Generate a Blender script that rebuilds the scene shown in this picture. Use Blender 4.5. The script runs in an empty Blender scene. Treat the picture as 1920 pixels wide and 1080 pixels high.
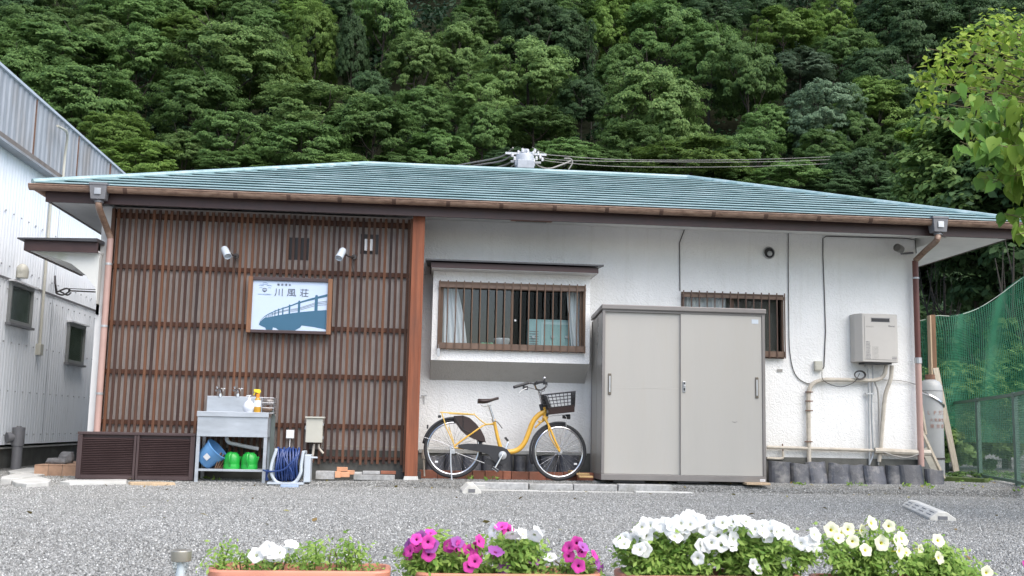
import bpy, math, random
import numpy as np
from mathutils import Vector, Matrix, Euler

rad = math.radians
R = random.Random(11)
scene = bpy.context.scene
COL = scene.collection

# ------------------------------------------------------------------ camera
CAM_Y, CAM_Z, FPX = -12.8, 0.62, 2000.0
CM = Matrix.Rotation(-rad(5.3), 3, 'Z') @ Matrix.Rotation(rad(90 + 7.45), 3, 'X') @ Matrix.Rotation(rad(1.18), 3, 'Z')
cd = bpy.data.cameras.new('camera')
cam = bpy.data.objects.new('camera', cd)
COL.objects.link(cam)
cam.location = (0, CAM_Y, CAM_Z)
cam.rotation_euler = CM.to_euler()
cd.sensor_width = 36
cd.lens = FPX / 1920 * 36
cd.clip_start = 0.05
cd.clip_end = 2000
cd.dof.use_dof = True
cd.dof.focus_distance = 12.4
cd.dof.aperture_fstop = 16
scene.camera = cam

# ------------------------------------------------------------------ light
world = bpy.data.worlds.new('World')
scene.world = world
world.use_nodes = True
wn = world.node_tree
wn.nodes.clear()
wo = wn.nodes.new('ShaderNodeOutputWorld')
wb = wn.nodes.new('ShaderNodeBackground')
sky = wn.nodes.new('ShaderNodeTexSky')
sky.sky_type = 'NISHITA'
sky.sun_disc = False
SUN_EL, SUN_AZ = 54, 146          # azimuth clockwise from +Y (north)
sky.sun_elevation = rad(SUN_EL)
sky.sun_rotation = rad(SUN_AZ)
sky.altitude = 100
sky.air_density = 1.0
sky.dust_density = 2.2
sky.ozone_density = 0.8
wb.inputs['Strength'].default_value = 0.125
wn.links.new(sky.outputs[0], wb.inputs[0])
wn.links.new(wb.outputs[0], wo.inputs[0])
sd = bpy.data.lights.new('sun', 'SUN')
sd.energy = 1.9
sd.angle = rad(75)
sd.color = (1.0, 0.955, 0.89)
sun = bpy.data.objects.new('sun', sd)
COL.objects.link(sun)
az = rad(SUN_AZ)
sdir = Vector((math.sin(az) * math.cos(rad(SUN_EL)), math.cos(az) * math.cos(rad(SUN_EL)), math.sin(rad(SUN_EL))))
sun.rotation_euler = sdir.to_track_quat('Z', 'Y').to_euler()
sun.location = (0, -5, 30)
scene.view_settings.view_transform = 'Standard'
scene.view_settings.look = 'None'
scene.view_settings.gamma = 1
scene.view_settings.exposure = 1.18
scene.view_settings.use_curve_mapping = False
scene.render.engine = 'CYCLES'
scene.cycles.max_bounces = 6
scene.cycles.transparent_max_bounces = 12

# ------------------------------------------------------------------ measuring
CL = Vector((0, CAM_Y, CAM_Z))
def ray(px, py):
    return CM @ Vector(((px - 960) / FPX, -(py - 540) / FPX, -1))
def W(px, py, Y=0.0):             # point of an upright plane y = Y
    d = ray(px, py)
    return CL + d * ((Y - CAM_Y) / d.y)
def G(px, py, z=0.0):             # point of a level plane z
    d = ray(px, py)
    return CL + d * ((z - CAM_Z) / d.z)
def sstep(a, b, t):
    t = min(1, max(0, (t - a) / (b - a)))
    return t * t * (3 - 2 * t)
def ground_z(x, y):
    near = -0.018 + 0.045 * sstep(-1.2, 0.6, x) + 0.025 * sstep(6.2, 7.2, x)
    t = 1 - sstep(-1.12, -0.80, y)
    far = -0.05 - 0.015 * (1 - sstep(-9, -3, y))
    return near * (1 - t) + far * t + 0.006 * math.sin(x * 1.7 + y * 0.9) * math.sin(y * 1.3 - x * 0.4)

# ------------------------------------------------------------------ materials
def newmat(name):
    m = bpy.data.materials.new(name)
    m.use_nodes = True
    nt = m.node_tree
    b = nt.nodes['Principled BSDF']
    return m, nt, b
def nd(nt, t, **kw):
    n = nt.nodes.new(t)
    for k, v in kw.items():
        setattr(n, k, v)
    return n
def ramp(nt, fac, stops):
    r = nt.nodes.new('ShaderNodeValToRGB')
    el = r.color_ramp.elements
    while len(el) < len(stops): el.new(0.5)
    for e, (p, c) in zip(el, stops):
        e.position = p
        e.color = (*c, 1) if len(c) == 3 else c
    nt.links.new(fac, r.inputs[0])
    return r.outputs[0]
def noise(nt, vec, scale, detail=5, rough=0.6):
    n = nd(nt, 'ShaderNodeTexNoise')
    n.inputs['Scale'].default_value = scale
    n.inputs['Detail'].default_value = detail
    n.inputs['Roughness'].default_value = rough
    if vec is not None: nt.links.new(vec, n.inputs['Vector'])
    return n.outputs['Fac']
def coords(nt, stretch=(1, 1, 1), world_space=False):
    if world_space:
        g = nd(nt, 'ShaderNodeNewGeometry'); out = g.outputs['Position']
    else:
        g = nd(nt, 'ShaderNodeTexCoord'); out = g.outputs['Object']
    mp = nd(nt, 'ShaderNodeMapping')
    mp.inputs['Scale'].default_value = stretch
    nt.links.new(out, mp.inputs[0])
    return mp.outputs[0]
def mixc(nt, fac, a, b, mode='MIX'):
    m = nd(nt, 'ShaderNodeMix', data_type='RGBA', blend_type=mode)
    for i, v in ((0, fac), (6, a), (7, b)):
        if hasattr(v, 'links') or isinstance(v, bpy.types.NodeSocket):
            nt.links.new(v, m.inputs[i])
        elif i == 0: m.inputs[0].default_value = v
        else: m.inputs[i].default_value = (*v, 1)
    return m.outputs[2]
def mul(c, k): return tuple(min(1, x * k) for x in c)
def mat(name, col, rough=0.6, var=0.15, scale=6, bump=0.0, bscale=80, metal=0, rnd=0.0,
        stretch=(1, 1, 1), dirt=None, dirt_amt=0.3, dscale=2.0, world_space=False, spec=0.5, bdist=0.004, coat=0):
    m, nt, b = newmat(name)
    v = coords(nt, stretch, world_space)
    f = noise(nt, v, scale)
    c = ramp(nt, f, [(0.3, mul(col, 1 - var)), (0.7, mul(col, 1 + var))])
    if dirt is not None:
        f2 = noise(nt, v, dscale, 8, 0.65)
        fr = ramp(nt, f2, [(0.5, (0, 0, 0)), (0.72, (dirt_amt,) * 3)])
        c = mixc(nt, fr, c, dirt)
    if rnd:
        oi = nd(nt, 'ShaderNodeObjectInfo')
        mr = nd(nt, 'ShaderNodeMapRange')
        mr.inputs[3].default_value = 1 - rnd; mr.inputs[4].default_value = 1 + rnd
        nt.links.new(oi.outputs['Random'], mr.inputs[0])
        mm = nd(nt, 'ShaderNodeVectorMath', operation='SCALE')
        nt.links.new(c, mm.inputs[0]); nt.links.new(mr.outputs[0], mm.inputs['Scale'])
        c = mm.outputs[0]
    nt.links.new(c, b.inputs['Base Color'])
    rr = nd(nt, 'ShaderNodeMapRange')
    rr.inputs[3].default_value = max(0.02, rough - 0.1); rr.inputs[4].default_value = min(1, rough + 0.1)
    nt.links.new(f, rr.inputs[0]); nt.links.new(rr.outputs[0], b.inputs['Roughness'])
    b.inputs['Metallic'].default_value = metal
    b.inputs['Specular IOR Level'].default_value = spec
    b.inputs['Coat Weight'].default_value = coat
    if bump:
        f3 = noise(nt, v, bscale, 4, 0.6)
        bp = nd(nt, 'ShaderNodeBump')
        bp.inputs['Strength'].default_value = bump
        bp.inputs['Distance'].default_value = bdist
        nt.links.new(f3, bp.inputs['Height'])
        nt.links.new(bp.outputs[0], b.inputs['Normal'])
    return m
def leafmat(name, c1, c2, transl=0.35, rough=0.55, treernd=0.26, hrnd=0.0):
    m, nt, b = newmat(name)
    g = nd(nt, 'ShaderNodeNewGeometry')
    c = ramp(nt, g.outputs['Random Per Island'], [(0.0, c1), (1.0, c2)])
    oi = nd(nt, 'ShaderNodeObjectInfo')
    mr = nd(nt, 'ShaderNodeMapRange')
    mr.inputs[3].default_value = 1 - treernd; mr.inputs[4].default_value = 1 + treernd
    nt.links.new(oi.outputs['Random'], mr.inputs[0])
    mm = nd(nt, 'ShaderNodeVectorMath', operation='SCALE')
    nt.links.new(c, mm.inputs[0]); nt.links.new(mr.outputs[0], mm.inputs['Scale'])
    nt.links.new(mm.outputs[0], b.inputs['Base Color'])
    b.inputs['Roughness'].default_value = rough
    b.inputs['Specular IOR Level'].default_value = 0.16
    t = nd(nt, 'ShaderNodeBsdfTranslucent')
    nt.links.new(mm.outputs[0], t.inputs[0])
    mx = nd(nt, 'ShaderNodeMixShader')
    mx.inputs[0].default_value = transl
    out = nt.nodes['Material Output']
    nt.links.new(b.outputs[0], mx.inputs[1]); nt.links.new(t.outputs[0], mx.inputs[2])
    nt.links.new(mx.outputs[0], out.inputs[0])
    return m

# ------------------------------------------------------------------ mesh builder
class MB:
    def __init__(s): s.v = []; s.f = []
    def add(s, vs, fs):
        o = len(s.v)
        s.v += [tuple(p) for p in vs]
        s.f += [tuple(i + o for i in f) for f in fs]
        return s
    def hexa(s, p):               # p: bottom 4 then top 4, same winding
        return s.add(p, [(3, 2, 1, 0), (4, 5, 6, 7), (0, 1, 5, 4), (1, 2, 6, 5), (2, 3, 7, 6), (3, 0, 4, 7)])
    def box(s, x0, x1, y0, y1, z0, z1):
        return s.hexa([(x0, y0, z0), (x1, y0, z0), (x1, y1, z0), (x0, y1, z0), (x0, y0, z1), (x1, y0, z1), (x1, y1, z1), (x0, y1, z1)])
    def obox(s, c, size, rot=None):
        a, b, d = [k / 2 for k in size]
        P = [Vector(q) for q in ((-a, -b, -d), (a, -b, -d), (a, b, -d), (-a, b, -d), (-a, -b, d), (a, -b, d), (a, b, d), (-a, b, d))]
        if rot is not None: P = [rot @ q for q in P]
        c = Vector(c)
        return s.hexa([q + c for q in P])
    def bar(s, a, b, w, h, up=(0, 0, 1)):   # rectangular bar from a to b
        a = Vector(a); b = Vector(b); d = (b - a).normalized()
        u = Vector(up)
        x = d.cross(u)
        if x.length < 1e-4: x = d.cross(Vector((1, 0, 0)))
        x.normalize(); y = x.cross(d).normalized()
        x *= w / 2; y *= h / 2
        return s.hexa([a - x - y, a + x - y, a + x + y, a - x + y, b - x - y, b + x - y, b + x + y, b - x + y])
    def tube(s, pts, r, n=8, caps=True, closed=False):
        pts = [Vector(p) for p in pts]
        N = len(pts)
        rs = r if isinstance(r, (list, tuple)) else [r] * N
        T = []
        for i in range(N):
            if closed: t = pts[(i + 1) % N] - pts[i - 1]
            else: t = pts[min(i + 1, N - 1)] - pts[max(i - 1, 0)]
            T.append(t.normalized() if t.length > 1e-9 else Vector((0, 0, 1)))
        u = Vector((0, 0, 1)) if abs(T[0].z) < 0.9 else Vector((1, 0, 0))
        x = (u - T[0] * u.dot(T[0])).normalized()
        rings = []
        for i in range(N):
            x = (x - T[i] * x.dot(T[i]))
            if x.length < 1e-6: x = T[i].orthogonal()
            x.normalize(); y = T[i].cross(x)
            rings.append([pts[i] + (x * math.cos(2 * math.pi * k / n) + y * math.sin(2 * math.pi * k / n)) * rs[i] for k in range(n)])
        vs = [p for rg in rings for p in rg]
        fs = []
        M_ = N if closed else N - 1
        for i in range(M_):
            j = (i + 1) % N
            for k in range(n):
                l = (k + 1) % n
                fs.append((i * n + k, i * n + l, j * n + l, j * n + k))
        if caps and not closed:
            fs.append(tuple(range(n - 1, -1, -1)))
            fs.append(tuple((N - 1) * n + k for k in range(n)))
        return s.add(vs, fs)
    def lathe(s, prof, c=(0, 0, 0), n=16, axis=None, caps=True):   # prof (r, h)
        c = Vector(c); A = axis if axis is not None else Matrix.Identity(3)
        vs = []; fs = []
        for r, h in prof:
            for k in range(n):
                a = 2 * math.pi * k / n
                vs.append(c + A @ Vector((r * math.cos(a), r * math.sin(a), h)))
        for i in range(len(prof) - 1):
            for k in range(n):
                l = (k + 1) % n
                fs.append((i * n + k, i * n + l, (i + 1) * n + l, (i + 1) * n + k))
        if caps:
            fs.append(tuple(range(n - 1, -1, -1)))
            fs.append(tuple((len(prof) - 1) * n + k for k in range(n)))
        return s.add(vs, fs)
    def prism(s, poly, ext):      # polygon (list of 3D pts) extruded by ext
        poly = [Vector(p) for p in poly]; e = Vector(ext); n = len(poly)
        vs = poly + [p + e for p in poly]
        fs = [tuple(range(n - 1, -1, -1)), tuple(range(n, 2 * n))]
        fs += [(i, (i + 1) % n, (i + 1) % n + n, i + n) for i in range(n)]
        return s.add(vs, fs)
    def sph(s, c, r, n=10, m=7, sc=(1, 1, 1)):
        prof = [(max(1e-4, r * math.sin(math.pi * i / m)), -r * math.cos(math.pi * i / m)) for i in range(m + 1)]
        return s.lathe(prof, c, n, Matrix.Diagonal(Vector(sc)), caps=False)
def axis_to(d):                   # matrix turning +Z to direction d
    return Vector(d).normalized().to_track_quat('Z', 'Y').to_matrix()
def origin(o):
    p = Vector((0, 0, 0))
    while o is not None:
        p += o.location; o = o.parent
    return p
def link_mesh(name, me, m, parent=None, loc=(0, 0, 0)):
    o = bpy.data.objects.new(name, me)
    COL.objects.link(o)
    if m is not None and not me.materials: me.materials.append(m)
    if parent is not None: o.parent = parent
    o.location = loc
    return o
def mk(name, mb, m, parent=None, smooth=False, bevel=0.0, loc=None, local=False, label=None, kind=None, auto=True):
    """mesh with world coordinates; loc = world place of its origin"""
    po = origin(parent) if parent is not None else Vector((0, 0, 0))
    if local: off = Vector((0, 0, 0)); l = Vector(loc) if loc is not None else Vector((0, 0, 0))
    else:
        w = Vector(loc) if loc is not None else po
        off = w; l = w - po
    me = bpy.data.meshes.new(name)
    me.from_pydata([(p[0] - off.x, p[1] - off.y, p[2] - off.z) for p in mb.v], [], mb.f)
    if smooth:
        me.polygons.foreach_set('use_smooth', [True] * len(me.polygons))
        if auto:
            try: me.set_sharp_from_angle(angle=rad(40))
            except Exception: pass
    me.update()
    o = link_mesh(name, me, m, parent, l)
    if bevel:
        bv = o.modifiers.new('bevel', 'BEVEL'); bv.width = bevel; bv.segments = 2; bv.limit_method = 'ANGLE'; bv.angle_limit = rad(40)
    if label: o['label'] = label
    if kind: o['kind'] = kind
    return o
def tag(o, label, cat, group=None, kind=None):
    o['label'] = label; o['category'] = cat
    if group: o['group'] = group
    if kind: o['kind'] = kind
    return o
def E(name, loc, label, cat, group=None):
    o = bpy.data.objects.new(name, None)
    COL.objects.link(o); o.location = loc; o.empty_display_size = 0.2
    return tag(o, label, cat, group)
def kids(o): return [c for c in bpy.data.objects if c.parent == o]
def copy_tree(o, parent=None, children=None):
    c = o.copy(); COL.objects.link(c); c.parent = parent
    for ch in (children if children is not None else o.children): copy_tree(ch, c)
    return c
def structure(o):
    o['kind'] = 'structure'
    return o
def arc(c, r, a0, a1, n, f=lambda a, r: (r * math.cos(a), 0, r * math.sin(a))):
    c = Vector(c)
    return [c + Vector(f(rad(a0 + (a1 - a0) * i / n), r)) for i in range(n + 1)]
def curve(pts, n=6):              # Catmull-Rom through points
    P = [Vector(p) for p in pts]
    if len(P) < 3: return P
    P = [P[0] * 2 - P[1]] + P + [P[-1] * 2 - P[-2]]
    out = []
    for i in range(1, len(P) - 2):
        for k in range(n):
            t = k / n
            out.append(0.5 * ((2 * P[i]) + (P[i + 1] - P[i - 1]) * t + (2 * P[i - 1] - 5 * P[i] + 4 * P[i + 1] - P[i + 2]) * t * t + (3 * P[i] - P[i - 1] - 3 * P[i + 1] + P[i + 2]) * t ** 3))
    out.append(P[-2])
    return out
def text_mesh(body, size, name, m, parent, place, rot, align='LEFT', extr=0.0008, sx=1.0):
    cu = bpy.data.curves.new(name, 'FONT')
    cu.body = body; cu.size = size; cu.extrude = extr; cu.align_x = align
    cu.resolution_u = 3
    t = bpy.data.objects.new(name, cu); COL.objects.link(t)
    dg = bpy.context.evaluated_depsgraph_get()
    me = bpy.data.meshes.new_from_object(t.evaluated_get(dg))
    bpy.data.objects.remove(t); bpy.data.curves.remove(cu)
    for v in me.vertices: v.co.x *= sx
    me.materials.clear()
    o = link_mesh(name, me, m, parent)
    o.location = Vector(place) - origin(parent)
    o.rotation_euler = rot
    return o

# ------------------------------------------------------------------ material set
def stucco(name, col, stain, size=48, strength=0.5):
    m, nt, b = newmat(name)
    v = coords(nt, world_space=True)
    f = noise(nt, v, 1.3, 7, 0.65)
    c = ramp(nt, f, [(0.35, mul(col, 0.95)), (0.65, mul(col, 1.04))])
    # weather stains: run lines under the eaves and grime near the ground
    vs = coords(nt, (9, 9, 0.7), True)
    f2 = noise(nt, vs, 1.0, 6, 0.6)
    fr = ramp(nt, f2, [(0.54, (0, 0, 0)), (0.8, (0.22,) * 3)])
    c = mixc(nt, fr, c, stain)
    f4 = noise(nt, v, 260, 2, 0.5)
    c = mixc(nt, ramp(nt, f4, [(0.3, (0.16,) * 3), (0.6, (0, 0, 0))]), c, stain)
    sx_ = nd(nt, 'ShaderNodeSeparateXYZ'); nt.links.new(v, sx_.inputs[0])
    mz = nd(nt, 'ShaderNodeMapRange'); mz.inputs[1].default_value = 0.85; mz.inputs[2].default_value = 0.2; mz.inputs[3].default_value = 0; mz.inputs[4].default_value = 1
    nt.links.new(sx_.outputs['Z'], mz.inputs[0])
    nm = noise(nt, coords(nt, (3, 3, 1.2), True), 1.6, 8, 0.7)
    mm_ = nd(nt, 'ShaderNodeMath', operation='MULTIPLY'); nt.links.new(mz.outputs[0], mm_.inputs[0]); nt.links.new(nm, mm_.inputs[1])
    c = mixc(nt, ramp(nt, mm_.outputs[0], [(0.12, (0, 0, 0)), (0.7, (0.55,) * 3)]), c, (0.36, 0.34, 0.29))
    nt.links.new(c, b.inputs['Base Color'])
    b.inputs['Roughness'].default_value = 0.85
    va = nd(nt, 'ShaderNodeTexVoronoi', feature='SMOOTH_F1')
    va.inputs['Scale'].default_value = size
    va.inputs['Smoothness'].default_value = 0.6
    dist = nd(nt, 'ShaderNodeTexNoise'); dist.inputs['Scale'].default_value = 12; nt.links.new(v, dist.inputs['Vector'])
    mx = mixc(nt, 0.12, v, dist.outputs['Color'])
    nt.links.new(mx, va.inputs['Vector'])
    n2 = noise(nt, v, 110, 3, 0.6)
    ad = nd(nt, 'ShaderNodeMath', operation='MULTIPLY_ADD')
    nt.links.new(n2, ad.inputs[0]); ad.inputs[1].default_value = 0.5
    nt.links.new(va.outputs['Distance'], ad.inputs[2])
    bp = nd(nt, 'ShaderNodeBump'); bp.inputs['Strength'].default_value = strength; bp.inputs['Distance'].default_value = 0.012
    nt.links.new(ad.outputs[0], bp.inputs['Height']); nt.links.new(bp.outputs[0], b.inputs['Normal'])
    return m
def wood(name, a, bcol, dark, rnd=0.3, gscale=1.0):
    m, nt, b = newmat(name)
    v = coords(nt, (60 * gscale, 60 * gscale, 2.2 * gscale), True)
    f = noise(nt, v, 1.0, 6, 0.65)
    c = ramp(nt, f, [(0.25, a), (0.6, bcol), (0.85, mul(bcol, 1.25))])
    v2 = coords(nt, (7, 7, 0.8), True)
    f2 = noise(nt, v2, 1.2, 7, 0.6)
    c = mixc(nt, ramp(nt, f2, [(0.48, (0, 0, 0)), (0.75, (0.85,) * 3)]), c, dark)
    if rnd:
        oi = nd(nt, 'ShaderNodeObjectInfo')
        rc = ramp(nt, oi.outputs['Random'], [(0.0, (0.34, 0.34, 0.40)), (0.3, (0.56, 0.52, 0.54)), (0.6, (0.78, 0.72, 0.68)), (0.85, (1.0, 0.86, 0.74)), (1.0, (1.0, 0.78, 0.6))])
        rc2 = nd(nt, 'ShaderNodeVectorMath', operation='MULTIPLY')
        nt.links.new(c, rc2.inputs[0]); nt.links.new(rc, rc2.inputs[1]); c = rc2.outputs[0]
    nt.links.new(c, b.inputs['Base Color'])
    b.inputs['Roughness'].default_value = 0.75
    b.inputs['Specular IOR Level'].default_value = 0.2
    bp = nd(nt, 'ShaderNodeBump'); bp.inputs['Strength'].default_value = 0.5; bp.inputs['Distance'].default_value = 0.002
    nt.links.new(f, bp.inputs['Height']); nt.links.new(bp.outputs[0], b.inputs['Normal'])
    return m
def gravel_ground():
    m, nt, b = newmat('gravel_bed')
    v = coords(nt, world_space=True)
    vo = nd(nt, 'ShaderNodeTexVoronoi'); vo.inputs['Scale'].default_value = 75
    nt.links.new(v, vo.inputs['Vector'])
    sep = nd(nt, 'ShaderNodeSeparateColor'); nt.links.new(vo.outputs['Color'], sep.inputs[0])
    c = ramp(nt, sep.outputs[0], [(0.0, (0.07, 0.07, 0.065)), (0.5, (0.17, 0.17, 0.16)), (0.9, (0.30, 0.30, 0.285)), (1, (0.5, 0.5, 0.5))])
    f = noise(nt, v, 0.6, 6, 0.6)
    c = mixc(nt, ramp(nt, f, [(0.45, (0, 0, 0)), (0.7, (0.35,) * 3)]), c, (0.15, 0.14, 0.115))
    # farther than the yard: earth
    nt.links.new(c, b.inputs['Base Color'])
    b.inputs['Roughness'].default_value = 0.9
    bp = nd(nt, 'ShaderNodeBump'); bp.inputs['Strength'].default_value = 1; bp.inputs['Distance'].default_value = 0.012; bp.invert = True
    nt.links.new(vo.outputs['Distance'], bp.inputs['Height']); nt.links.new(bp.outputs[0], b.inputs['Normal'])
    return m
def pebble_mat():
    m, nt, b = newmat('pebble')
    oi = nd(nt, 'ShaderNodeObjectInfo')
    c = ramp(nt, oi.outputs['Random'], [(0.0, (0.13, 0.13, 0.125)), (0.3, (0.22, 0.22, 0.21)), (0.7, (0.29, 0.29, 0.28)), (0.92, (0.38, 0.38, 0.365)), (1, (0.62, 0.62, 0.60))])
    v = coords(nt, world_space=True)
    f = noise(nt, v, 0.5, 6, 0.65)
    c = mixc(nt, ramp(nt, f, [(0.47, (0, 0, 0)), (0.75, (0.28,) * 3)]), c, (0.17, 0.165, 0.14))
    v3 = coords(nt, (0.25, 1.6, 1), True)
    f3 = noise(nt, v3, 1.1, 7, 0.65)
    c = mixc(nt, ramp(nt, f3, [(0.54, (0, 0, 0)), (0.70, (0.26,) * 3)]), c, (0.12, 0.12, 0.11))
    nt.links.new(c, b.inputs['Base Color']); b.inputs['Roughness'].default_value = 0.8
    return m
def roofmat():
    m, nt, b = newmat('teal_roof_paint')
    v = coords(nt, (0.9, 4, 4), True)
    f = noise(nt, v, 2.5, 7, 0.65)
    c = ramp(nt, f, [(0.3, (0.18, 0.285, 0.295)), (0.5, (0.27, 0.385, 0.40)), (0.72, (0.41, 0.505, 0.525))])
    v2 = coords(nt, (1.5, 6, 6), True)
    f2 = noise(nt, v2, 4, 8, 0.75)
    c = mixc(nt, ramp(nt, f2, [(0.565, (0, 0, 0)), (0.72, (0.7,) * 3)]), c, (0.13, 0.14, 0.125))
    nt.links.new(c, b.inputs['Base Color']); b.inputs['Roughness'].default_value = 0.42
    return m
def gutter_mat():
    m, nt, b = newmat('gutter_copper_plastic')
    v = coords(nt, (3, 8, 8), True)
    f = noise(nt, v, 3, 7, 0.7)
    c = ramp(nt, f, [(0.3, (0.13, 0.075, 0.05)), (0.52, (0.27, 0.175, 0.125)), (0.75, (0.38, 0.27, 0.20))])
    nt.links.new(c, b.inputs['Base Color']); b.inputs['Roughness'].default_value = 0.42
    return m
def rusty_white():
    m, nt, b = newmat('corrugated_paint')
    v = coords(nt, (1, 1, 0.15), True)
    f = noise(nt, v, 3, 7, 0.6)
    c = ramp(nt, f, [(0.3, (0.72, 0.76, 0.80)), (0.7, (0.80, 0.83, 0.86))])
    v2 = coords(nt, (5, 5, 0.5), True)
    c = mixc(nt, ramp(nt, noise(nt, v2, 2.5, 8, 0.7), [(0.56, (0, 0, 0)), (0.8, (0.5,) * 3)]), c, (0.30, 0.31, 0.30))
    nt.links.new(c, b.inputs['Base Color']); b.inputs['Roughness'].default_value = 0.45
    return m
def glassmat(name, tint=(0.8, 0.85, 0.85), refl=0.03):
    m, nt, b = newmat(name)
    tr = nd(nt, 'ShaderNodeBsdfTransparent'); tr.inputs[0].default_value = (*tint, 1)
    gl = nd(nt, 'ShaderNodeBsdfGlossy'); gl.inputs['Roughness'].default_value = 0.02
    fr = nd(nt, 'ShaderNodeLayerWeight'); fr.inputs[0].default_value = 0.5
    pw = nd(nt, 'ShaderNodeMath', operation='POWER'); pw.inputs[1].default_value = 3
    nt.links.new(fr.outputs['Facing'], pw.inputs[0])
    mr = nd(nt, 'ShaderNodeMath', operation='MULTIPLY_ADD'); mr.inputs[1].default_value = 0.6; mr.inputs[2].default_value = refl
    nt.links.new(pw.outputs[0], mr.inputs[0])
    mx = nd(nt, 'ShaderNodeMixShader')
    nt.links.new(mr.outputs[0], mx.inputs[0]); nt.links.new(tr.outputs[0], mx.inputs[1]); nt.links.new(gl.outputs[0], mx.inputs[2])
    nt.links.new(mx.outputs[0], nt.nodes['Material Output'].inputs[0])
    return m

MT = {}
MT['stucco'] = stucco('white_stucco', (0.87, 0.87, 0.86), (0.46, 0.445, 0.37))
MT['stucco_shaded'] = stucco('shaded_stucco', (0.56, 0.555, 0.53), (0.25, 0.24, 0.21))  # wall stucco with the down-facing shade put into its colour
MT['backing'] = mat('grey_lilac_board', (0.45, 0.40, 0.375), 0.8, 0.15, 3, 0.5, 120, world_space=True)
MT['slat'] = wood('weathered_cedar', (0.072, 0.041, 0.031), (0.165, 0.095, 0.068), (0.10, 0.076, 0.064), 0.5)
MT['rail'] = wood('dark_cedar', (0.055, 0.024, 0.016), (0.10, 0.046, 0.03), (0.06, 0.04, 0.035), 0)
MT['post'] = wood('post_cedar', (0.135, 0.045, 0.026), (0.285, 0.105, 0.058), (0.13, 0.065, 0.048), 0, 0.5)
MT['signwood'] = wood('sign_frame_wood', (0.15, 0.07, 0.04), (0.27, 0.14, 0.08), (0.13, 0.07, 0.05), 0)
MT['palewood'] = wood('raw_timber', (0.38, 0.27, 0.17), (0.52, 0.40, 0.27), (0.33, 0.27, 0.2), 0)
MT['greywood'] = wood('grey_weathered_board', (0.30, 0.26, 0.20), (0.45, 0.40, 0.32), (0.22, 0.20, 0.17), 0)
MT['brownboard'] = wood('brown_board', (0.13, 0.075, 0.045), (0.22, 0.13, 0.075), (0.1, 0.07, 0.05), 0)
MT['roof'] = roofmat()
MT['gutter'] = gutter_mat()
MT['fascia'] = mat('dark_red_fascia', (0.045, 0.022, 0.021), 0.5, 0.25, 5, world_space=True)
MT['darkmetal'] = mat('dark_roof_metal', (0.05, 0.05, 0.055), 0.4, 0.2, 5, world_space=True)
MT['soffit'] = mat('grey_soffit', (0.74, 0.74, 0.72), 0.8, 0.06, 4, world_space=True)
MT['gravel'] = gravel_ground()
MT['pebble'] = pebble_mat()
MT['grey_pl'] = mat('grey_plastic', (0.17, 0.17, 0.18), 0.45, 0.1, 8, world_space=True)
MT['jointdark'] = mat('gutter_joint_dark', (0.09, 0.05, 0.035), .5, .2, world_space=True)
MT['copperpipe'] = mat('brown_downpipe', (0.13, 0.045, 0.035), 0.4, 0.2, 4, world_space=True)
MT['pinkpipe'] = mat('faded_pink_downpipe', (0.46, 0.30, 0.26), 0.5, 0.12, 4, world_space=True, dirt=(0.3, 0.2, 0.16))
MT['corr'] = rusty_white()
MT['corrgrey'] = mat('grey_parapet_metal', (0.32, 0.34, 0.37), 0.45, 0.15, 5, stretch=(1, 1, 0.3), world_space=True, dirt=(0.2, 0.16, 0.12), dirt_amt=0.5)
MT['rust'] = mat('rusty_steel', (0.16, 0.085, 0.055), 0.8, 0.4, 12, world_space=True)
MT['concrete'] = mat('concrete', (0.36, 0.36, 0.34), 0.9, 0.2, 7, 0.6, 90, world_space=True, dirt=(0.16, 0.16, 0.13), dirt_amt=0.6)
MT['darkconcrete'] = mat('dark_concrete', (0.11, 0.11, 0.10), 0.9, 0.35, 5, 0.6, 60, world_space=True, dirt=(0.05, 0.05, 0.045), dirt_amt=0.6)  # plain dark concrete with darker blotches
MT['paleconcrete'] = mat('pale_concrete', (0.50, 0.50, 0.48), 0.9, 0.12, 9, 0.6, 90, world_space=True, dirt=(0.3, 0.29, 0.25), dirt_amt=0.5)
MT['shed'] = mat('shed_cream_panel', (0.41, 0.395, 0.365), 0.33, 0.03, 1.5, 0.25, 2.2, stretch=(2.2, 2.2, .35), bdist=.01, world_space=True, dirt=(0.38, 0.35, 0.30), dirt_amt=0.35, dscale=3)
MT['shedframe'] = mat('shed_grey_frame', (0.21, 0.195, 0.185), 0.35, 0.08, 3, world_space=True)
MT['shedside'] = mat('shed_side_panel', (0.33, 0.31, 0.275), 0.3, 0.04, 3, world_space=True)
MT['black'] = mat('black_plastic', (0.025, 0.025, 0.028), 0.45, 0.2, 9)
MT['rubber'] = mat('tyre_rubber', (0.03, 0.03, 0.032), 0.75, 0.25, 12)
MT['steel'] = mat('brushed_stainless', (0.50, 0.53, 0.57), 0.38, 0.14, 4, metal=0.6, stretch=(1, 1, 4), world_space=True)
MT['chrome'] = mat('chrome', (0.62, 0.62, 0.64), 0.2, 0.05, 4, metal=1)
MT['galv'] = mat('galvanised', (0.45, 0.46, 0.47), 0.4, 0.15, 9, metal=0.7)
MT['yellow'] = mat('yellow_bike_paint', (0.68, 0.38, 0.045), 0.28, 0.06, 8, coat=0.4)
MT['brownplastic'] = mat('brown_bike_plastic', (0.035, 0.020, 0.018), 0.4, 0.15, 8)
MT['louver'] = mat('dark_brown_louvre', (0.060, 0.038, 0.038), 0.5, 0.12, 6, world_space=True)
MT['bronze'] = mat('bronze_aluminium', (0.12, 0.072, 0.046), 0.4, 0.15, 6, metal=0.3, world_space=True)
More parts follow.
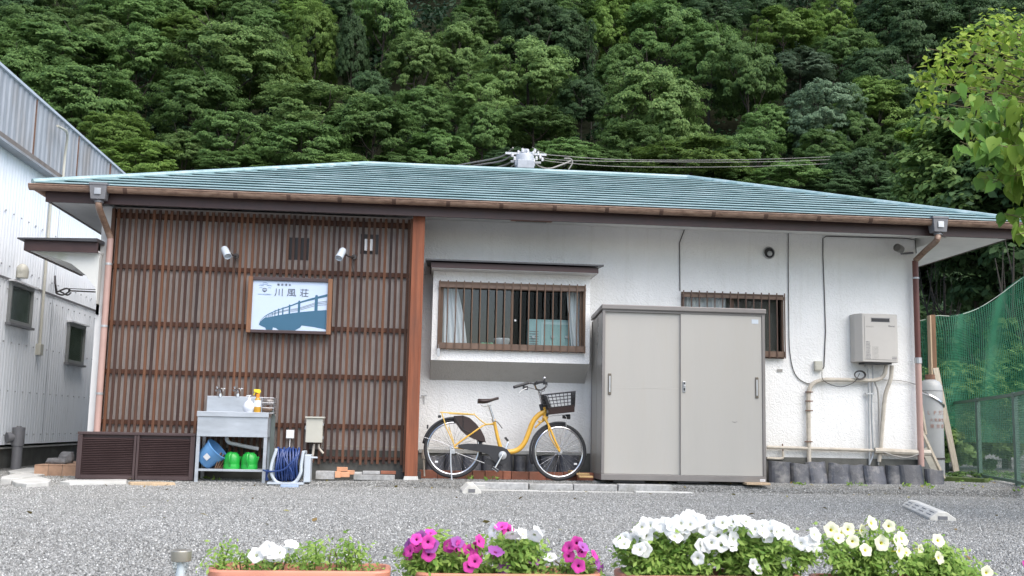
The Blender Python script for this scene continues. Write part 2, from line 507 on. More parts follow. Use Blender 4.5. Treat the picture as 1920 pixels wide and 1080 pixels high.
MT['bronze2'] = mat('worn_bronze_rail', (0.14, 0.088, 0.06), 0.45, 0.25, 10, world_space=True, dirt=(0.12, 0.06, 0.035), dirt_amt=0.7, dscale=6)
MT['curtain'] = mat('pale_curtain', (0.80, 0.81, 0.82), 0.9, 0.05, 5)
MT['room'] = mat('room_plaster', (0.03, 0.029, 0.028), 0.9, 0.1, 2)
MT['glass'] = glassmat('window_glass', (0.93, 0.95, 0.95), 0.008)
MT['glass_reflective'] = glassmat('reflective_window_glass', (0.90, 0.92, 0.93), 0.045)  # clear pane with a stronger mirror reflection and slightly greyer tint
MT['clear'] = glassmat('clear_plastic', (0.9, 0.94, 0.95))
MT['green'] = mat('bright_green_plastic', (0.02, 0.36, 0.05), 0.3, 0.06, 8)
MT['blue'] = mat('pale_blue_bucket', (0.13, 0.32, 0.60), 0.35, 0.05, 8)
MT['hose'] = mat('navy_hose', (0.025, 0.055, 0.19), 0.35, 0.12, 9)
MT['palegrey'] = mat('pale_grey_plastic', (0.50, 0.55, 0.60), 0.4, 0.05, 8)
MT['lilac'] = mat('blue_grey_plastic', (0.28, 0.36, 0.50), 0.4, 0.05, 8)
MT['white'] = mat('white_plastic', (0.72, 0.73, 0.74), 0.4, 0.04, 8)
MT['beigebox'] = mat('beige_electric_box', (0.49, 0.48, 0.415), 0.45, 0.06, 6, dirt=(0.35, 0.31, 0.24), dirt_amt=0.3)
MT['heater'] = mat('heater_beige', (0.50, 0.475, 0.44), 0.38, 0.03, 4, world_space=True)
MT['insul'] = mat('taped_pipe_lagging', (0.50, 0.455, 0.385), 0.7, 0.15, 20, 0.5, 60, world_space=True, dirt=(0.3, 0.24, 0.17), dirt_amt=0.5)
MT['cable'] = mat('black_cable', (0.04, 0.035, 0.033), 0.5, 0.1, 9)
MT['greycable'] = mat('grey_cable', (0.30, 0.29, 0.27), 0.5, 0.1, 9)
MT['tile'] = mat('smoked_roof_tile', (0.055, 0.058, 0.070), 0.40, 0.4, 7, 0.5, 60, rnd=0.45, world_space=True, dirt=(0.26, 0.25, 0.24), dirt_amt=0.75, dscale=6)
MT['brick'] = mat('red_brick', (0.30, 0.115, 0.07), 0.85, 0.2, 12, 0.5, 90, rnd=0.3, world_space=True, dirt=(0.16, 0.1, 0.07), dirt_amt=0.5)
MT['orangebrick'] = mat('orange_brick', (0.60, 0.31, 0.18), 0.85, 0.12, 12, 0.4, 90, rnd=0.12, world_space=True)
MT['steptile'] = mat('buff_step_tile', (0.36, 0.225, 0.15), 0.8, 0.18, 12, 0.3, 90, rnd=0.12, world_space=True)
MT['rock'] = mat('grey_rock', (0.15, 0.15, 0.155), 0.85, 0.35, 14, 0.6, 40, world_space=True)
MT['kerb'] = mat('granite_kerb', (0.38, 0.38, 0.375), 0.85, 0.25, 30, 0.7, 120, rnd=0.12, world_space=True, dirt=(0.17, 0.165, 0.13), dirt_amt=0.75, dscale=4)
MT['whiteramp'] = mat('white_concrete_stop', (0.60, 0.585, 0.54), 0.85, 0.18, 12, 0.4, 90, dirt=(0.4, 0.36, 0.26), dirt_amt=0.5, world_space=True)
MT['cyl'] = mat('gas_cylinder_grey', (0.37, 0.38, 0.38), 0.42, 0.08, 4, dirt=(0.25, 0.24, 0.22), dirt_amt=0.3)
MT['redprint'] = mat('faded_red_print', (0.36, 0.22, 0.18), 0.6, 0.2, 30)
MT['print'] = mat('grey_print', (0.14, 0.14, 0.15), 0.6, 0.2, 30)
MT['inkblue'] = mat('slate_blue_ink', (0.035, 0.12, 0.20), 0.5, 0.04, 8)
MT['ink'] = mat('dark_ink', (0.06, 0.07, 0.10), 0.5, 0.04, 8)
MT['paleink'] = mat('pale_blue_ink', (0.22, 0.32, 0.48), 0.5, 0.04, 8)
MT['signpaper'] = mat('sign_white', (0.52, 0.62, 0.78), 0.4, 0.02, 3)
MT['terracotta'] = mat('terracotta_plastic', (0.56, 0.235, 0.155), 0.5, 0.06, 10, dirt=(0.40, 0.19, 0.13), dirt_amt=0.4)
MT['soil'] = mat('potting_soil', (0.09, 0.045, 0.03), 0.95, 0.4, 30, 1.0, 60)
MT['netgreen'] = mat('green_netting', (0.012, 0.135, 0.066), 0.6, 0.1, 8)
MT['fencegreen'] = mat('grey_green_fence_paint', (0.065, 0.13, 0.10), 0.45, 0.15, 8, world_space=True)
MT['fencewire'] = mat('coated_fence_wire', (0.10, 0.18, 0.13), 0.45, 0.1, 8)
MT['bark'] = mat('bark', (0.045, 0.038, 0.030), 0.9, 0.35, 9, 0.8, 40)
MT['twig'] = mat('young_twig', (0.16, 0.13, 0.06), 0.7, 0.25, 12)
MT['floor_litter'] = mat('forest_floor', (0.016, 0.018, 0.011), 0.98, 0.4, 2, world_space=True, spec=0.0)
MT['moss'] = mat('moss', (0.08, 0.12, 0.03), 0.95, 0.4, 12, 1, 70, world_space=True)
MT['soap'] = mat('white_soap_bottle', (0.70, 0.74, 0.82), 0.25, 0.03, 8)
MT['yellowpl'] = mat('yellow_spray_head', (0.80, 0.62, 0.03), 0.35, 0.04, 8)
MT['amber'] = mat('amber_liquid', (0.50, 0.27, 0.03), 0.2, 0.05, 8)
MT['sponge'] = mat('brown_scrubber', (0.16, 0.11, 0.08), 0.95, 0.4, 40, 1, 120)
MT['card'] = mat('brown_paper_bag', (0.20, 0.115, 0.07), 0.85, 0.3, 14)
MT['leaf_mid'] = leafmat('leaf_mid', (0.066, 0.135, 0.040), (0.165, 0.270, 0.080), 0.4)
MT['leaf_bright'] = leafmat('leaf_bright', (0.100, 0.185, 0.055), (0.225, 0.335, 0.105), 0.4)
MT['leaf_yellow'] = leafmat('leaf_yellow', (0.092, 0.170, 0.038), (0.195, 0.300, 0.066), 0.4)
MT['leaf_dark'] = leafmat('leaf_dark', (0.040, 0.084, 0.034), (0.095, 0.165, 0.064), 0.38)
MT['leaf_grey'] = leafmat('leaf_grey', (0.082, 0.140, 0.080), (0.165, 0.24, 0.14), 0.38)
MT['litter'] = leafmat('fallen_leaf', (0.20, 0.13, 0.05), (0.28, 0.27, 0.09), 0.1)
MT['leaf_under_shaded'] = leafmat('leaf_understorey_shaded', (0.012, 0.030, 0.014), (0.030, 0.060, 0.026), 0.3)  # leaf colour lowered to paint in the shade between crowns
MT['leaf_lime'] = leafmat('leaf_lime', (0.12, 0.24, 0.035), (0.29, 0.40, 0.075), 0.4, 0.4, 0.05)
MT['leaf_lime_small'] = leafmat('leaf_young', (0.17, 0.29, 0.035), (0.40, 0.50, 0.085), 0.45, 0.5, 0.05)
MT['leaf_big'] = leafmat('leaf_large', (0.115, 0.245, 0.05), (0.20, 0.36, 0.085), 0.4, 0.4, 0.3)
MT['leaf_plant'] = leafmat('leaf_petunia', (0.14, 0.27, 0.045), (0.33, 0.46, 0.11), 0.35, 0.5, 0.05)
MT['petal_white'] = leafmat('petal_white', (0.80, 0.81, 0.80), (0.86, 0.86, 0.85), 0.3, 0.6, 0.02)
MT['petal_pink'] = leafmat('petal_magenta', (0.60, 0.04, 0.32), (0.74, 0.10, 0.45), 0.3, 0.6, 0.3)
MT['petal_purple'] = leafmat('petal_purple', (0.27, 0.07, 0.30), (0.40, 0.13, 0.42), 0.3, 0.6, 0.3)
MT['petal_yellow'] = leafmat('petal_cream', (0.82, 0.82, 0.52), (0.87, 0.87, 0.70), 0.3, 0.6, 0.05)
MT['throat_yellow'] = mat('throat_yellow', (0.62, 0.58, 0.06), 0.6, 0.05)
MT['throat_dark'] = mat('throat_dark', (0.20, 0.01, 0.10), 0.6, 0.05)
MT['throat_green'] = mat('throat_green', (0.55, 0.58, 0.40), 0.6, 0.05)

# ================================================================== GROUND
def sheet(xs, ys, zf):
    mb = MB()
    n = len(xs)
    mb.v = [(x, y, zf(x, y)) for y in ys for x in xs]
    mb.f = [(j * n + i, j * n + i + 1, (j + 1) * n + i + 1, (j + 1) * n + i) for j in range(len(ys) - 1) for i in range(n - 1)]
    return mb
xs = [-260, -120, -60, -30, -16] + [-10 + 0.25 * i for i in range(85)] + [14, 20, 40, 80, 160, 280]
ys = [-120, -60, -30, -18] + [-13.5 + 0.15 * i for i in range(107)] + [4, 6, 10, 18, 30, 60]
g_ = mk('ground', sheet(xs, ys, ground_z), MT['gravel'], smooth=True)
structure(g_)
# loose stones on the yard
patch = MB()
yy = -9.4
while yy < 0.55:
    d0 = yy + 12.8
    def lim(yv):
        d = yv + 12.8
        return -0.40 * d - 0.5, 0.60 * d + 0.5
    a0, b0 = lim(yy); a1, b1 = lim(yy + 0.25)
    n = 30
    v0 = []
    for (a, b, y_) in ((a0, b0, yy), (a1, b1, yy + 0.25)):
        v0 += [(a + (b - a) * i / n, y_, ground_z(a + (b - a) * i / n, y_) + 0.001) for i in range(n + 1)]
    patch.add(v0, [(i, i + 1, n + 2 + i, n + 1 + i) for i in range(n)])
    yy += 0.25
gr = mk('gravel', patch, MT['pebble'])
gr['kind'] = 'stuff'; gr['label'] = 'loose grey gravel stones covering the yard'
ng = bpy.data.node_groups.new('scatter_stones', 'GeometryNodeTree')
ng.interface.new_socket('Geometry', in_out='INPUT', socket_type='NodeSocketGeometry')
ng.interface.new_socket('Geometry', in_out='OUTPUT', socket_type='NodeSocketGeometry')
gi = ng.nodes.new('NodeGroupInput'); go = ng.nodes.new('NodeGroupOutput')
dp = ng.nodes.new('GeometryNodeDistributePointsOnFaces'); dp.inputs['Density'].default_value = 5200
ico = ng.nodes.new('GeometryNodeMeshIcoSphere'); ico.inputs['Radius'].default_value = 0.0066; ico.inputs['Subdivisions'].default_value = 1
sm = ng.nodes.new('GeometryNodeSetMaterial'); sm.inputs['Material'].default_value = MT['pebble']
ip = ng.nodes.new('GeometryNodeInstanceOnPoints')
rr_ = ng.nodes.new('FunctionNodeRandomValue'); rr_.data_type = 'FLOAT_VECTOR'
rr_.inputs[0].default_value = (0, 0, 0); rr_.inputs[1].default_value = (6.28, 6.28, 6.28)
rs_ = ng.nodes.new('FunctionNodeRandomValue'); rs_.data_type = 'FLOAT_VECTOR'
rs_.inputs[0].default_value = (0.55, 0.45, 0.35); rs_.inputs[1].default_value = (1.75, 1.3, 0.95); rs_.inputs['Seed'].default_value = 4
ng.links.new(gi.outputs[0], dp.inputs['Mesh']); ng.links.new(ico.outputs['Mesh'], sm.inputs[0])
ng.links.new(dp.outputs['Points'], ip.inputs['Points']); ng.links.new(sm.outputs[0], ip.inputs['Instance'])
ng.links.new(rr_.outputs[0], ip.inputs['Rotation']); ng.links.new(rs_.outputs[0], ip.inputs['Scale'])
ng.links.new(ip.outputs[0], go.inputs[0])
md = gr.modifiers.new('stones', 'NODES'); md.node_group = ng

# ================================================================== HILLSIDE
HY, HS = 40.0, 0.78
from mathutils import noise as mnoise
def hill_z(x, y):
    if y < HY: return -0.3 + (y - 34) * 0.045
    k = min(1, (y - HY) / 12)
    return (y - HY) * HS + k * (2.5 * mnoise.noise(Vector((x * 0.045, y * 0.05, 3.1))) + 0.8 * mnoise.noise(Vector((x * 0.2, y * 0.2, 7))))
hx = [-150 + 3 * i for i in range(101)]
hy = [34 + 2.5 * i for i in range(58)]
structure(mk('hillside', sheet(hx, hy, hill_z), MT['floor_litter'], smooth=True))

# ================================================================== FOLIAGE
def leaves_mesh(name, centers, normals, sizes, m, seed=0, elong=1.6, droop=0.0):
    rng = np.random.RandomState(seed)
    n = len(centers)
    N = normals / (np.linalg.norm(normals, axis=1, keepdims=True) + 1e-9)
    t = rng.normal(size=(n, 3)); t[:, 2] -= droop
    t -= N * (t * N).sum(1, keepdims=True); t /= (np.linalg.norm(t, axis=1, keepdims=True) + 1e-9)
    b = np.cross(N, t)
    s = sizes[:, None]
    p0 = centers - t * s * elong * 0.5
    p1 = centers + b * s * 0.5 - t * s * 0.1 + N * s * 0.12
    p2 = centers + t * s * elong * 0.5
    p3 = centers - b * s * 0.5 - t * s * 0.1 + N * s * 0.12
    V = np.stack([p0, p1, p2, p3], 1).reshape(-1, 3).astype(np.float32)
    me = bpy.data.meshes.new(name)
    me.vertices.add(4 * n); me.vertices.foreach_set('co', V.ravel())
    me.loops.add(4 * n); me.loops.foreach_set('vertex_index', np.arange(4 * n, dtype=np.int32))
    me.polygons.add(n); me.polygons.foreach_set('loop_start', np.arange(0, 4 * n, 4, dtype=np.int32))
    me.update(calc_edges=True)
    if m is not None: me.materials.append(m)
    return me
def crown_points(seed, a, b, c, nlobes, lr, nleaf, zmin=-0.45, flat=0.6, upbias=0.8, twolevel=True, dome=0.4):
    rng = np.random.RandomState(seed)
    C = []; Nn = []
    k = 0
    while k < nlobes:
        d = rng.normal(size=3); d /= np.linalg.norm(d)
        if d[2] < zmin: continue
        k += 1
        rad_ = rng.uniform(0.84, 1.02) if rng.rand() < 0.88 else rng.uniform(0.2, 0.6)
        cen = np.array([a, b, c]) * d * rad_ * 0.85
        r = lr * rng.uniform(0.6, 1.35)
        # sub lobes give tiers
        ns = 7 if twolevel else 1
        for q in range(ns):
            dd = rng.normal(size=3); dd /= np.linalg.norm(dd)
            sc = cen + (dd * np.array([1, 1, 0.45]) * r * 0.75 if twolevel else 0)
            sr = r * (rng.uniform(0.35, 0.62) if twolevel else 1)
            m_ = int(nleaf / ns * rng.uniform(0.7, 1.3))
            e = rng.normal(size=(m_, 3)); e /= np.linalg.norm(e, axis=1, keepdims=True)
            e[:, 2] = np.where(e[:, 2] < -0.25, -e[:, 2], e[:, 2])
            rr = rng.uniform(0.55, 1.08, size=(m_, 1))
            C.append(sc + e * rr * sr * np.array([1, 1, flat]))
            Nn.append(e * 0.55 + np.array([0, 0, upbias]) + rng.normal(size=(m_, 3)) * 0.32 + d * dome)
    return np.concatenate(C), np.concatenate(Nn)
def limb_tree(seed, h, spread, r0, nl=7, lean=0.0):
    rg = random.Random(seed)
    mb = MB()
    top = Vector((lean * h, 0, h))
    tr = curve([(0, 0, -1.5), (rg.uniform(-.1, .1), 0, h * .3), (lean * h * .5 + rg.uniform(-.3, .3), rg.uniform(-.3, .3), h * .65), top], 4)
    mb.tube(tr, [r0 * (1 - 0.8 * i / (len(tr) - 1)) for i in range(len(tr))], 7)
    for k in range(nl):
        s_ = tr[int(len(tr) * rg.uniform(.45, .85))]
        a = k * 2.4 + rg.uniform(-.4, .4)
        e = s_ + Vector((math.cos(a) * spread, math.sin(a) * spread, rg.uniform(.1, .45) * h))
        mid = (s_ + e) / 2 + Vector((0, 0, -rg.uniform(0, .08) * h))
        p = curve([s_, mid, e], 4)
        mb.tube(p, [r0 * .45 * (1 - .8 * i / (len(p) - 1)) for i in range(len(p))], 5)
        for q in range(2):
            e2 = p[5 if q else 3] + Vector((rg.uniform(-1, 1) * spread * .5, rg.uniform(-1, 1) * spread * .5, rg.uniform(.0, .3) * h))
            mb.tube([p[5 if q else 3], e2], [r0 * .18, r0 * .05], 4)
    return mb

# forest tree prototypes: crown centre is at height 6.5, radius about 5
protos = []
for i in range(7):
    c, n = crown_points(100 + i, 4.7, 4.7, 3.9, 84, 1.05, 560, -.6, .55, .35, True, 1.0)
    c[:, 2] += 6.5
    rng = np.random.RandomState(i)
    sz = rng.uniform(0.075, 0.165, len(c))
    me = leaves_mesh('forest_crown', c, n, sz, None, i)
    tm = limb_tree(i, 8.5, 2.6, 0.22)
    tme = bpy.data.meshes.new('forest_trunk'); tme.from_pydata(tm.v, [], tm.f); tme.update(); tme.materials.append(MT['bark'])
    protos.append((me, tme))
# one slender conifer-like proto and one vine tower proto
c, n = crown_points(300, 1.3, 1.3, 5.2, 34, 0.8, 260, -0.95, 0.8, 0.4)
c[:, 2] += 6.5
slim = (leaves_mesh('forest_crown', c, n, np.random.RandomState(5).uniform(.14, .3, len(c)), None, 9), protos[0][1])
def put_crown(pi, mname, root):
    me = (protos[pi] if pi >= 0 else slim)[0]
    if not me.materials: me.materials.append(MT['leaf_mid'])
    o = link_mesh('crown', me, None, root)
    o.material_slots[0].link = 'OBJECT'
    o.material_slots[0].material = MT[mname]
    return o
LOOK = {'leaf_mid': 'mid-green', 'leaf_bright': 'fresh light-green', 'leaf_yellow': 'yellow-green', 'leaf_dark': 'very dark green', 'leaf_grey': 'grey-green'}
used_labels = {}
def hill_spot(px, py, up=6.5):
    """where the sight line to (px, py) meets a canopy `up` metres above the slope"""
    d = ray(px, py)
    t = 20.0
    while t < 260:
        p = CL + d * t
        if p.y > 36 and p.z < hill_z(p.x, p.y) + up: return p
        t += 0.5
    return None
LAND = [(-400, 0, 'left of the view'), (0, 130, 'above the left warehouse parapet'), (130, 260, 'above the left tip of the teal roof'),
        (260, 400, 'above the left hip of the teal roof'), (400, 540, 'above the inn sign'), (540, 690, 'above the left ridge end'),
        (690, 830, 'above the tall cedar post'), (830, 960, 'just left of the utility pole'), (960, 1080, 'behind the utility pole'),
        (1080, 1210, 'right of the utility pole'), (1210, 1340, 'above the right ridge end'), (1340, 1470, 'above the barred narrow window'),
        (1470, 1600, 'above the round wall vent'), (1600, 1720, 'above the water heater'), (1720, 1840, 'behind the lime-leaved tree'), (1840, 2400, 'at the far right')]
def tree_label(px, py, w, mname):
    size = 'broad' if w > 190 else ('small' if w < 115 else 'mid-sized')
    tier = 'lowest on the slope' if py > 255 else ('low on the slope' if py > 185 else ('halfway up the slope' if py > 115 else ('high on the slope' if py > 45 else 'at the top edge')))
    land = next((t for a, b, t in LAND if a <= px < b), LAND[-1][2])
    return size, tier, land
TREES = [ # px, py, width, height, look
 (265,305,170,80,'y'),(345,288,120,90,'b'),(430,268,180,120,'m'),(600,215,260,110,'b'),(560,285,220,110,'m'),(700,245,200,120,'m'),(820,283,150,80,'m'),(905,250,110,110,'m'),
 (1225,215,240,190,'b'),(1180,280,150,110,'m'),(1300,305,260,90,'y'),(1400,290,140,110,'m'),(1545,225,170,150,'g'),(1480,335,170,60,'m'),(1600,325,140,90,'d'),(1440,240,120,90,'m'),
 (100,110,260,120,'m'),(150,200,250,150,'m'),(60,65,180,90,'m'),(30,150,150,120,'m'),(215,250,140,90,'y'),(260,120,160,130,'m'),(430,125,270,150,'b'),(370,190,190,120,'m'),(525,130,120,110,'y'),
 (350,60,130,70,'y'),(240,28,180,80,'m'),(330,15,150,70,'m'),(470,28,130,90,'m'),(590,85,110,170,'y'),(570,25,110,70,'y'),(715,40,130,140,'m'),(660,100,70,180,'d'),(690,190,110,120,'d'),(780,125,140,130,'b'),(860,105,140,130,'b'),
 (985,150,230,160,'b'),(900,190,150,100,'b'),(1000,235,180,70,'m'),(880,50,120,80,'m'),(1000,50,150,130,'d'),(1060,75,120,120,'d'),(1140,60,90,120,'y'),(1165,140,110,110,'m'),(1240,65,190,140,'m'),(1330,110,150,140,'m'),
 (1170,20,130,70,'y'),(1400,150,150,160,'m'),(1330,40,130,90,'d'),(1470,55,140,90,'y'),(1560,35,90,100,'y'),(1580,95,130,80,'m'),(1500,130,140,70,'g'),(1640,140,140,100,'d'),(1700,60,200,150,'d'),(1640,205,170,110,'y'),
 (1700,200,150,140,'d'),(1820,60,180,140,'d'),(1900,40,160,140,'d'),(1420,20,120,60,'d'),(1650,20,120,70,'d'),(1720,10,140,70,'d'),(80,15,160,70,'m'),(30,30,120,80,'d'),(400,10,120,60,'y'),(640,20,100,80,'d'),(930,10,160,60,'m'),
 (1060,10,130,60,'m'),(1250,0,150,60,'d'),(1540,280,110,80,'m'),(1660,290,120,90,'m'),(1750,300,150,110,'d'),(-60,90,200,140,'m'),(-90,200,200,140,'m'),(1990,150,200,160,'d'),(1980,280,180,140,'d'),(1600,250,100,80,'m'),(1090,190,110,110,'d'),(1110,110,60,120,'v'),(790,205,130,90,'m'),
 (500,60,110,80,'m'),(180,75,130,80,'b'),(1060,290,150,70,'m'),(960,300,120,50,'d'),(740,310,120,40,'m'),(640,315,140,40,'b'),(440,315,150,50,'m'),(1130,305,110,50,'m'),(1360,335,120,50,'m'),(1560,350,120,50,'d'),(1650,360,120,60,'d'),
]
LK = {'m': 'leaf_mid', 'b': 'leaf_bright', 'y': 'leaf_yellow', 'd': 'leaf_dark', 'g': 'leaf_grey', 'v': 'leaf_dark'}
grp = 'trees covering the wooded hillside'
RT = random.Random(5)
def place_tree(px, py, w, h, k, idx):
    mname = LK[k]
    hpx = h
    p = hill_spot(px, py + h * 0.1)
    if p is None: return None
    d = (p - CL).length
    wm = w * d / FPX * 0.98; hm = hpx * d / FPX * 1.25
    sx = wm / 10.0; sz = max(hm / 8.0, sx * 0.55)
    gz = hill_z(p.x, p.y)
    root = bpy.data.objects.new('forest_tree', None); COL.objects.link(root)
    root.location = (p.x, p.y, p.z - 6.5 * sz)
    pi = -1 if k == 'v' else RT.randrange(7)
    co = put_crown(pi, mname, root); tk = link_mesh('trunk', (protos[pi] if pi >= 0 else slim)[1], None, root)
    rz = RT.uniform(0, 6.28)
    co.scale = (sx, sx, sz); tk.scale = (sx, sx, sz)
    co.rotation_euler = (0, 0, rz); tk.rotation_euler = (0, 0, rz)
    return root
for i, (px, py, w, h, k) in enumerate(TREES):
    r_ = place_tree(px, py, w, h, k, i)
    if r_ is None: continue
    size, tier, land = tree_label(px, py, w, LK[k])
    if k == 'v': size = 'slim'
    lab = '%s %s tree %s, %s' % (size, LOOK[LK[k]], tier, land)
    if lab in used_labels:
        used_labels[lab] += 1
        lab = lab.replace(' tree ', ' tree set behind ' if used_labels[lab] == 2 else ' tree hindmost ', 1)
    else: used_labels[lab] = 1
    tag(r_, lab, 'tree', grp)
# the wood between and behind them: a mass nobody could count
rng = np.random.RandomState(77)
cc = []; nn = []
while len(cc) < 1000:
    y = rng.uniform(42, 150); x = rng.uniform(-0.62 * (y + 13), 0.72 * (y + 13))
    cc.append((x, y, hill_z(x, y)))
pts = []; nrm = []
for (x, y, z) in cc:
    m_ = 120
    e = rng.normal(size=(m_, 3)); e /= np.linalg.norm(e, axis=1, keepdims=True); e[:, 2] = np.abs(e[:, 2])
    r = rng.uniform(1.6, 3.2)
    pts.append(np.array([x, y, z + rng.uniform(0.2, 2.6)]) + e * r * rng.uniform(.5, 1, (m_, 1))); nrm.append(e + rng.normal(size=(m_, 3)) * .6 + np.array([0, 0, .5]))
pts = np.concatenate(pts); nrm = np.concatenate(nrm)
u = link_mesh('undergrowth', leaves_mesh('undergrowth', pts, nrm, rng.uniform(.2, .42, len(pts)), MT['leaf_under_shaded'], 8), None)
u['kind'] = 'stuff'; u['label'] = 'understorey shrubs in the hillside gaps, colour darkened to deepen the shade'

# ================================================================== HOUSE
house = E('house', (1.4, 2.5, 0), 'low white stucco house with teal hipped metal roof and brown gutters', 'house')
WX0, WX1 = -3.52, 6.31
def wall_holes(x0, x1, z0, z1, y0, y1, holes):
    mb = MB()
    X_ = sorted({x0, x1} | {h[0] for h in holes} | {h[1] for h in holes})
    Z_ = sorted({z0, z1} | {h[2] for h in holes} | {h[3] for h in holes})
    nx, nz = len(X_), len(Z_)
    def solid(i, k):
        if i < 0 or k < 0 or i >= nx - 1 or k >= nz - 1: return False
        mx, mz = (X_[i] + X_[i + 1]) / 2, (Z_[k] + Z_[k + 1]) / 2
        return not any(h[0] < mx < h[1] and h[2] < mz < h[3] for h in holes)
    idx = {}
    def V(i, k, s):
        if (i, k, s) not in idx:
            idx[(i, k, s)] = len(mb.v); mb.v.append((X_[i], y1 if s else y0, Z_[k]))
        return idx[(i, k, s)]
    for i in range(nx - 1):
        for k in range(nz - 1):
            if not solid(i, k): continue
            mb.f.append((V(i, k, 0), V(i + 1, k, 0), V(i + 1, k + 1, 0), V(i, k + 1, 0)))
            mb.f.append((V(i, k + 1, 1), V(i + 1, k + 1, 1), V(i + 1, k, 1), V(i, k, 1)))
            if not solid(i - 1, k): mb.f.append((V(i, k, 1), V(i, k, 0), V(i, k + 1, 0), V(i, k + 1, 1)))
            if not solid(i + 1, k): mb.f.append((V(i + 1, k, 0), V(i + 1, k, 1), V(i + 1, k + 1, 1), V(i + 1, k + 1, 0)))
            if not solid(i, k - 1): mb.f.append((V(i, k, 0), V(i, k, 1), V(i + 1, k, 1), V(i + 1, k, 0)))
            if not solid(i, k + 1): mb.f.append((V(i, k + 1, 0), V(i + 1, k + 1, 0), V(i + 1, k + 1, 1), V(i, k + 1, 1)))
    return mb
a = W(1277, 547); b = W(1470, 673)
W2 = (a.x, b.x, b.z, a.z)                 # narrow barred window
mk('wall', wall_holes(WX0, WX1, -0.1, 3.13, 0.0, 0.12, [(0.3, 2.0, 1.45, 2.36), (W2[0], W2[1], W2[2], W2[3])]), MT['stucco'], house)
mk('wall', MB().box(WX1 - 0.12, WX1, 0.121, 5.0, -0.1, 3.13), MT['stucco'], house)
mk('wall', MB().box(WX0, WX0 + 0.12, 0.121, 5.0, -0.1, 3.13), MT['stucco'], house)
mk('wall', MB().box(WX0 + .121, WX1 - .121, 4.88, 5.0, -0.1, 3.13), MT['stucco'], house)
mk('foundation', MB().box(0.02, WX1 - .02, -0.03, -0.002, -0.15, 0.33), MT['darkconcrete'], house)
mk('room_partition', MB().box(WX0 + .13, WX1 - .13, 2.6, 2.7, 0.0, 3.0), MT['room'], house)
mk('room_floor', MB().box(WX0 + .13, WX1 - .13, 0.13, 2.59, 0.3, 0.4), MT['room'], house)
# white ledge strip low on the wall behind the bicycle
mk('wall_ledge', MB().box(0.12, 2.12, -0.045, -0.031, 0.305, 0.345), MT['concrete'], house)

# roof
EX0, EX1, EY0, EY1 = -4.20, 7.36, -0.90, 5.90
EZ = 3.165
RX0, RX1, RY, RZ = -0.76, 4.02, 2.5, 4.365
NC = 15
def hipx(t): return EX0 + (RX0 - EX0) * t, EX1 + (RX1 - EX1) * t
def ry(t): return EY0 + (RY - EY0) * t
def rz(t): return EZ + (RZ - EZ) * t
RR = random.Random(3)
for i in range(NC):
    t0, t1 = i / NC, (i + 1) / NC
    xa0, xb0 = hipx(t0); xa1, xb1 = hipx(t1)
    mb = MB()
    segs = 36
    lift = 0.021
    A_, B2, C_, D_ = [], [], [], []
    for k in range(segs + 1):
        u = k / segs
        wob = RR.uniform(-0.0025, 0.0025)
        wy = RR.uniform(-0.004, 0.004)
        xx = xa0 + (xb0 - xa0) * u
        A_.append((xx, ry(t0) - .012 + wy, rz(t0) + lift + wob))          # lip top
        B2.append((xa1 + (xb1 - xa1) * u, ry(t1) + 0.02, rz(t1) + 0.006))
        C_.append((xx, ry(t0) - .012 + wy, rz(t0) + lift + wob - .006))   # lip bottom
        D_.append((xx, ry(t0) + .030, rz(t0) + .011))                     # back of the shadow gap
    n = segs + 1
    mb.v = A_ + B2 + C_ + D_
    mb.f = [(k, k + 1, n + k + 1, n + k) for k in range(segs)] + [(2 * n + k, 2 * n + k + 1, k + 1, k) for k in range(segs)] + [(3 * n + k, 3 * n + k + 1, 2 * n + k + 1, 2 * n + k) for k in range(segs)]
    mk('roof_course', mb, MT['roof'], house)
def slope(pts):
    return MB().prism(pts, (0, 0, -0.03))
mk('roof_slope', slope([(EX0, EY0 + .01, EZ), (RX0, RY, RZ), (EX0, EY1, EZ)][::-1]), MT['roof'], house)
mk('roof_slope', slope([(EX1, EY0 + .01, EZ), (EX1, EY1, EZ), (RX1, RY, RZ)]), MT['roof'], house)
mk('roof_slope', slope([(EX0, EY1, EZ), (RX0, RY, RZ), (RX1, RY, RZ), (EX1, EY1, EZ)]), MT['roof'], house)
mk('roof_deck', slope([(EX0 + .1, EY0 + .04, EZ - .02), (EX1 - .1, EY0 + .04, EZ - .02), (RX1, RY, RZ - .02), (RX0, RY, RZ - .02)]), MT['darkmetal'], house)
def cap(a, b, name):
    m_ = MB(); m_.tube([a, b], 0.035, 8); return mk(name, m_, MT['roof'], house, smooth=True)
cap((RX0 - .02, RY, RZ + .02), (RX1 + .02, RY, RZ + .02), 'ridge_cap')
for (x, y, rx_) in ((EX0, EY0, RX0), (EX1, EY0, RX1), (EX0, EY1, RX0), (EX1, EY1, RX1)):
    cap((x, y, EZ + .02), (rx_, RY, RZ + .02), 'hip_cap')
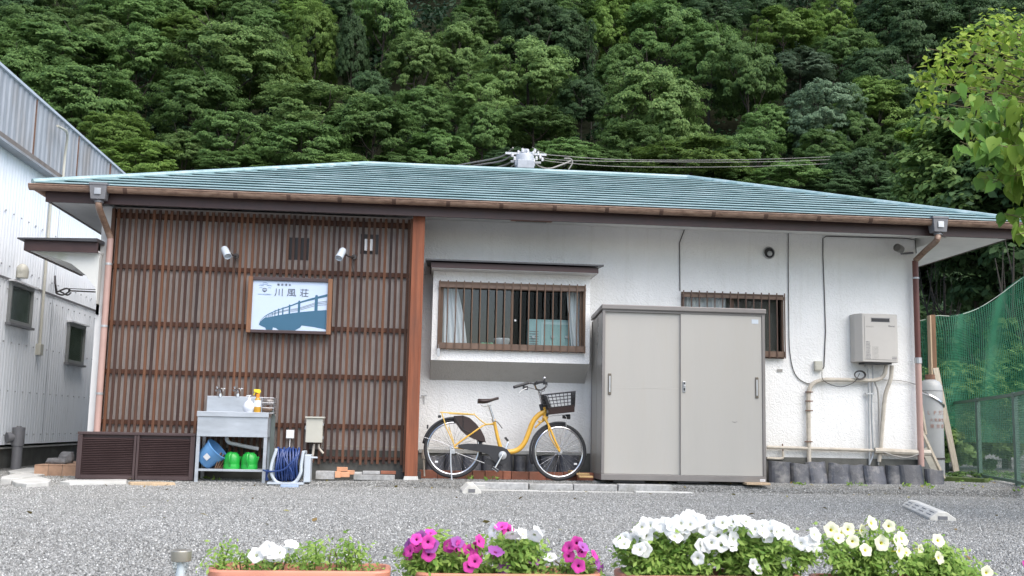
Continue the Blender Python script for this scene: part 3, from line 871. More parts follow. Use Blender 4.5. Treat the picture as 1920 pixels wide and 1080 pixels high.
# eave edge drip (dark), fascia, soffit
FX0, FX1, FY = -4.075, 7.145, -0.82
mk('drip_edge', MB().box(EX0 + .03, EX1 - .03, EY0 + .012, EY0 + .05, EZ - .04, EZ - .014), MT['darkmetal'], house)
mk('fascia', MB().box(FX0, FX1, FY, FY + .03, 2.985, EZ - .042), MT['fascia'], house)
mk('fascia', MB().box(FX0, FX0 + .03, FY + .031, EY1 - .1, 2.995, EZ - .042), MT['fascia'], house)
mk('fascia', MB().box(FX1 - .03, FX1, FY + .031, EY1 - .1, 2.995, EZ - .042), MT['fascia'], house)
s1 = MB().hexa([(WX0 - .06, FY + .031, 3.012), (WX1 + .06, FY + .031, 3.012), (WX1 + .06, -0.001, 3.105), (WX0 - .06, -0.001, 3.105),
                (WX0 - .06, FY + .031, 3.03), (WX1 + .06, FY + .031, 3.03), (WX1 + .06, -0.001, 3.125), (WX0 - .06, -0.001, 3.125)])
mk('soffit', s1, MT['soffit'], house)
mk('soffit', MB().box(FX0 + .031, WX0 - .061, FY + .031, EY1 - .12, 3.000, 3.118), MT['soffit'], house)
mk('soffit', MB().box(WX1 + .061, FX1 - .031, FY + .031, EY1 - .12, 3.000, 3.118), MT['soffit'], house)
# soffit vent
v0 = W(958, 411, -0.42); v1 = W(1034, 418, -0.42)
def sof_z(y): return 3.012 + (y - FY - .031) / (-FY - .032) * .093
vt = MB().hexa([(v0.x, -.50, sof_z(-.5) - .008), (v1.x, -.50, sof_z(-.5) - .008), (v1.x, -.36, sof_z(-.36) - .008), (v0.x, -.36, sof_z(-.36) - .008),
                (v0.x, -.50, sof_z(-.5) - .001), (v1.x, -.50, sof_z(-.5) - .001), (v1.x, -.36, sof_z(-.36) - .001), (v0.x, -.36, sof_z(-.36) - .001)])
vent = mk('soffit_vent', vt, mat('vent_brown', (0.30, 0.13, 0.09), 0.6, world_space=True), house)
sl = MB()
for i in range(14):
    x = v0.x + .07 + i * (v1.x - v0.x - .14) / 13
    sl.obox((x, -.43, sof_z(-.43) - .011), (.012, .09, .004))
mk('vent_slot', sl, MT['black'], vent)

# gutter: half-round, with brackets
gm = MB()
prof = [(-0.058 * math.cos(rad(a)), -0.058 * math.sin(rad(a))) for a in range(0, 181, 20)]
gx0, gx1 = -4.22, 7.40
vs = []
for x in (gx0, gx1):
    for (py_, pz_) in prof: vs.append((x, -0.90 + py_ - .012, 3.145 + pz_))
n = len(prof)
gm.add(vs, [(i, i + 1, n + i + 1, n + i) for i in range(n - 1)] + [tuple(range(n)), tuple(range(2 * n - 1, n - 1, -1))])
gut = mk('gutter', gm, MT['gutter'], house, smooth=True)
gut.modifiers.new('solid', 'SOLIDIFY').thickness = 0.004
rim = MB(); rim.tube([(gx0, -0.970, 3.146), (gx1, -0.970, 3.146)], 0.008, 6)
mk('gutter_rim', rim, MT['gutter'], gut, smooth=True)
gs = MB()
vs = []
for y_ in (FY - .08, 5.8):
    for (py_, pz_) in prof: vs.append((FX0 - .075 + py_, y_, 3.145 + pz_))
gs.add(vs, [(i, i + 1, n + i + 1, n + i) for i in range(n - 1)])
mk('gutter', gs, MT['gutter'], house, smooth=True).modifiers.new('solid', 'SOLIDIFY').thickness = 0.004
jb = MB()
ringp = [(0.062 * -math.cos(rad(a)), -0.062 * math.sin(rad(a))) for a in range(0, 181, 20)]
for x in (0.0,):
    vs = []
    for xx in (-.022, .022):
        for (py_, pz_) in ringp: vs.append((xx, py_, pz_))
    jb.add(vs, [(i, i + 1, n + i + 1, n + i) for i in range(n - 1)])
jme = bpy.data.meshes.new('gutter_joint'); jme.from_pydata(jb.v, [], jb.f); jme.update(); jme.materials.append(MT['jointdark'])
for px in (232, 440, 540, 636, 738, 840, 940, 1040, 1138, 1240, 1338, 1436, 1535, 1632, 1840):
    x = W(px, 395, -.95).x
    o = link_mesh('gutter_joint', jme, None, gut, Vector((x, -.912, 3.145)) - origin(gut))
    o.modifiers.new('solid', 'SOLIDIFY').thickness = 0.005

# downpipes (collector box, elbow, pipe)
def downpipe(px, top, elbow, upper_mat, y_in, swap_px=None, base=None):
    c = W(px, 366 if px < 900 else 420, -.93)
    root = bpy.data.objects.new('downpipe', None); COL.objects.link(root); root.parent = house
    root.location = Vector((c.x, -.91, 3.1)) - origin(house)
    pb = MB()
    zt = 3.19
    for (w0, w1, z0, z1) in ((.075, .092, zt - .185, zt - .03),):
        pb.hexa([(c.x - w0, -.985, z0), (c.x + w0, -.985, z0), (c.x + w0, -.86, z0), (c.x - w0, -.86, z0),
                 (c.x - w1, -1.0, z1), (c.x + w1, -1.0, z1), (c.x + w1, -.84, z1), (c.x - w1, -.84, z1)])
    pb.box(c.x - .098, c.x + .098, -1.006, -.84, zt - .03, zt - .005)
    pb.lathe([(.05, -.03), (.045, 0)], (c.x, -.92, zt - .185), 14)
    mk('collector_box', pb, MT['grey_pl'], root, bevel=.004)
    em = MB()
    em.obox((c.x, -1.002, zt - .1), (.07, .006, .07))
    mk('emblem', em, MT['galv'], root, bevel=.002)
    return root, Vector((c.x, -.92, zt - .2))
rootL, s0 = downpipe(186, None, None, None, 0)
e0 = W(207, 447, -.56)
pp = MB(); pp.tube(curve([s0, s0 + Vector((0.0, .02, -.07)), (e0.x - .03, e0.y - .05, e0.z + .10), (e0.x, e0.y, e0.z)], 6), .036, 12)
mk('elbow_pipe', pp, MT['gutter'], rootL, smooth=True)
b0 = Vector((e0.x - .0, e0.y, 0.05))
pp = MB(); pp.tube([e0, (e0.x, e0.y, -.02)], .036, 12)
mk('pipe', pp, MT['pinkpipe'], rootL, smooth=True)
pp = MB()
for z in (2.35, 1.65, 0.9): mk('pipe_clip', MB().lathe([(.041, -.012), (.041, .012)], (e0.x, e0.y, z), 12), MT['galv'], rootL)
rootR, s0 = downpipe(1759, None, None, None, 0)
e0 = W(1716, 489, -.09)
pp = MB(); pp.tube(curve([s0, s0 + Vector((-.01, .03, -.08)), (e0.x + .06, e0.y - .14, e0.z + .10), (e0.x, e0.y, e0.z)], 6), .036, 12)
mk('elbow_pipe', pp, MT['gutter'], rootR, smooth=True)
zj = W(1722, 676, -.09).z
pp = MB(); pp.tube([e0, (e0.x, e0.y, zj)], .037, 12)
mk('pipe', pp, MT['copperpipe'], rootR, smooth=True)
pp = MB(); pp.tube([(e0.x, e0.y, zj), (e0.x, e0.y, .25)], .038, 12)
mk('pipe', pp, MT['pinkpipe'], rootR, smooth=True)
mk('pipe_clip', MB().lathe([(.046, -.035), (.046, .035)], (e0.x, e0.y, zj), 14), MT['galv'], rootR); mk('pipe_clip', MB().lathe([(.043, -.01), (.043, .01)], (e0.x, e0.y, 2.58), 12), MT['galv'], rootR)

# porch roof at the left end with curved bracket
LX0_ = -3.43
pa = W(46, 448, -.75)
px0, px1 = pa.x, -3.50
mk('porch_fascia', MB().box(px0, px1 - .002, -.75, -.72, 2.445, 2.56), MT['fascia'], house)
mk('porch_fascia', MB().box(px0, px0 + .03, -.719, 1.3, 2.445, 2.56), MT['fascia'], house)
mk('porch_roof', MB().hexa([(px0 - .06, -.80, 2.562), (px1, -.80, 2.562), (px1, 1.3, 2.60), (px0 - .06, 1.3, 2.562),
                            (px0 - .06, -.80, 2.578), (px1, -.80, 2.60), (px1, 1.3, 2.66), (px0 - .06, 1.3, 2.578)]), MT['darkmetal'], house)
mk('porch_soffit', MB().box(px0 + .031, px1 - .002, -.719, 1.3, 2.455, 2.475), MT['soffit'], house)
poly = [(px1 - .001, -.64, 2.454)]
pts = [W(62, 474, -.62), W(100, 482, -.62), W(135, 495, -.62), W(160, 515, -.62), W(180, 540, -.62), W(196, 570, -.62)]
poly = [(min(p.x, px1 - .006), -.64, min(p.z, 2.4535)) for p in pts] + [(px1 - .006, -.64, pts[-1].z - .12), (px1 - .006, -.64, 2.454)]
poly[0] = (px0 + .05, -.64, 2.4535)
mk('curved_bracket', MB().prism(poly, (0, .12, 0)), mat('porch_render', (0.60, 0.61, 0.585), .85, .06, 4, .4, 60, world_space=True, dirt=(0.30, 0.33, 0.20), dirt_amt=.7), house)
mk('corner_board', MB().box(-3.545, LX0_ - .014, -.50, -.02, 0.1, 3.02), mat('corner_render', (0.66, 0.665, 0.66), .8, .05, 3, world_space=True), house)

# ---- bay window
BX0, BX1, BY, BZ0, BZ1 = .225, 2.09, -.35, 1.381, 2.43
wx0, wx1, wz0, wz1 = .291, 2.031, 1.509, 2.309
bay = bpy.data.objects.new('bay_window', None); COL.objects.link(bay); bay.parent = house
bay.location = Vector((1.15, 0, 1.3)) - origin(house)
mk('bay_box', wall_holes(BX0, BX1, BZ0, BZ1, BY, BY + .08, [(wx0, wx1, wz0, wz1)]), MT['stucco'], bay)
sb = MB().box(BX0, BX0 + .06, BY + .0805, -.001, BZ0, BZ1).box(BX1 - .06, BX1, BY + .0805, -.001, BZ0, BZ1)
sb.box(BX0 + .061, BX1 - .061, BY + .0805, -.001, BZ1 - .05, BZ1)
mk('bay_side', sb, MT['stucco'], bay)
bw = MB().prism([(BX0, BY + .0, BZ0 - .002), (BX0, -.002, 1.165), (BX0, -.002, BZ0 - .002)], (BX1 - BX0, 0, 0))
mk('bay_underside', bw, MT['stucco_shaded'], bay)
# canopy
mk('canopy_fascia', MB().box(.19, 2.15, -.56, -.002, 2.436, 2.500), MT['fascia'], bay)
mk('canopy_roof', MB().hexa([(.12, -.61, 2.512), (2.205, -.61, 2.512), (2.16, -.002, 2.53), (.16, -.002, 2.53),
                             (.12, -.61, 2.530), (2.205, -.61, 2.530), (2.16, -.002, 2.60), (.16, -.002, 2.60)]), MT['darkmetal'], bay)
mk('canopy_soffit', MB().box(.2, 2.14, -.555, -.002, 2.4315, 2.4355), MT['soffit'], bay)
# window: frame, sashes, glass, grille
def window(x0, x1, z0, z1, y, nb, gy, split, parent_, interior=True, name='window'):
    wroot = mk(name, MB().box(x0, x1, y, y + .05, z0, z0 + .035).box(x0, x1, y, y + .05, z1 - .035, z1).box(x0, x0 + .03, y, y + .05, z0 + .036, z1 - .036).box(x1 - .03, x1, y, y + .05, z0 + .036, z1 - .036), MT['bronze'], parent_, bevel=.003)
    return wroot
def grille(x0, x1, z0, z1, y, nb, parent_, m_):
    gb = MB().box(x0, x1, y + .012, y + .026, z1 - .075, z1 - .04)
    rb = mk('grille_rail', gb, MT['bronze2'], parent_)
    mk('grille_rail', MB().box(x0, x1, y + .012, y + .026, z0 + .015, z0 + .085), MT['bronze2'], parent_)
    me = bpy.data.meshes.new('grille_bar')
    b_ = MB().box(-.0065, .0065, 0, .011, 0, z1 - z0 + .005)
    me.from_pydata(b_.v, [], b_.f); me.update(); me.materials.append(m_)
    for i in range(nb):
        x = x0 + .012 + (x1 - x0 - .024) * i / (nb - 1)
        o = link_mesh('grille_bar', me, None, parent_, Vector((x, y, z0)) - origin(parent_))
win = window(wx0, wx1, wz0, wz1, BY - .012, 19, 0, 0, bay)
ym = (wx0 + wx1) / 2
st = MB()
def sash(x0, x1, y, mb):
    mb.box(x0, x0 + .028, y, y + .022, wz0 + .036, wz1 - .036).box(x1 - .028, x1, y, y + .022, wz0 + .036, wz1 - .036)
    mb.box(x0 + .0285, x1 - .0285, y, y + .022, wz0 + .036, wz0 + .075).box(x0 + .0285, x1 - .0285, y, y + .022, wz1 - .075, wz1 - .036)
m1 = MB(); sash(wx0 + .031, ym + .015, BY + .012, m1)
m2 = MB(); sash(ym - .015, wx1 - .031, BY + .037, m2)
sa = mk('sash', m1, MT['bronze'], bay); sb2 = mk('sash', m2, MT['bronze'], bay)
mk('pane', MB().box(wx0 + .059, ym - .013, BY + .022, BY + .025, wz0 + .07, wz1 - .07), MT['glass_reflective'], bay)
mk('pane', MB().box(ym + .013, wx1 - .059, BY + .047, BY + .050, wz0 + .07, wz1 - .07), MT['glass'], bay)
grille(wx0 + .0, wx1 + .0, wz0 - .01, wz1 + .0, BY - .075, 19, bay, MT['bronze'])
gb = MB()
for x in (wx0 + .02, wx1 - .02):
    for z in (wz0 + .04, wz1 - .06): gb.box(x - .01, x + .01, BY - .048, BY - .0125, z - .01, z + .01)
mk('grille_bracket', gb, MT['bronze'], bay)
# sill shelf, dark lining so the room reads deep
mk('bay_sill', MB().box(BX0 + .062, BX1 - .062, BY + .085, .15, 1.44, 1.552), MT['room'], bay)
lk = MB(); lk.lathe([(.012, 0), (.014, .01), (.012, .02)], W(966, 601, BY + .012), 10, axis_to((0, -1, 0)))
mk('sash_lock', lk, MT['white'], bay)
def curtain(x0t, x1t, x0b, x1b, y, z0, z1, folds, name, m_, parent_, mid=None):
    mb = MB(); n = folds * 6; rows = 12
    for j in range(rows + 1):
        t = j / rows
        for i in range(n + 1):
            u = i / n
            a = x0t + (x0b - x0t) * t; b = x1t + (x1b - x1t) * t
            if mid is not None: b += mid * math.sin(math.pi * t)
            mb.v.append((a + (b - a) * u, y + .022 * math.sin(u * folds * 6.283 + .6 * math.sin(3 * t)), z1 + (z0 - z1) * t))
    mb.f = [(j * (n + 1) + i, j * (n + 1) + i + 1, (j + 1) * (n + 1) + i + 1, (j + 1) * (n + 1) + i) for j in range(rows) for i in range(n)]
    o = mk(name, mb, m_, parent_, smooth=True)
    return o
curtain(W(829, 545, -.2).x, W(857, 545, -.2).x, W(826, 640, -.2).x, W(877, 640, -.2).x, -.21, 1.50, 2.27, 5, 'curtain', MT['curtain'], bay, mid=.02)
curtain(W(1062, 545, -.2).x, W(1092, 545, -.2).x, W(1073, 640, -.2).x, W(1093, 640, -.2).x, -.20, 1.50, 2.27, 4, 'curtain', MT['curtain'], bay, mid=-.01)
# key tag hanging from grille corner
kt = W(822, 660, -.43)
bpy.data.objects.remove(o)
o = mk('hanging_tag', MB().box(kt.x - .017, kt.x + .017, -.437, -.429, kt.z - .05, kt.z + .04).tube([(kt.x, -.433, kt.z + .04), (kt.x, -.433, kt.z + .09)], .003, 5), MT['galv'], None, loc=(kt.x, -.433, kt.z), bevel=.002)
tag(o, 'small grey tag hanging from the lower left corner of the bay window grille', 'tag')

# things on the window shelf
def top(name, mb, m_, loc, label, cat, smooth=False, bevel=0, group=None):
    o = mk(name, mb, m_, None, smooth=smooth, bevel=bevel, loc=loc)
    return tag(o, label, cat, group)
a0 = W(990, 598, -.05); a1 = W(1073, 643, -.05)
oven = E('toaster_oven', ((a0.x + a1.x) / 2, 0.02, a1.z), 'pale blue-green appliance with two round knobs behind the right window pane', 'appliance')
mapp = mat('pale_aqua_appliance', (0.36, 0.55, 0.55), .35, .05)
mk('casing', MB().box(a0.x, a1.x, -.05, .1, 1.553, a0.z), mapp, oven, bevel=.01)
mk('door_frame', MB().box(a0.x + .16, a1.x - .02, -.058, -.051, 1.565, a0.z - .03), mat('aqua_frame', (0.50, 0.66, 0.66), .35, .05), oven, bevel=.003)
mk('door_glass', MB().box(a0.x + .19, a1.x - .05, -.063, -.059, 1.60, a0.z - .06), mat('aqua_glass', (0.30, 0.48, 0.47), .15, .05), oven, bevel=.002)
for x in (1000, 1036, 1062):
    k = W(x, 632, -.065); mk('knob', MB().lathe([(.022, 0), (.018, .02)], k, 12, axis_to((0, -1, 0))), MT['galv'], oven, smooth=True)
sl = MB()
for i in range(6): sl.box(a0.x + .02, a0.x + .13, -.054, -.051, 1.62 + i * .03, 1.63 + i * .03)
mk('vent_slots', sl, MT['grey_pl'], oven)
c = W(913, 636, -.1); mb = MB()
for k in range(3): mb.sph((c.x - .05 + .05 * k, -.14, 1.588), .035, 8, 6, (1, .8, .9))
top('dish_sponge', mb, mat('mint_sponge', (0.12, 0.42, 0.22), .8, .2), (c.x, -.14, 1.553), 'green sponge scrubbers behind the left window pane', 'sponge', True)
c = W(940, 634, -.06); mb = MB().lathe([(.03, 0), (.08, .04), (.10, .11), (.09, .12)], (c.x, -.12, 1.553), 16)
top('upturned_bowl', mb, MT['white'], (c.x, -.12, 1.553), 'white rounded bowl standing behind the window beside the green sponge', 'bowl', True)

# ---- narrow barred window
nw = bpy.data.objects.new('narrow_window', None); COL.objects.link(nw); nw.parent = house
nw.location = Vector((W2[0], 0, W2[2])) - origin(house)
x0, x1, z0, z1 = W2
mk('window_frame', MB().box(x0, x1, -.012, .05, z0, z0 + .04).box(x0, x1, -.012, .05, z1 - .035, z1).box(x0, x0 + .03, -.012, .05, z0 + .041, z1 - .036).box(x1 - .03, x1, -.012, .05, z0 + .041, z1 - .036).box((x0 + x1) / 2 - .02, (x0 + x1) / 2 + .02, .0, .05, z0 + .041, z1 - .036), mat('dark_bronze', (0.085, 0.05, 0.035), .4, .15, metal=.3, world_space=True), nw, bevel=.003)
mk('pane', MB().box(x0 + .031, (x0 + x1) / 2 - .021, .02, .024, z0 + .042, z1 - .037), MT['glass'], nw)
mk('pane', MB().box((x0 + x1) / 2 + .021, x1 - .031, .03, .034, z0 + .042, z1 - .037), MT['glass'], nw)
grille(x0, x1, z0 + .0, z1 + .005, -.085, 14, nw, mat('dark_bar', (0.10, 0.055, 0.04), .4, .15, world_space=True))
gb = MB()
for x in (x0 + .01, x1 - .01):
    for z in (z0 + .06, z1 - .06): gb.box(x - .008, x + .008, -.058, -.0125, z - .01, z + .01)
mk('grille_bracket', gb, MT['bronze'], nw)
curtain(x0 + .04, W(1362, 560, .1).x, x0 + .04, W(1362, 560, .1).x, .11, z0, z1, 7, 'curtain', MT['curtain'], nw)
mk('window_blind', MB().box(x0 + .60, x1 - .035, .10, .11, z0, z1), mat('dim_blind', (0.10, 0.095, 0.085), .9, .1, world_space=True), nw)

# ---- slatted cedar screen
LX0, LX1, LY, LZ0, LZ1 = -3.43, -.06, -.5, .18, 3.0
screen = E('slat_screen', (-1.75, -.5, 0), 'tall screen of weathered reddish cedar slats covering the left half of the house wall', 'slat screen')
mk('backing_board', MB().box(LX0 - .01, LX1 + .04, -.436, -.41, .33, 3.03), MT['backing'], screen)
mk('base_board', MB().box(LX0 - .01, LX1 + .04, -.445, -.41, -.05, .329), MT['darkconcrete'], screen)
NS = 51
sw = .030
sme = []
for k in range(6):
    z0_, z1_ = LZ0 + [0, .01, -.008, .004, -.012, .007][k], LZ1
    mb = MB(); n = 7
    for j in range(n + 1):
        z = z0_ + (z1_ - z0_) * j / n
        off = 0 if j in (0, n) else R.uniform(-.0022, .0022)
        for (dx, dy) in ((-sw / 2, 0), (sw / 2, 0), (sw / 2, .022), (-sw / 2, .022)): mb.v.append((dx + off, dy, z))
    for j in range(n):
        for q in range(4):
            q2 = (q + 1) % 4
            mb.f.append((j * 4 + q, j * 4 + q2, j * 4 + 4 + q2, j * 4 + 4 + q))
    mb.f += [(3, 2, 1, 0), tuple(4 * n + q for q in range(4))]
    me = bpy.data.meshes.new('slat'); me.from_pydata(mb.v, [], mb.f); me.update(); me.materials.append(MT['slat']); sme.append(me)
for i in range(NS):
    x = LX0 + .06 + (LX1 - LX0 - .08) * i / (NS - 1) + R.uniform(-.002, .002)
    link_mesh('slat', R.choice(sme), None, screen, Vector((x, LY + R.uniform(-.002, .002), 0)) - Vector((-1.75, -.5, 0)))
for z, hgt in ((2.345, .05), (1.70, .05), (1.155, .05), (.595, .05), (.24, .03), (2.93, .06)):
    mk('rail', MB().box(LX0 + .01, LX1, LY + .024, LY + .060, z - hgt / 2, z + hgt / 2), MT['rail'], screen)
mk('side_board', MB().box(LX0 - .012, LX0 + .022, LY - .012, -.41, .12, 3.0), MT['slat'], screen)
mk('side_board', MB().box(LX1 + .002, LX1 + .035, LY + .02, -.002, .12, 3.0), MT['rail'], screen)
# dark vent opening and small white box behind slats
c0 = W(538, 445, -.44); c1 = W(578, 488, -.44)
mk('vent_opening', MB().box(c0.x, c1.x, -.442, -.4365, c1.z, c0.z), MT['black'], screen)
c0 = W(677, 440, -.4); c1 = W(709, 478, -.4)
mk('box_recess', MB().box(c0.x, c1.x, -.441, -.4365, c1.z, c0.z), MT['black'], screen)
c0 = W(684, 449, -.42); c1 = W(702, 472, -.42)
tag(mk('junction_box', MB().box(c0.x, c1.x, -.474, -.443, c1.z, c0.z), MT['white'], None, bevel=.006, loc=(c0.x, -.41, c1.z)), 'small white box behind the slats at upper right of the cedar screen', 'junction box')

# ---- post
post = E('wooden_post', (.035, -.62, 0), 'tall square reddish cedar post at the right edge of the slat screen holding the eave', 'post')
ptp = W(783, 391, -.72)
mk('post_timber', MB().box(-.035, .105, -.72, -.58, .06, ptp.z), MT['post'], post, bevel=.005)
mk('side_strip', MB().box(-.058, -.036, -.66, -.58, .10, 2.98), MT['slat'], post)
pf = W(767, 897, -.72)
mk('footing', MB().hexa([(-.065, -.76, -.06), (.135, -.76, -.06), (.135, -.56, -.06), (-.065, -.56, -.06), (-.04, -.735, .059), (.11, -.735, .059), (.11, -.565, .059), (-.04, -.565, .059)]), MT['paleconcrete'], post, bevel=.006)

# ================================================================== NEIGHBOUR WAREHOUSE
NX = -5.0
def N_(px, py, X0=NX):            # point of the plane x = X0
    d = ray(px, py)
    return CL + d * (X0 / d.x)
ware = E('warehouse', (-6.5, 2, 0), 'white corrugated metal warehouse with grey ribbed parapet at the left edge', 'warehouse')
NY0, NY1 = -4.5, 9.0
zs = N_(100, 555).z; zb = N_(70, 831).z; zp = N_(60, 301).z; zt = N_(110, 233).z
def corrug(y0, y1, z0f, z1f, X0, pitch, depth, flat=False):
    mb = MB(); n = int((y1 - y0) / pitch * 6)
    for i in range(n + 1):
        y = y0 + (y1 - y0) * i / n
        ph = (y - y0) / pitch * 2 * math.pi
        x = X0 + (depth * math.sin(ph) if not flat else depth * max(-.55, min(.55, 1.6 * math.sin(ph))))
        mb.v += [(x, y, z0f), (x, y, z1f)]
    mb.f = [(2 * i, 2 * i + 2, 2 * i + 3, 2 * i + 1) for i in range(n)]
    return mb
for (a_, b_) in ((NY0, -1.0), (-1.0, 2.5), (2.5, 6), (6, NY1)):
    mk('wall_sheet', corrug(a_, b_ - .002, zb, zs, NX, .095, .014), MT['corr'], ware, smooth=True, auto=False)
    mk('wall_sheet', corrug(a_, b_ - .002, zs + .012, zp + .1, NX, .095, .014), MT['corr'], ware, smooth=True, auto=False)
mk('seam_strip', MB().box(NX + .015, NX + .022, NY0, NY1, zs - .012, zs + .018), MT['grey_pl'], ware)
mk('back_panel', MB().box(NX - 4, NX - .02, NY0, NY1, zb, zp + .09), MT['corr'], ware)
mk('foundation', MB().box(NX - 4, NX - .03, NY0, NY1, -.3, zb - .05), MT['darkconcrete'], ware)
mk('foundation_cap', MB().box(NX - .2, NX + .02, NY0, NY1, zb - .05, zb - .032), MT['concrete'], ware)
# parapet: three ribbed panels with rusty joints
PX = NX + .10
js = [N_(70, 0, PX).y, N_(144, 0, PX).y, N_(205, 0, PX).y]
js = [NY0, N_(65, 230, PX).y, N_(144, 300, PX).y, N_(205, 330, PX).y, NY1 + .3]
for a_, b_ in zip(js[:-1], js[1:]):
    mk('parapet_panel', corrug(a_ + .02, b_ - .02, zp, zt, PX, .17, .012, True), MT['corrgrey'], ware)
for y in js[1:-1]:
    mk('parapet_joint', MB().box(PX - .02, PX + .016, y - .014, y + .014, zp, zt - .01), MT['rust'], ware)
mk('parapet_cap', MB().box(PX - .10, PX + .03, NY0, NY1 + .3, zt, zt + .035), mat('pale_cap', (0.5, 0.55, 0.62), .4, .08, world_space=True), ware)
mk('parapet_base', MB().box(NX + .01, PX + .03, NY0, NY1 + .3, zp - .07, zp - .001), mat('parapet_base_grey', (.19, .165, .15), .6, .25, 9, world_space=True, dirt=(.12, .08, .06), dirt_amt=.6), ware)
mk('parapet_base', MB().box(NX + .01, PX + .05, NY0, NY1 + .3, zp - .10, zp - .071), MT['corrgrey'], ware)
mk('roof', MB().box(NX - 4, PX - .11, NY0, NY1, zt - .4, zt - .3), MT['corrgrey'], ware)
mk('end_wall', MB().box(NX - 4, NX + .03, NY1 + .0, NY1 + .05, zb, zp), MT['corr'], ware)
# windows
def nwin(pxa, pya, pxb, pyb):
    p0 = N_(pxa, pya, NX + .03); p1 = N_(pxb, pyb, NX + .03)
    y0, y1 = sorted((p0.y, p1.y)); z1, z0 = p0.z, p1.z
    X0 = NX + .012
    w_ = mk('window', MB().box(X0, X0 + .04, y0, y1, z0, z0 + .045).box(X0, X0 + .04, y0, y1, z1 - .045, z1).box(X0, X0 + .04, y0, y0 + .04, z0 + .046, z1 - .046).box(X0, X0 + .04, y1 - .04, y1, z0 + .046, z1 - .046), mat('window_grey_frame', (0.23, 0.24, 0.235), .4, .1, world_space=True), ware, bevel=.003)
    mk('pane', MB().box(X0 + .008, X0 + .014, y0 + .041, y1 - .041, z0 + .047, z1 - .047), mat('dark_green_pane', (0.045, 0.065, 0.055), .08, .25, 3, world_space=True), w_)
    mk('sill', MB().box(X0, X0 + .07, y0 - .03, y1 + .03, z0 - .03, z0 - .001), MT['grey_pl'], w_)
    mk('hood', MB().box(X0, X0 + .08, y0 - .04, y1 + .04, z1 + .001, z1 + .022), MT['white'], w_)
nwin(20, 527, 56, 615)
nwin(129, 604, 154, 685)
p = N_(42, 508, NX + .06)
vb = MB().sph((p.x, p.y, p.z), .085, 12, 8, (.9, 1, 1.1)).lathe([(.075, -.09), (.08, 0)], p, 12)
mk('vent_hood', vb, MT['beigebox'], ware, smooth=True)
p = N_(92, 388, NX + .04); q = N_(78, 650, NX + .04)
mk('conduit', MB().tube([(NX + .035, (p.y + q.y) / 2, zp - .1), (NX + .035, (p.y + q.y) / 2, q.z)], .02, 8), MT['beigebox'], ware, smooth=True)
mk('conduit_box', MB().box(NX + .0, NX + .07, (p.y + q.y) / 2 - .06, (p.y + q.y) / 2 + .06, q.z - .12, q.z + .03), MT['beigebox'], ware, bevel=.005)
# bolt rows
bm_ = MB()
for z in (zs - .12, zs + .16, (zs + zb) / 2 + .25, (zs + zb) / 2 - .35, zb + .12, (zs + zp) / 2):
    y = -1.6
    while y < 4.5:
        bm_.obox((NX + .018, y, z), (.012, .018, .018)); y += .264
o = mk('bolts', bm_, MT['galv'], ware); o['kind'] = 'stuff'
# roof cable pipe coming over the parapet
p0, p1, p2, p3 = N_(108, 236, PX + .1), N_(126, 250, PX + .12), N_(122, 290, PX + .06), N_(118, 338, PX + .06)
mk('overflow_pipe', MB().tube(curve([p0, p1, p2, p3], 5), .018, 7), MT['beigebox'], ware, smooth=True)
# wiring bracket with looped cable
br = E('cable_bracket', N_(105, 530, NX + .05), 'black wiring bracket with looped service cable on the white corrugated wall', 'cable bracket')
mk('bracket', MB().tube([N_(103, 518, NX + .05), N_(104, 535, NX + .15), N_(106, 550, NX + .15)], .015, 6), MT['cable'], br, smooth=True)
lp = MB()
lp.tube(curve([N_(106, 550, NX + .15), N_(118, 553, NX + .2), N_(131, 545, NX + .2), N_(124, 541, NX + .2), N_(108, 547, NX + .15)], 6), .012, 6)
lp.tube(curve([N_(112, 546, NX + .15), N_(126, 553, NX + .18), N_(133, 549, NX + .2)], 6), .012, 6)
mk('cable_loop', lp, MT['cable'], br, smooth=True)
lp = MB(); lp.tube([N_(128, 545, NX + .2), (-3.62, 3.5, N_(190, 546, NX + .2).z - .1)], .01, 6); lp.tube([N_(128, 541, NX + .2), (-3.62, 3.5, N_(190, 541, NX + .2).z - .1)], .006, 5)
mk('service_wire', lp, MT['cable'], br, smooth=True)

# grey drain pipe standing at the warehouse foot
gp = G(30, 873, -.03); gp = N_(31, 860, -4.84)
dr = E('drain_pipe', (gp.x, gp.y, -.03), 'dark grey standing drain pipe with capped side branch before the warehouse', 'drain pipe')
hz = N_(36, 806, -4.84).z
r_ = .062
mk('pipe', MB().lathe([(r_, -.1), (r_, hz - .2), (r_ + .012, hz - .195), (r_ + .012, hz)], (gp.x, gp.y, 0), 16), MT['grey_pl'], dr, smooth=True)
mk('cap', MB().lathe([(r_ + .014, hz), (r_ + .014, hz + .03), (r_ * .5, hz + .035), (r_ * .45, hz + .05)], (gp.x, gp.y, 0), 16), MT['grey_pl'], dr)
mk('side_branch', MB().lathe([(.05, 0), (.05, .09), (.066, .092), (.066, .14)], (gp.x, gp.y, hz - .09), 14, axis_to((-.75, -.66, -.05))), MT['grey_pl'], dr, smooth=True)

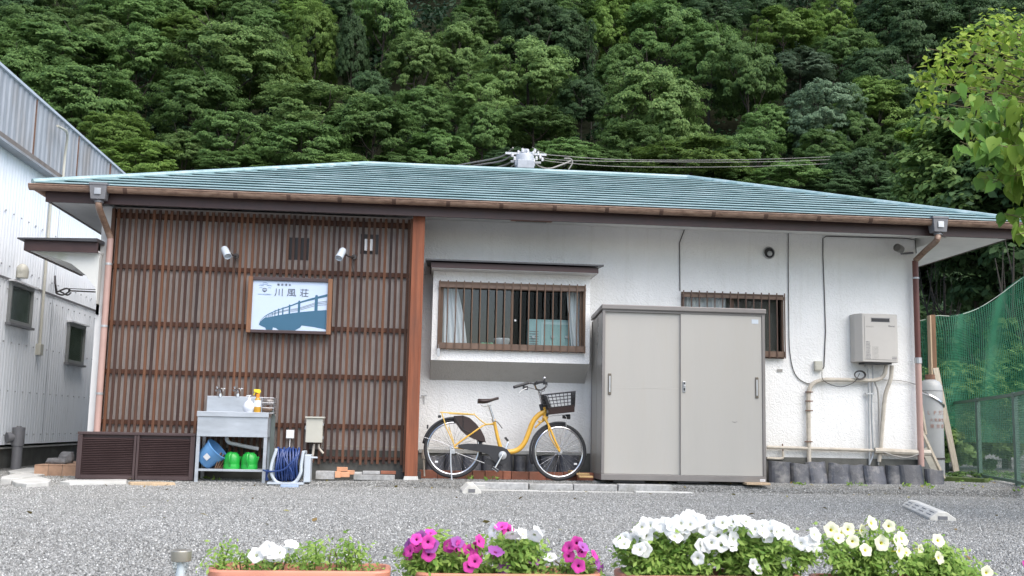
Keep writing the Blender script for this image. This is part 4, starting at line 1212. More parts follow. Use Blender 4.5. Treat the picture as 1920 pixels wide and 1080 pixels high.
# tiled porch step and stones
st_ = G(68, 892, -.0)
step = E('tiled_step', (-3.9, -.3, 0), 'low porch step faced with buff orange tiles beside the dark louvred box', 'step')
sx0 = W(65, 870, -.35).x; zt_ = W(100, 872, -.35).z
mk('step_core', MB().box(sx0 + .01, -3.0, -.335, .9, -.05, zt_ - .012), MT['concrete'], step)
tme = bpy.data.meshes.new('step_tile'); t_ = MB().box(0, .145, 0, .012, 0, zt_ + .02); tme.from_pydata(t_.v, [], t_.f); tme.update(); tme.materials.append(MT['steptile'])
x = sx0
while x < -3.2:
    link_mesh('step_tile', tme, None, step, Vector((x, -.348, -.022)) - Vector((-3.9, -.3, 0))); x += .151
tme = bpy.data.meshes.new('step_tile'); t_ = MB().box(0, .145, 0, .30, 0, .012); tme.from_pydata(t_.v, [], t_.f); tme.update(); tme.materials.append(MT['steptile'])
x = sx0
while x < -3.2:
    for yy in (-.348, -.04, .268, .576): link_mesh('step_tile', tme, None, step, Vector((x, yy, zt_ - .011)) - Vector((-3.9, -.3, 0)))
    x += .151
def rock(name, c, s, seed, m_, label, cat='stone', group=None, flat=1.0, n=10):
    rg = random.Random(seed); mb = MB()
    mb.sph((0, 0, 0), 1, n, 7)
    vs = []
    for v in mb.v:
        v = Vector(v); k = 1 + .28 * mnoise.noise(v * 1.3 + Vector((seed, 0, 0))) + rg.uniform(-.04, .04)
        q = Vector((v.x * k, v.y * k, max(-.75, min(.75 * flat, v.z * k))))
        vs.append((c[0] + q.x * s[0], c[1] + q.y * s[1], c[2] + q.z * s[2]))
    mb.v = vs
    o = mk(name, mb, m_, None, loc=c)
    return tag(o, label, cat, group)
q = W(107, 863, .0); rock('stone', (q.x, 0, zt_ + .03), (.13, .10, .05), 3, MT['rock'], 'dark flat stone lying on the tiled step')
q = W(124, 857, .2); rock('stone', (q.x, .2, zt_ + .06), (.09, .09, .10), 8, MT['rock'], 'rounded dark stone with greenish top, behind the flat one on the tiled step')
def slab(name, outline, z0, z1, m_, label, seed=0, cat='paving slab', group=None):
    rg = random.Random(seed); P = []
    for (px, py) in outline: P.append(G(px, py, z1))
    P = [Vector((p.x, p.y, z0)) for p in P]
    mb = MB(); n = len(P); c = sum(P, Vector()) / n
    top_ = [Vector((p.x, p.y, z1 + rg.uniform(-.004, .004))) + (c - p) * .03 for p in P]
    mb.v = [tuple(p) for p in P] + [tuple(p) for p in top_]
    mb.f = [tuple(range(n, 2 * n))] + [(i, (i + 1) % n, (i + 1) % n + n, i + n) for i in range(n)]
    # orientation
    a_ = sum((P[i].x * P[(i + 1) % n].y - P[(i + 1) % n].x * P[i].y) for i in range(n))
    if a_ < 0: mb.f = [f[::-1] for f in mb.f]
    o = mk(name, mb, m_, None, loc=(c.x, c.y, z0), bevel=.006)
    return tag(o, label, cat, group)
sg = 'rough stepping slabs by the tiled step'
slab('stepping_slab', [(14, 882), (50, 877), (88, 877), (86, 884), (40, 887), (18, 886)], -.05, .012, MT['paleconcrete'], 'rough pale slab hindmost of three, touching the tiled step', 1, group=sg)
slab('stepping_slab', [(2, 894), (36, 886), (88, 884), (86, 888), (60, 894), (20, 899), (0, 898)], -.06, .005, MT['paleconcrete'], 'pale stepping slab in the middle of the three by the step, reaching the left edge', 2, group=sg)
slab('stepping_slab', [(18, 898), (44, 892), (76, 893), (98, 899), (92, 904), (50, 907), (28, 904)], -.07, -.002, MT['paleconcrete'], 'rough pale stepping slab nearest the camera at lower left', 3, group=sg)
slab('ground_slab', [(112, 902), (128, 899), (240, 898), (238, 902), (130, 904)], -.06, -.012, MT['paleconcrete'], 'long thin pale slab lying in front of the louvred box', 4)
slab('wood_plank', [(240, 903), (300, 903), (330, 905), (290, 906), (244, 905)], -.05, -.022, MT['palewood'], 'thin weathered board half buried under the louvred box', 5, 'board')

# ---- dark louvred box
lx0, lx1 = W(143, 860, -.9).x, W(364, 860, -.9).x; lz1 = W(250, 811, -.9).z
lou = E('louvred_box', ((lx0 + lx1) / 2, -.72, 0), 'low dark brown storage box with two louvred front panels beside the sink', 'storage box')
mk('carcass', MB().box(lx0 + .02, lx1 - .02, -.86, -.56, 0.0, lz1 - .03), MT['louver'], lou)
mk('lid', MB().box(lx0 - .005, lx1 + .005, -.905, -.55, lz1 - .028, lz1), MT['louver'], lou, bevel=.004)
xm = (lx0 + lx1) / 2
for (a_, b_) in ((lx0, lx0 + .05), (xm - .028, xm - .003), (xm + .003, xm + .028), (lx1 - .05, lx1)):
    mk('stile', MB().box(a_, b_, -.90, -.862, -.015, lz1 - .03), MT['louver'], lou, bevel=.003)
sme_ = bpy.data.meshes.new('louvre')
wl = (xm - .029) - (lx0 + .051)
t_ = MB().prism([(0, -.004, .019), (0, -.030, .003), (0, -.026, 0), (0, 0, .013)], (wl, 0, 0)); sme_.from_pydata(t_.v, [], t_.f); sme_.update(); sme_.materials.append(MT['louver'])
nl = 21
for s_ in (lx0 + .051, xm + .029):
    for i in range(nl):
        link_mesh('louvre', sme_, None, lou, Vector((s_, -.862, .03 + (lz1 - .09) * i / nl)) - Vector((xm, -.72, 0)))
    mk('bottom_rail', MB().box(s_, s_ + wl, -.895, -.862, -.015, .028), MT['louver'], lou)

# ---- sink
kx0, kx1 = W(368, 800, -.95).x, W(503, 800, -.95).x
kz = W(430, 772, -.95).z
sink = E('utility_sink', ((kx0 + kx1) / 2, -.7, 0), 'freestanding stainless steel outdoor sink with splashback against the slat screen', 'sink')
kd = -.56
lip = MB()
lip.box(kx0, kx1, -.96, -.945, kz - .055, kz)
lip.box(kx0, kx1, -.9445, -.915, kz - .012, kz).box(kx0, kx0 + .05, -.9145, kd, kz - .012, kz).box(kx1 - .14, kx1, -.9145, kd, kz - .012, kz).box(kx0 + .0505, kx1 - .1405, kd - .04, kd, kz - .012, kz)
mk('sink_top', lip, MT['steel'], sink, bevel=.003)
bs = MB().box(kx0 + .05, kx0 + .055, -.914, kd - .041, kz - .19, kz - .013).box(kx1 - .146, kx1 - .141, -.914, kd - .041, kz - .19, kz - .013).box(kx0 + .0555, kx1 - .1465, -.914, -.909, kz - .19, kz - .013).box(kx0 + .0555, kx1 - .1465, kd - .046, kd - .041, kz - .19, kz - .013).box(kx0 + .0555, kx1 - .1465, -.9085, kd - .0465, kz - .195, kz - .19)
mk('basin', bs, MT['steel'], sink)
az0 = W(430, 819, -.95).z
mk('apron', MB().box(kx0 + .008, kx1 - .008, -.942, -.938, az0, kz - .056), MT['steel'], sink, bevel=.002)
mk('side_apron', MB().box(kx1 - .012, kx1 - .008, -.937, kd, az0, kz - .056), MT['steel'], sink)
bx0 = W(388, 757, kd).x; bx1 = W(492, 757, kd).x
mk('splashback', MB().box(bx0, bx1, kd - .012, kd + .02, kz + .0005, W(430, 743, kd).z), MT['steel'], sink, bevel=.004)
for (x, y) in ((kx0 + .025, -.92), (kx1 - .025, -.92), (kx0 + .025, kd - .02), (kx1 - .025, kd - .02)):
    mk('leg', MB().box(x - .018, x + .018, y - .018, y + .018, ground_z(x, y) - .02, az0 + .02), MT['steel'], sink, bevel=.002)
sz_ = W(430, 882, -.94).z
mk('shelf', MB().box(kx0 + .044, kx1 - .044, -.935, kd, sz_ - .012, sz_ + .012), MT['steel'], sink, bevel=.002)
mk('waste_pipe', MB().tube(curve([(kx0 + .30, -.72, kz - .195), (kx0 + .30, -.72, az0 - .05), (kx0 + .42, -.68, az0 - .09), (kx0 + .62, -.60, az0 - .13)], 5), .022, 9), MT['white'], sink, smooth=True)
for px in (413, 446):
    c = W(px, 742, kd + .0)
    f_ = E('faucet', (c.x, kd, c.z), 'chrome cross-handle tap %s on the sink splashback' % ('left' if px == 413 else 'right, nearer the soap bottle,'), 'tap', 'taps on the sink splashback')
    mk('tap_body', MB().tube(curve([(c.x, kd, c.z - .02), (c.x, kd, c.z + .045), (c.x - .015, kd - .03, c.z + .07), (c.x - .03, kd - .10, c.z + .055)], 5), .014, 9).lathe([(.024, -.01), (.022, .02)], (c.x, kd, c.z), 10), MT['chrome'], f_, smooth=True)
    h = MB().lathe([(.009, 0), (.009, .03)], (c.x + .03, kd - .01, c.z + .05), 8)
    for a_ in range(4):
        h.tube([(c.x + .03, kd - .01, c.z + .075), (c.x + .03 + .028 * math.cos(a_ * 1.571 + .5), kd - .01 + .02 * math.sin(a_ * 1.571 + .5), c.z + .08 + .004 * math.sin(a_))], .007, 6)
    h.tube([(c.x - .045, kd - .02, c.z + .10), (c.x - .02, kd - .01, c.z + .06)], .010, 7)
    mk('tap_handle', h, MT['chrome'], f_, smooth=True)
# soap, spray, rack
c = W(466, 771, -.90)
so = E('soap_dispenser', (c.x, -.90, kz), 'white round pump soap bottle on the right of the sink top', 'soap bottle')
mk('bottle', MB().lathe([(.045, 0), (.062, .03), (.066, .06), (.05, .10), (.022, .125), (.02, .14)], (c.x, -.90, kz + .0005), 16), MT['soap'], so, smooth=True)
mk('pump', MB().lathe([(.022, .14), (.022, .152), (.008, .153), (.008, .175)], (c.x, -.90, kz), 10).bar((c.x - .03, -.90, kz + .178), (c.x + .02, -.90, kz + .182), .015, .01), MT['white'], so)
c = W(482, 771, -.90)
sp = E('spray_bottle', (c.x, -.90, kz), 'yellow trigger spray bottle with amber liquid beside the soap', 'spray bottle')
mk('bottle', MB().lathe([(.036, 0), (.038, .02), (.038, .12), (.022, .155), (.016, .165)], (c.x, -.90, kz + .0005), 14), MT['amber'], sp, smooth=True)
mk('label_band', MB().lathe([(.0385, .06), (.0385, .13)], (c.x, -.90, kz), 14, caps=False), MT['white'], sp)
mk('collar', MB().lathe([(.02, .165), (.022, .20)], (c.x, -.90, kz), 12), mat('orange_collar', (.75, .28, .03), .4, .05), sp)
hd = MB().prism([(c.x - .045, -.915, kz + .225), (c.x + .02, -.915, kz + .20), (c.x + .032, -.915, kz + .225), (c.x + .02, -.915, kz + .25), (c.x - .045, -.915, kz + .25)], (0, .03, 0))
hd.bar((c.x - .028, -.90, kz + .225), (c.x - .045, -.90, kz + .185), .012, .012, (0, 1, 0))
mk('trigger_head', hd, MT['yellowpl'], sp, bevel=.003)
rx0, rx1 = W(492, 757, -.75).x, W(516, 757, -.75).x
rk = E('wire_rack', ((rx0 + rx1) / 2, -.75, kz), 'wire rack of scrubbers hooked on the right end of the sink', 'wire rack')
rb = MB()
for z in (kz - .005, kz + .05, kz + .105, kz + .16):
    rb.tube([(rx0, -.86, z), (rx1, -.86, z), (rx1, -.66, z), (rx0, -.66, z)], .0035, 5, closed=True)
for (x, y) in ((rx0, -.86), (rx1, -.86), (rx1, -.66), (rx0, -.66), (rx1, -.76), ((rx0 + rx1) / 2, -.66)):
    rb.tube([(x, y, kz - .01), (x, y, kz + .165)], .0035, 5)
for i in range(5): rb.tube([(rx0, -.84 + .045 * i, kz - .005), (rx1, -.84 + .045 * i, kz - .005)], .0025, 4)
mk('wire_frame', rb, MT['chrome'], rk, smooth=True)
rock('scrubber', ((rx0 + rx1) / 2 - .01, -.79, kz + .035), (.055, .04, .035), 5, MT['sponge'], 'brown coconut scrubber lying low in the wire rack', 'scrubber')
rock('scrubber', ((rx0 + rx1) / 2, -.73, kz + .115), (.055, .04, .045), 15, mat('steel_wool', (.30, .28, .27), .5, .4, 40, 1, 120, metal=.4), 'grey steel wool ball on top in the wire rack', 'scrubber')
# grey post beside sink
gx = W(510, 830, -.7).x
tag(mk('plumbing_post', MB().box(gx - .022, gx + .022, -.70, -.66, -.05, kz - .03).tube(curve([(gx, -.68, kz - .03), (gx - .01, -.68, kz + .01), (gx - .05, -.70, kz + .02)], 4), .015, 6), mat('grey_green_post', (.10, .12, .115), .5, .15, world_space=True), None, loc=(gx, -.68, -.05)), 'slim grey-green standpipe post right behind the sink\'s right leg', 'post')

# under the sink
c = W(395, 857, -.84)
bk = E('bucket', (c.x, -.84, sz_ + .012), 'light blue bucket lying tilted on the sink shelf with a white label', 'bucket')
ax = Vector((-.45, -.25, .86)).normalized()
ax = Vector((.72, -.15, .68)).normalized()
A = axis_to(ax)
base = Vector((c.x - .05, -.80, sz_ + .115))
mk('bucket_body', MB().lathe([(.001, -.05), (.095, -.05), (.105, -.04), (.135, .15), (.142, .155), (.142, .165), (.13, .165), (.095, -.035), (.001, -.035)], base, 22, A, caps=False), MT['blue'], bk, smooth=True)
lc = W(391, 859, -.955)
nrm_ = (A @ Vector((-.6, -.75, 0)).normalized())
lb = MB()
side = A @ Vector((0, 0, 1))
face = (Vector((0, -1, 0)) - side * side.dot(Vector((0, -1, 0)))).normalized()
cc_ = base + side * .055 + face * .1225
w_ = side.cross(face)
lb.hexa([cc_ - w_ * .03 - side * .03, cc_ + w_ * .03 - side * .03, cc_ + w_ * .03 - side * .03 + face * .002, cc_ - w_ * .03 - side * .03 + face * .002,
         cc_ - w_ * .03 + side * .03 + face * .008, cc_ + w_ * .03 + side * .03 + face * .008, cc_ + w_ * .03 + side * .03 + face * .010, cc_ - w_ * .03 + side * .03 + face * .010])
mk('sticker', lb, MT['white'], bk)
c = W(411, 865, -.80)
pg = MB()
rg = random.Random(4)
for k in range(4):
    a_ = Vector((c.x - .03 + .016 * k, -.82 + .02 * k, sz_ + .014)); b_ = a_ + Vector((.05 + .01 * k, .01, .17 - .02 * k))
    pg.bar(a_, b_, .008, .12, (0, 1, .1))
tag(mk('paper_bags', pg, MT['card'], None, loc=(c.x, -.80, sz_ + .014)), 'crumpled brown paper bags wedged between the blue bucket and green cans', 'paper bags')
def wcan(px, label):
    c = W(px, 880, -.82)
    z0 = sz_ + .0125
    o = E('watering_can', (c.x, -.82, z0), label, 'watering can', 'green watering cans on the sink shelf')
    body = MB().lathe([(.001, 0), (.088, 0), (.092, .01), (.088, .045), (.086, .05), (.088, .055), (.086, .12), (.07, .155), (.052, .17), (.055, .178), (.046, .178), (.044, .165)], (c.x, -.82, z0), 20, Matrix.Diagonal(Vector((1, .8, 1))), caps=False)
    mk('can_body', body, MT['green'], o, smooth=True)
    mk('handle', MB().tube(curve([(c.x - .005, -.885, z0 + .175), (c.x - .01, -.92, z0 + .15), (c.x - .01, -.925, z0 + .09), (c.x - .005, -.89, z0 + .03)], 5), .011, 8), MT['green'], o, smooth=True)
    mk('can_opening', MB().lathe([(.044, 0), (.044, .002)], (c.x, -.82, z0 + .166), 16), MT['black'], o)
    mk('spout', MB().tube([(c.x + .06, -.80, z0 + .04), (c.x + .085, -.76, z0 + .13)], [.018, .012], 8), MT['green'], o, smooth=True)
wcan(434, 'bright green watering can on the sink shelf, next to the brown paper bags')
wcan(467, 'bright green watering can on the sink shelf, next to the sink\'s right leg')

# ---- hose reel
hx0, hx1 = W(512, 870, -1.0).x, W(565, 870, -1.0).x
reel = E('hose_reel', ((hx0 + hx1) / 2, -.95, -.03), 'pale grey hose reel wound with navy blue hose right of the sink', 'hose reel')
hz0, hz1 = -.03, W(540, 843, -1.0).z
def side_frame(x, dx):
    mb = MB(); y0, y1 = -1.08, -.80
    mb.tube(curve([(x, y0 - .02, hz0 + .02), (x + dx, y0 + .01, hz1 * .5), (x + dx, y0 + .05, hz1), (x + dx, y1 - .05, hz1), (x, y1, hz1 * .5), (x, y1 + .02, hz0 + .02)], 4), .016, 7)
    return mb
fr_ = MB()
xa, xb = hx0, hx1
# U-shaped front frame seen from the front
U = [(xa + .035, -1.05, hz1), (xa - .005, -1.06, hz1 * .55), (xa - .005, -1.07, hz0 + .11), (xa + .07, -1.07, hz0 + .015), (xb - .07, -1.07, hz0 + .015), (xb + .0, -1.07, hz0 + .11), (xb + .005, -1.06, hz1 * .55), (xb + .02, -1.05, hz1 - .02)]
fr_.tube(curve(U, 4), .017, 8)
U2 = [(p[0], p[1] + .26, p[2]) for p in U]
fr_.tube(curve(U2, 4), .017, 8)
fr_.bar((xa + .03, -1.05, hz1), (xa + .03, -.79, hz1), .03, .02).bar((xb + .02, -1.05, hz1 - .02), (xb + .02, -.79, hz1 - .02), .03, .02)
fr_.box(xa - .04, xb + .04, -1.10, -.76, hz0, hz0 + .022)
mk('reel_frame', fr_, MT['palegrey'], reel, smooth=True)
rsid = MB().box(xb + .03, xb + .10, -1.02, -.82, hz0 + .02, hz1 - .05).box(xb + .06, xb + .17, -1.0, -.97, hz1 - .09, hz1 - .07)
mk('reel_case', rsid, MT['palegrey'], reel, bevel=.008)
hs = MB(); hcz = (hz0 + hz1) / 2 + .02; hr = (hz1 - hz0) / 2
for k in range(9):
    x = xa + .045 + (xb - xa - .085) * k / 8
    for rr in (hr * .99 - .012 * (k % 2), hr * .8):
        pts = [(x + .008 * math.sin(a_ * 3 + k), -.93 + rr * .72 * math.cos(a_), hcz + rr * math.sin(a_)) for a_ in [2 * math.pi * q / 22 for q in range(22)]]
        hs.tube(pts, .0115, 7, closed=True)
xm_ = (xa + xb) / 2
hs.tube(curve([(xb - .03, -1.10, hz1 - .05), (xb - .09, -1.14, hcz + .03), (xm_ - .03, -1.13, hcz - .05), (xa - .03, -1.08, hcz - .07), (xa - .10, -1.0, hcz - .06)], 6), .010, 7)
hs.tube(curve([(xm_ - .05, -1.09, hz1 + .0), (xm_ - .02, -1.12, hcz + .08), (xm_ + .06, -1.12, hcz - .06), (xm_ + .07, -1.07, hz0 + .06)], 6), .010, 7)
mk('hose', hs, MT['hose'], reel, smooth=True)
mk('drum', MB().lathe([(hr * .55, 0), (hr * .55, xb - xa - .04)], (xa + .02, -.93, hcz), 18, axis_to((1, 0, 0))), MT['black'], reel)
q = W(513, 858, -.85)
hcoil = MB()
for k in range(3): hcoil.tube(curve([(xa - .05 - .012 * k, -.88, hcz - .06), (xa - .075 - .01 * k, -.9, hcz - .12), (xa - .055 - .01 * k, -.92, hz0 + .03)], 5), .010, 6)
mk('hose_tail', hcoil, MT['hose'], reel, smooth=True)
q = G(543, 913, -.045)
tag(mk('plastic_block', MB().hexa([(q.x - .10, q.y - .05, -.08), (q.x + .10, q.y - .05, -.08), (q.x + .10, q.y + .06, -.08), (q.x - .10, q.y + .06, -.08), (q.x - .09, q.y - .04, -.02), (q.x + .09, q.y - .04, -.02), (q.x + .09, q.y + .05, -.02), (q.x - .09, q.y + .05, -.02)]), MT['lilac'], None, loc=(q.x, q.y, -.08), bevel=.008), 'blue-grey plastic block half sunk in gravel before the hose reel', 'block')

# ---- electric boxes on the screen
a_ = W(575, 784, -.58); b_ = W(604, 830, -.58)
eb = E('electric_box', ((a_.x + b_.x) / 2, -.54, b_.z), 'beige electrical cabinet with overhanging lid on the slats, two pipes below', 'electric box')
mk('cabinet', MB().box(a_.x, b_.x, -.62, -.503, b_.z, a_.z), MT['beigebox'], eb, bevel=.004)
mk('lid', MB().box(a_.x - .012, b_.x + .02, -.64, -.503, a_.z + .0005, a_.z + .018), MT['beigebox'], eb, bevel=.003)
mk('hinge', MB().box(b_.x + .0005, b_.x + .012, -.60, -.58, a_.z - .08, a_.z - .05).box(b_.x + .0005, b_.x + .012, -.60, -.58, b_.z + .04, b_.z + .07).box(a_.x - .012, a_.x - .0005, -.61, -.58, (a_.z + b_.z) / 2 + .01, (a_.z + b_.z) / 2 + .05), MT['galv'], eb)
c1 = W(589, 832, -.56); c2 = W(585, 858, -.56); c3 = W(575, 885, -.56)
mk('conduit', MB().tube(curve([c1, c2, c3, c3 + Vector((.0, 0, -.06))], 5), .014, 8), MT['insul'], eb, smooth=True)
c1 = W(598, 832, -.56)
mk('conduit', MB().tube(curve([c1, c1 + Vector((.005, 0, -.05)), W(606, 850, -.55)], 5), .012, 8), MT['insul'], eb, smooth=True)
a_ = W(537, 806, -.54); b_ = W(551, 822, -.54)
tag(mk('outlet_box', MB().box(a_.x, b_.x, -.55, -.503, b_.z, a_.z).tube([((a_.x + b_.x) / 2, -.53, b_.z), ((a_.x + b_.x) / 2, -.53, b_.z - .15)], .006, 6), MT['white'], None, bevel=.004, loc=(a_.x, -.52, b_.z)), 'small white outlet cover on the slats above the hose reel', 'outlet')
# pipes running behind lower slats
tag(mk('low_pipes', MB().tube([(-1.05, -.43, .30), (-.1, -.43, .305)], .011, 6).tube([(-1.05, -.43, .37), (-.1, -.43, .368)], .011, 6), MT['insul'], None, loc=(-.6, -.43, .33)), 'pair of thin water pipes running behind the lower ends of the slats', 'pipe')

# ---- sign
sy = -.56
sa_, sb_, sc_, sd_ = W(466, 521, sy), W(622, 521, sy), W(622, 627, sy), W(462, 624, sy)
SX0, SX1 = (sa_.x + sd_.x) / 2, (sb_.x + sc_.x) / 2; SZ0, SZ1 = (sc_.z + sd_.z) / 2, (sa_.z + sb_.z) / 2
sign = E('inn_sign', ((SX0 + SX1) / 2, sy, SZ0), 'wood-framed inn sign with black Japanese characters over a blue arched bridge', 'sign')
fw = .05
mk('sign_frame', MB().box(SX0, SX0 + fw, sy - .03, sy + .05, SZ0, SZ1).box(SX1 - fw, SX1, sy - .03, sy + .05, SZ0, SZ1), MT['signwood'], sign, bevel=.004)
mk('sign_frame', MB().box(SX0 + fw + .0005, SX1 - fw - .0005, sy - .028, sy + .05, SZ0, SZ0 + .035).box(SX0 + fw + .0005, SX1 - fw - .0005, sy - .028, sy + .05, SZ1 - .04, SZ1), MT['louver'], sign, bevel=.004)
ix0, ix1, iz0, iz1 = SX0 + fw, SX1 - fw, SZ0 + .035, SZ1 - .04
mk('sign_panel', MB().box(ix0 + .001, ix1 - .001, sy - .004, sy + .01, iz0 + .001, iz1 - .001), MT['signpaper'], sign)
# artwork coordinates: zoomed crop (80..1420, 100..945)
def S(u, v, y=sy - .006): return (ix0 + (u - 100) / 1320 * (ix1 - ix0), y, iz1 - (v - 105) / 835 * (iz1 - iz0))
def flat(name, polys, m_, dy=0):
    mb = MB()
    for P in polys:
        Q = [S(min(1412, u), min(938, v), sy - .0065 - dy) for u, v in P]
        mb.prism(Q[::-1], (0, .0015, 0))
    return mk(name, mb, m_, sign)
deck = [(240, 858), (262, 800), (330, 738), (420, 722), (560, 690), (700, 662), (905, 630), (1100, 605), (1250, 590), (1412, 575), (1412, 905), (1200, 870), (985, 848), (960, 885), (870, 938), (585, 938), (540, 905), (485, 895), (478, 938), (370, 938), (350, 900), (290, 880)]
flat('bridge_deck_print', [deck], MT['inkblue'])
rail_ = [(240, 850), (262, 785), (330, 715), (400, 670), (480, 632), (560, 598), (640, 570), (760, 528), (905, 470), (1080, 415), (1225, 375), (1412, 325)]
def strip(pts, w): return [[(pts[i][0], pts[i][1] - w[i] / 2), (pts[i + 1][0], pts[i + 1][1] - w[i + 1] / 2), (pts[i + 1][0], pts[i + 1][1] + w[i + 1] / 2), (pts[i][0], pts[i][1] + w[i] / 2)] for i in range(len(pts) - 1)]
flat('handrail_print', strip(rail_, [8, 8, 10, 12, 14, 14, 16, 20, 26, 32, 38, 44]), MT['inkblue'], .0004)
polys = []
for (u, w, v0, v1) in ((1225, 54, 325, 610), (925, 38, 430, 640), (760, 26, 500, 668), (645, 20, 550, 685), (570, 18, 575, 695), (510, 14, 600, 705), (460, 12, 640, 715), (425, 10, 655, 722), (395, 9, 668, 730), (368, 8, 690, 738), (345, 7, 705, 745)):
    polys.append([(u - w / 2, v1), (u - w / 2, v0 + w * .6), (u - w * .3, v0), (u + w * .3, v0), (u + w / 2, v0 + w * .6), (u + w / 2, v1)])
flat('rail_post_print', polys, MT['inkblue'], .0008)
lines = []
for (a__, b__) in ((528, 425), (545, 452), (566, 485)):
    lines += strip([(780, a__ + 55), (925, a__ + 28), (1225, (a__ + b__) / 2 - 25), (1412, b__)], [5, 6, 7, 8])
for k in range(2): lines += strip([(450, 668 + k * 16), (560, 632 + k * 14), (760, 582 + k * 14)], [5, 5, 6])
flat('cable_print', lines, mat('grey_ink', (.10, .13, .16), .5, .05), .0002)
def stxt(body, u, v, size, m_, name='lettering', sx=1.0):
    return text_mesh(body, size, name, m_, sign, S(u, v, sy - .0065), (rad(90), 0, 0), sx=sx)
kscale = (iz1 - iz0) / 835
stxt('川', 480, 352, 148 * kscale, MT['ink'], sx=1.05); stxt('風', 695, 352, 148 * kscale, MT['ink'], sx=1.1); stxt('荘', 925, 352, 148 * kscale, MT['ink'], sx=1.05)
for i, ch in enumerate('箱根湯本'): stxt(ch, 523 + i * 66, 185, 44 * kscale, MT['ink'])
# emblem: small arcs forming a wave-like fan and a line of tiny letters
em = []
def arcs(cu, cv, ru, rv, a0, a1, w, n=10):
    pts = [(cu + ru * math.cos(rad(a0 + (a1 - a0) * i / n)), cv - rv * math.sin(rad(a0 + (a1 - a0) * i / n))) for i in range(n + 1)]
    return strip(pts, [w] * (n + 1))
em += arcs(313, 170, 46, 30, 20, 160, 9) + arcs(245, 205, 46, 22, 20, 160, 9) + arcs(385, 205, 46, 22, 20, 160, 9)
em += arcs(313, 215, 70, 45, 25, 155, 9) + arcs(240, 240, 30, 14, 20, 160, 7) + arcs(390, 238, 30, 14, 20, 160, 7)
flat('emblem_print', em, MT['paleink'])
em = arcs(308, 262, 40, 24, 0, 180, 11) + arcs(308, 262, 40, 24, 180, 360, 11) + [[(280, 290), (335, 290), (308, 306)], [(270, 262), (345, 262), (345, 268), (270, 268)]]
flat('emblem_print', em, MT['ink'])
stxt('KAWAKAZESOU', 195, 350, 30 * kscale, MT['paleink'])

# ---- spot lamps above the sign
def spot(px, py, tx, ty, bxp, byp, label):
    c = W(px, py, -.78); d_ = (W(tx, ty, -.86) - c).normalized()
    o = E('spot_lamp', W(bxp, byp, -.52), label, 'spot lamp', 'spot lamps above the inn sign')
    A_ = axis_to(d_)
    mk('lamp_head', MB().lathe([(.001, -.085), (.036, -.082), (.042, -.06), (.043, .07), (.038, .072), (.036, .05), (.001, .05)], c, 16, A_, caps=False), MT['palegrey'], o, smooth=True)
    bp_ = W(bxp, byp, -.505)
    mk('lamp_arm', MB().tube(curve([c - d_ * .02 + Vector((.03, .02, 0)), (c + bp_) / 2 + Vector((.02, 0, -.01)), bp_], 5), .009, 7), MT['cable'], o, smooth=True)
    mk('lamp_base', MB().lathe([(.032, 0), (.030, .022)], bp_ + Vector((0, .005, 0)), 12, axis_to((0, -1, 0))), MT['cable'], o)
    mk('lamp_lead', MB().tube(curve([bp_, bp_ + Vector((-.02, 0, -.1)), bp_ + Vector((.02, .02, -.22))], 5), .004, 5), MT['cable'], o)
spot(424, 474, 430, 487, 443, 480, 'white cylindrical spot lamp at upper left above the inn sign')
spot(639, 477, 632, 490, 664, 482, 'white cylindrical spot lamp at upper right of the inn sign, tilted left')

# ---- loose bricks and blocks at the foot of the screen
def blk(name, px0, px1, pyt, pyb, y, dep, m_, label, cat, group=None, rz_=0):
    a = W(px0, pyt, y); b = W(px1, pyb, y)
    cx = (a.x + b.x) / 2; w_ = b.x - a.x
    mb = MB(); mb.obox((cx, y + dep / 2, (a.z + b.z) / 2), (w_, dep, max(.02, a.z - b.z)), Matrix.Rotation(rz_, 3, 'Z'))
    return tag(mk(name, mb, m_, None, loc=(cx, y + dep / 2, b.z), bevel=.004), label, cat, group)
bg = 'pale orange bricks piled at the foot of the slat screen'
blk('brick', 628, 638, 884, 896, -.72, .10, MT['orangebrick'], 'pale orange brick standing end-on, leftmost of the small pile', 'brick', bg)
blk('brick', 638, 655, 885, 895, -.70, .10, MT['orangebrick'], 'pale orange brick at the bottom middle of the small pile', 'brick', bg)
blk('brick', 631, 651, 876, 884, -.68, .10, MT['orangebrick'], 'pale orange brick lying on top of the small pile', 'brick', bg, .1)
blk('brick', 651, 664, 882, 890, -.66, .10, MT['orangebrick'], 'pale orange brick at the right end of the small pile', 'brick', bg)
kg = 'stone blocks along the foot of the slat screen'
blk('stone_block', 592, 627, 883, 899, -.70, .12, MT['kerb'], 'rough stone block left of the orange bricks', 'stone block', kg)
blk('stone_block', 663, 740, 890, 901, -.74, .10, MT['kerb'], 'long low stone block between the orange bricks and the post', 'stone block', kg)
blk('stone_block', 680, 712, 883, 889.5, -.62, .10, MT['kerb'], 'small grey stone block lying behind the long low one', 'stone block', kg)
blk('stone_block', 664, 679, 885, 889.5, -.60, .08, MT['paleconcrete'], 'thin pale stone next to the orange bricks', 'stone block', kg)
blk('brick', 714, 742, 883, 889.5, -.62, .10, MT['brick'], 'dull brown brick just left of the cedar post foot', 'brick')
blk('rubber_mat', 741, 789, 884, 900, -.60, .2, MT['rubber'], 'black rubber block behind the foot of the cedar post', 'block')

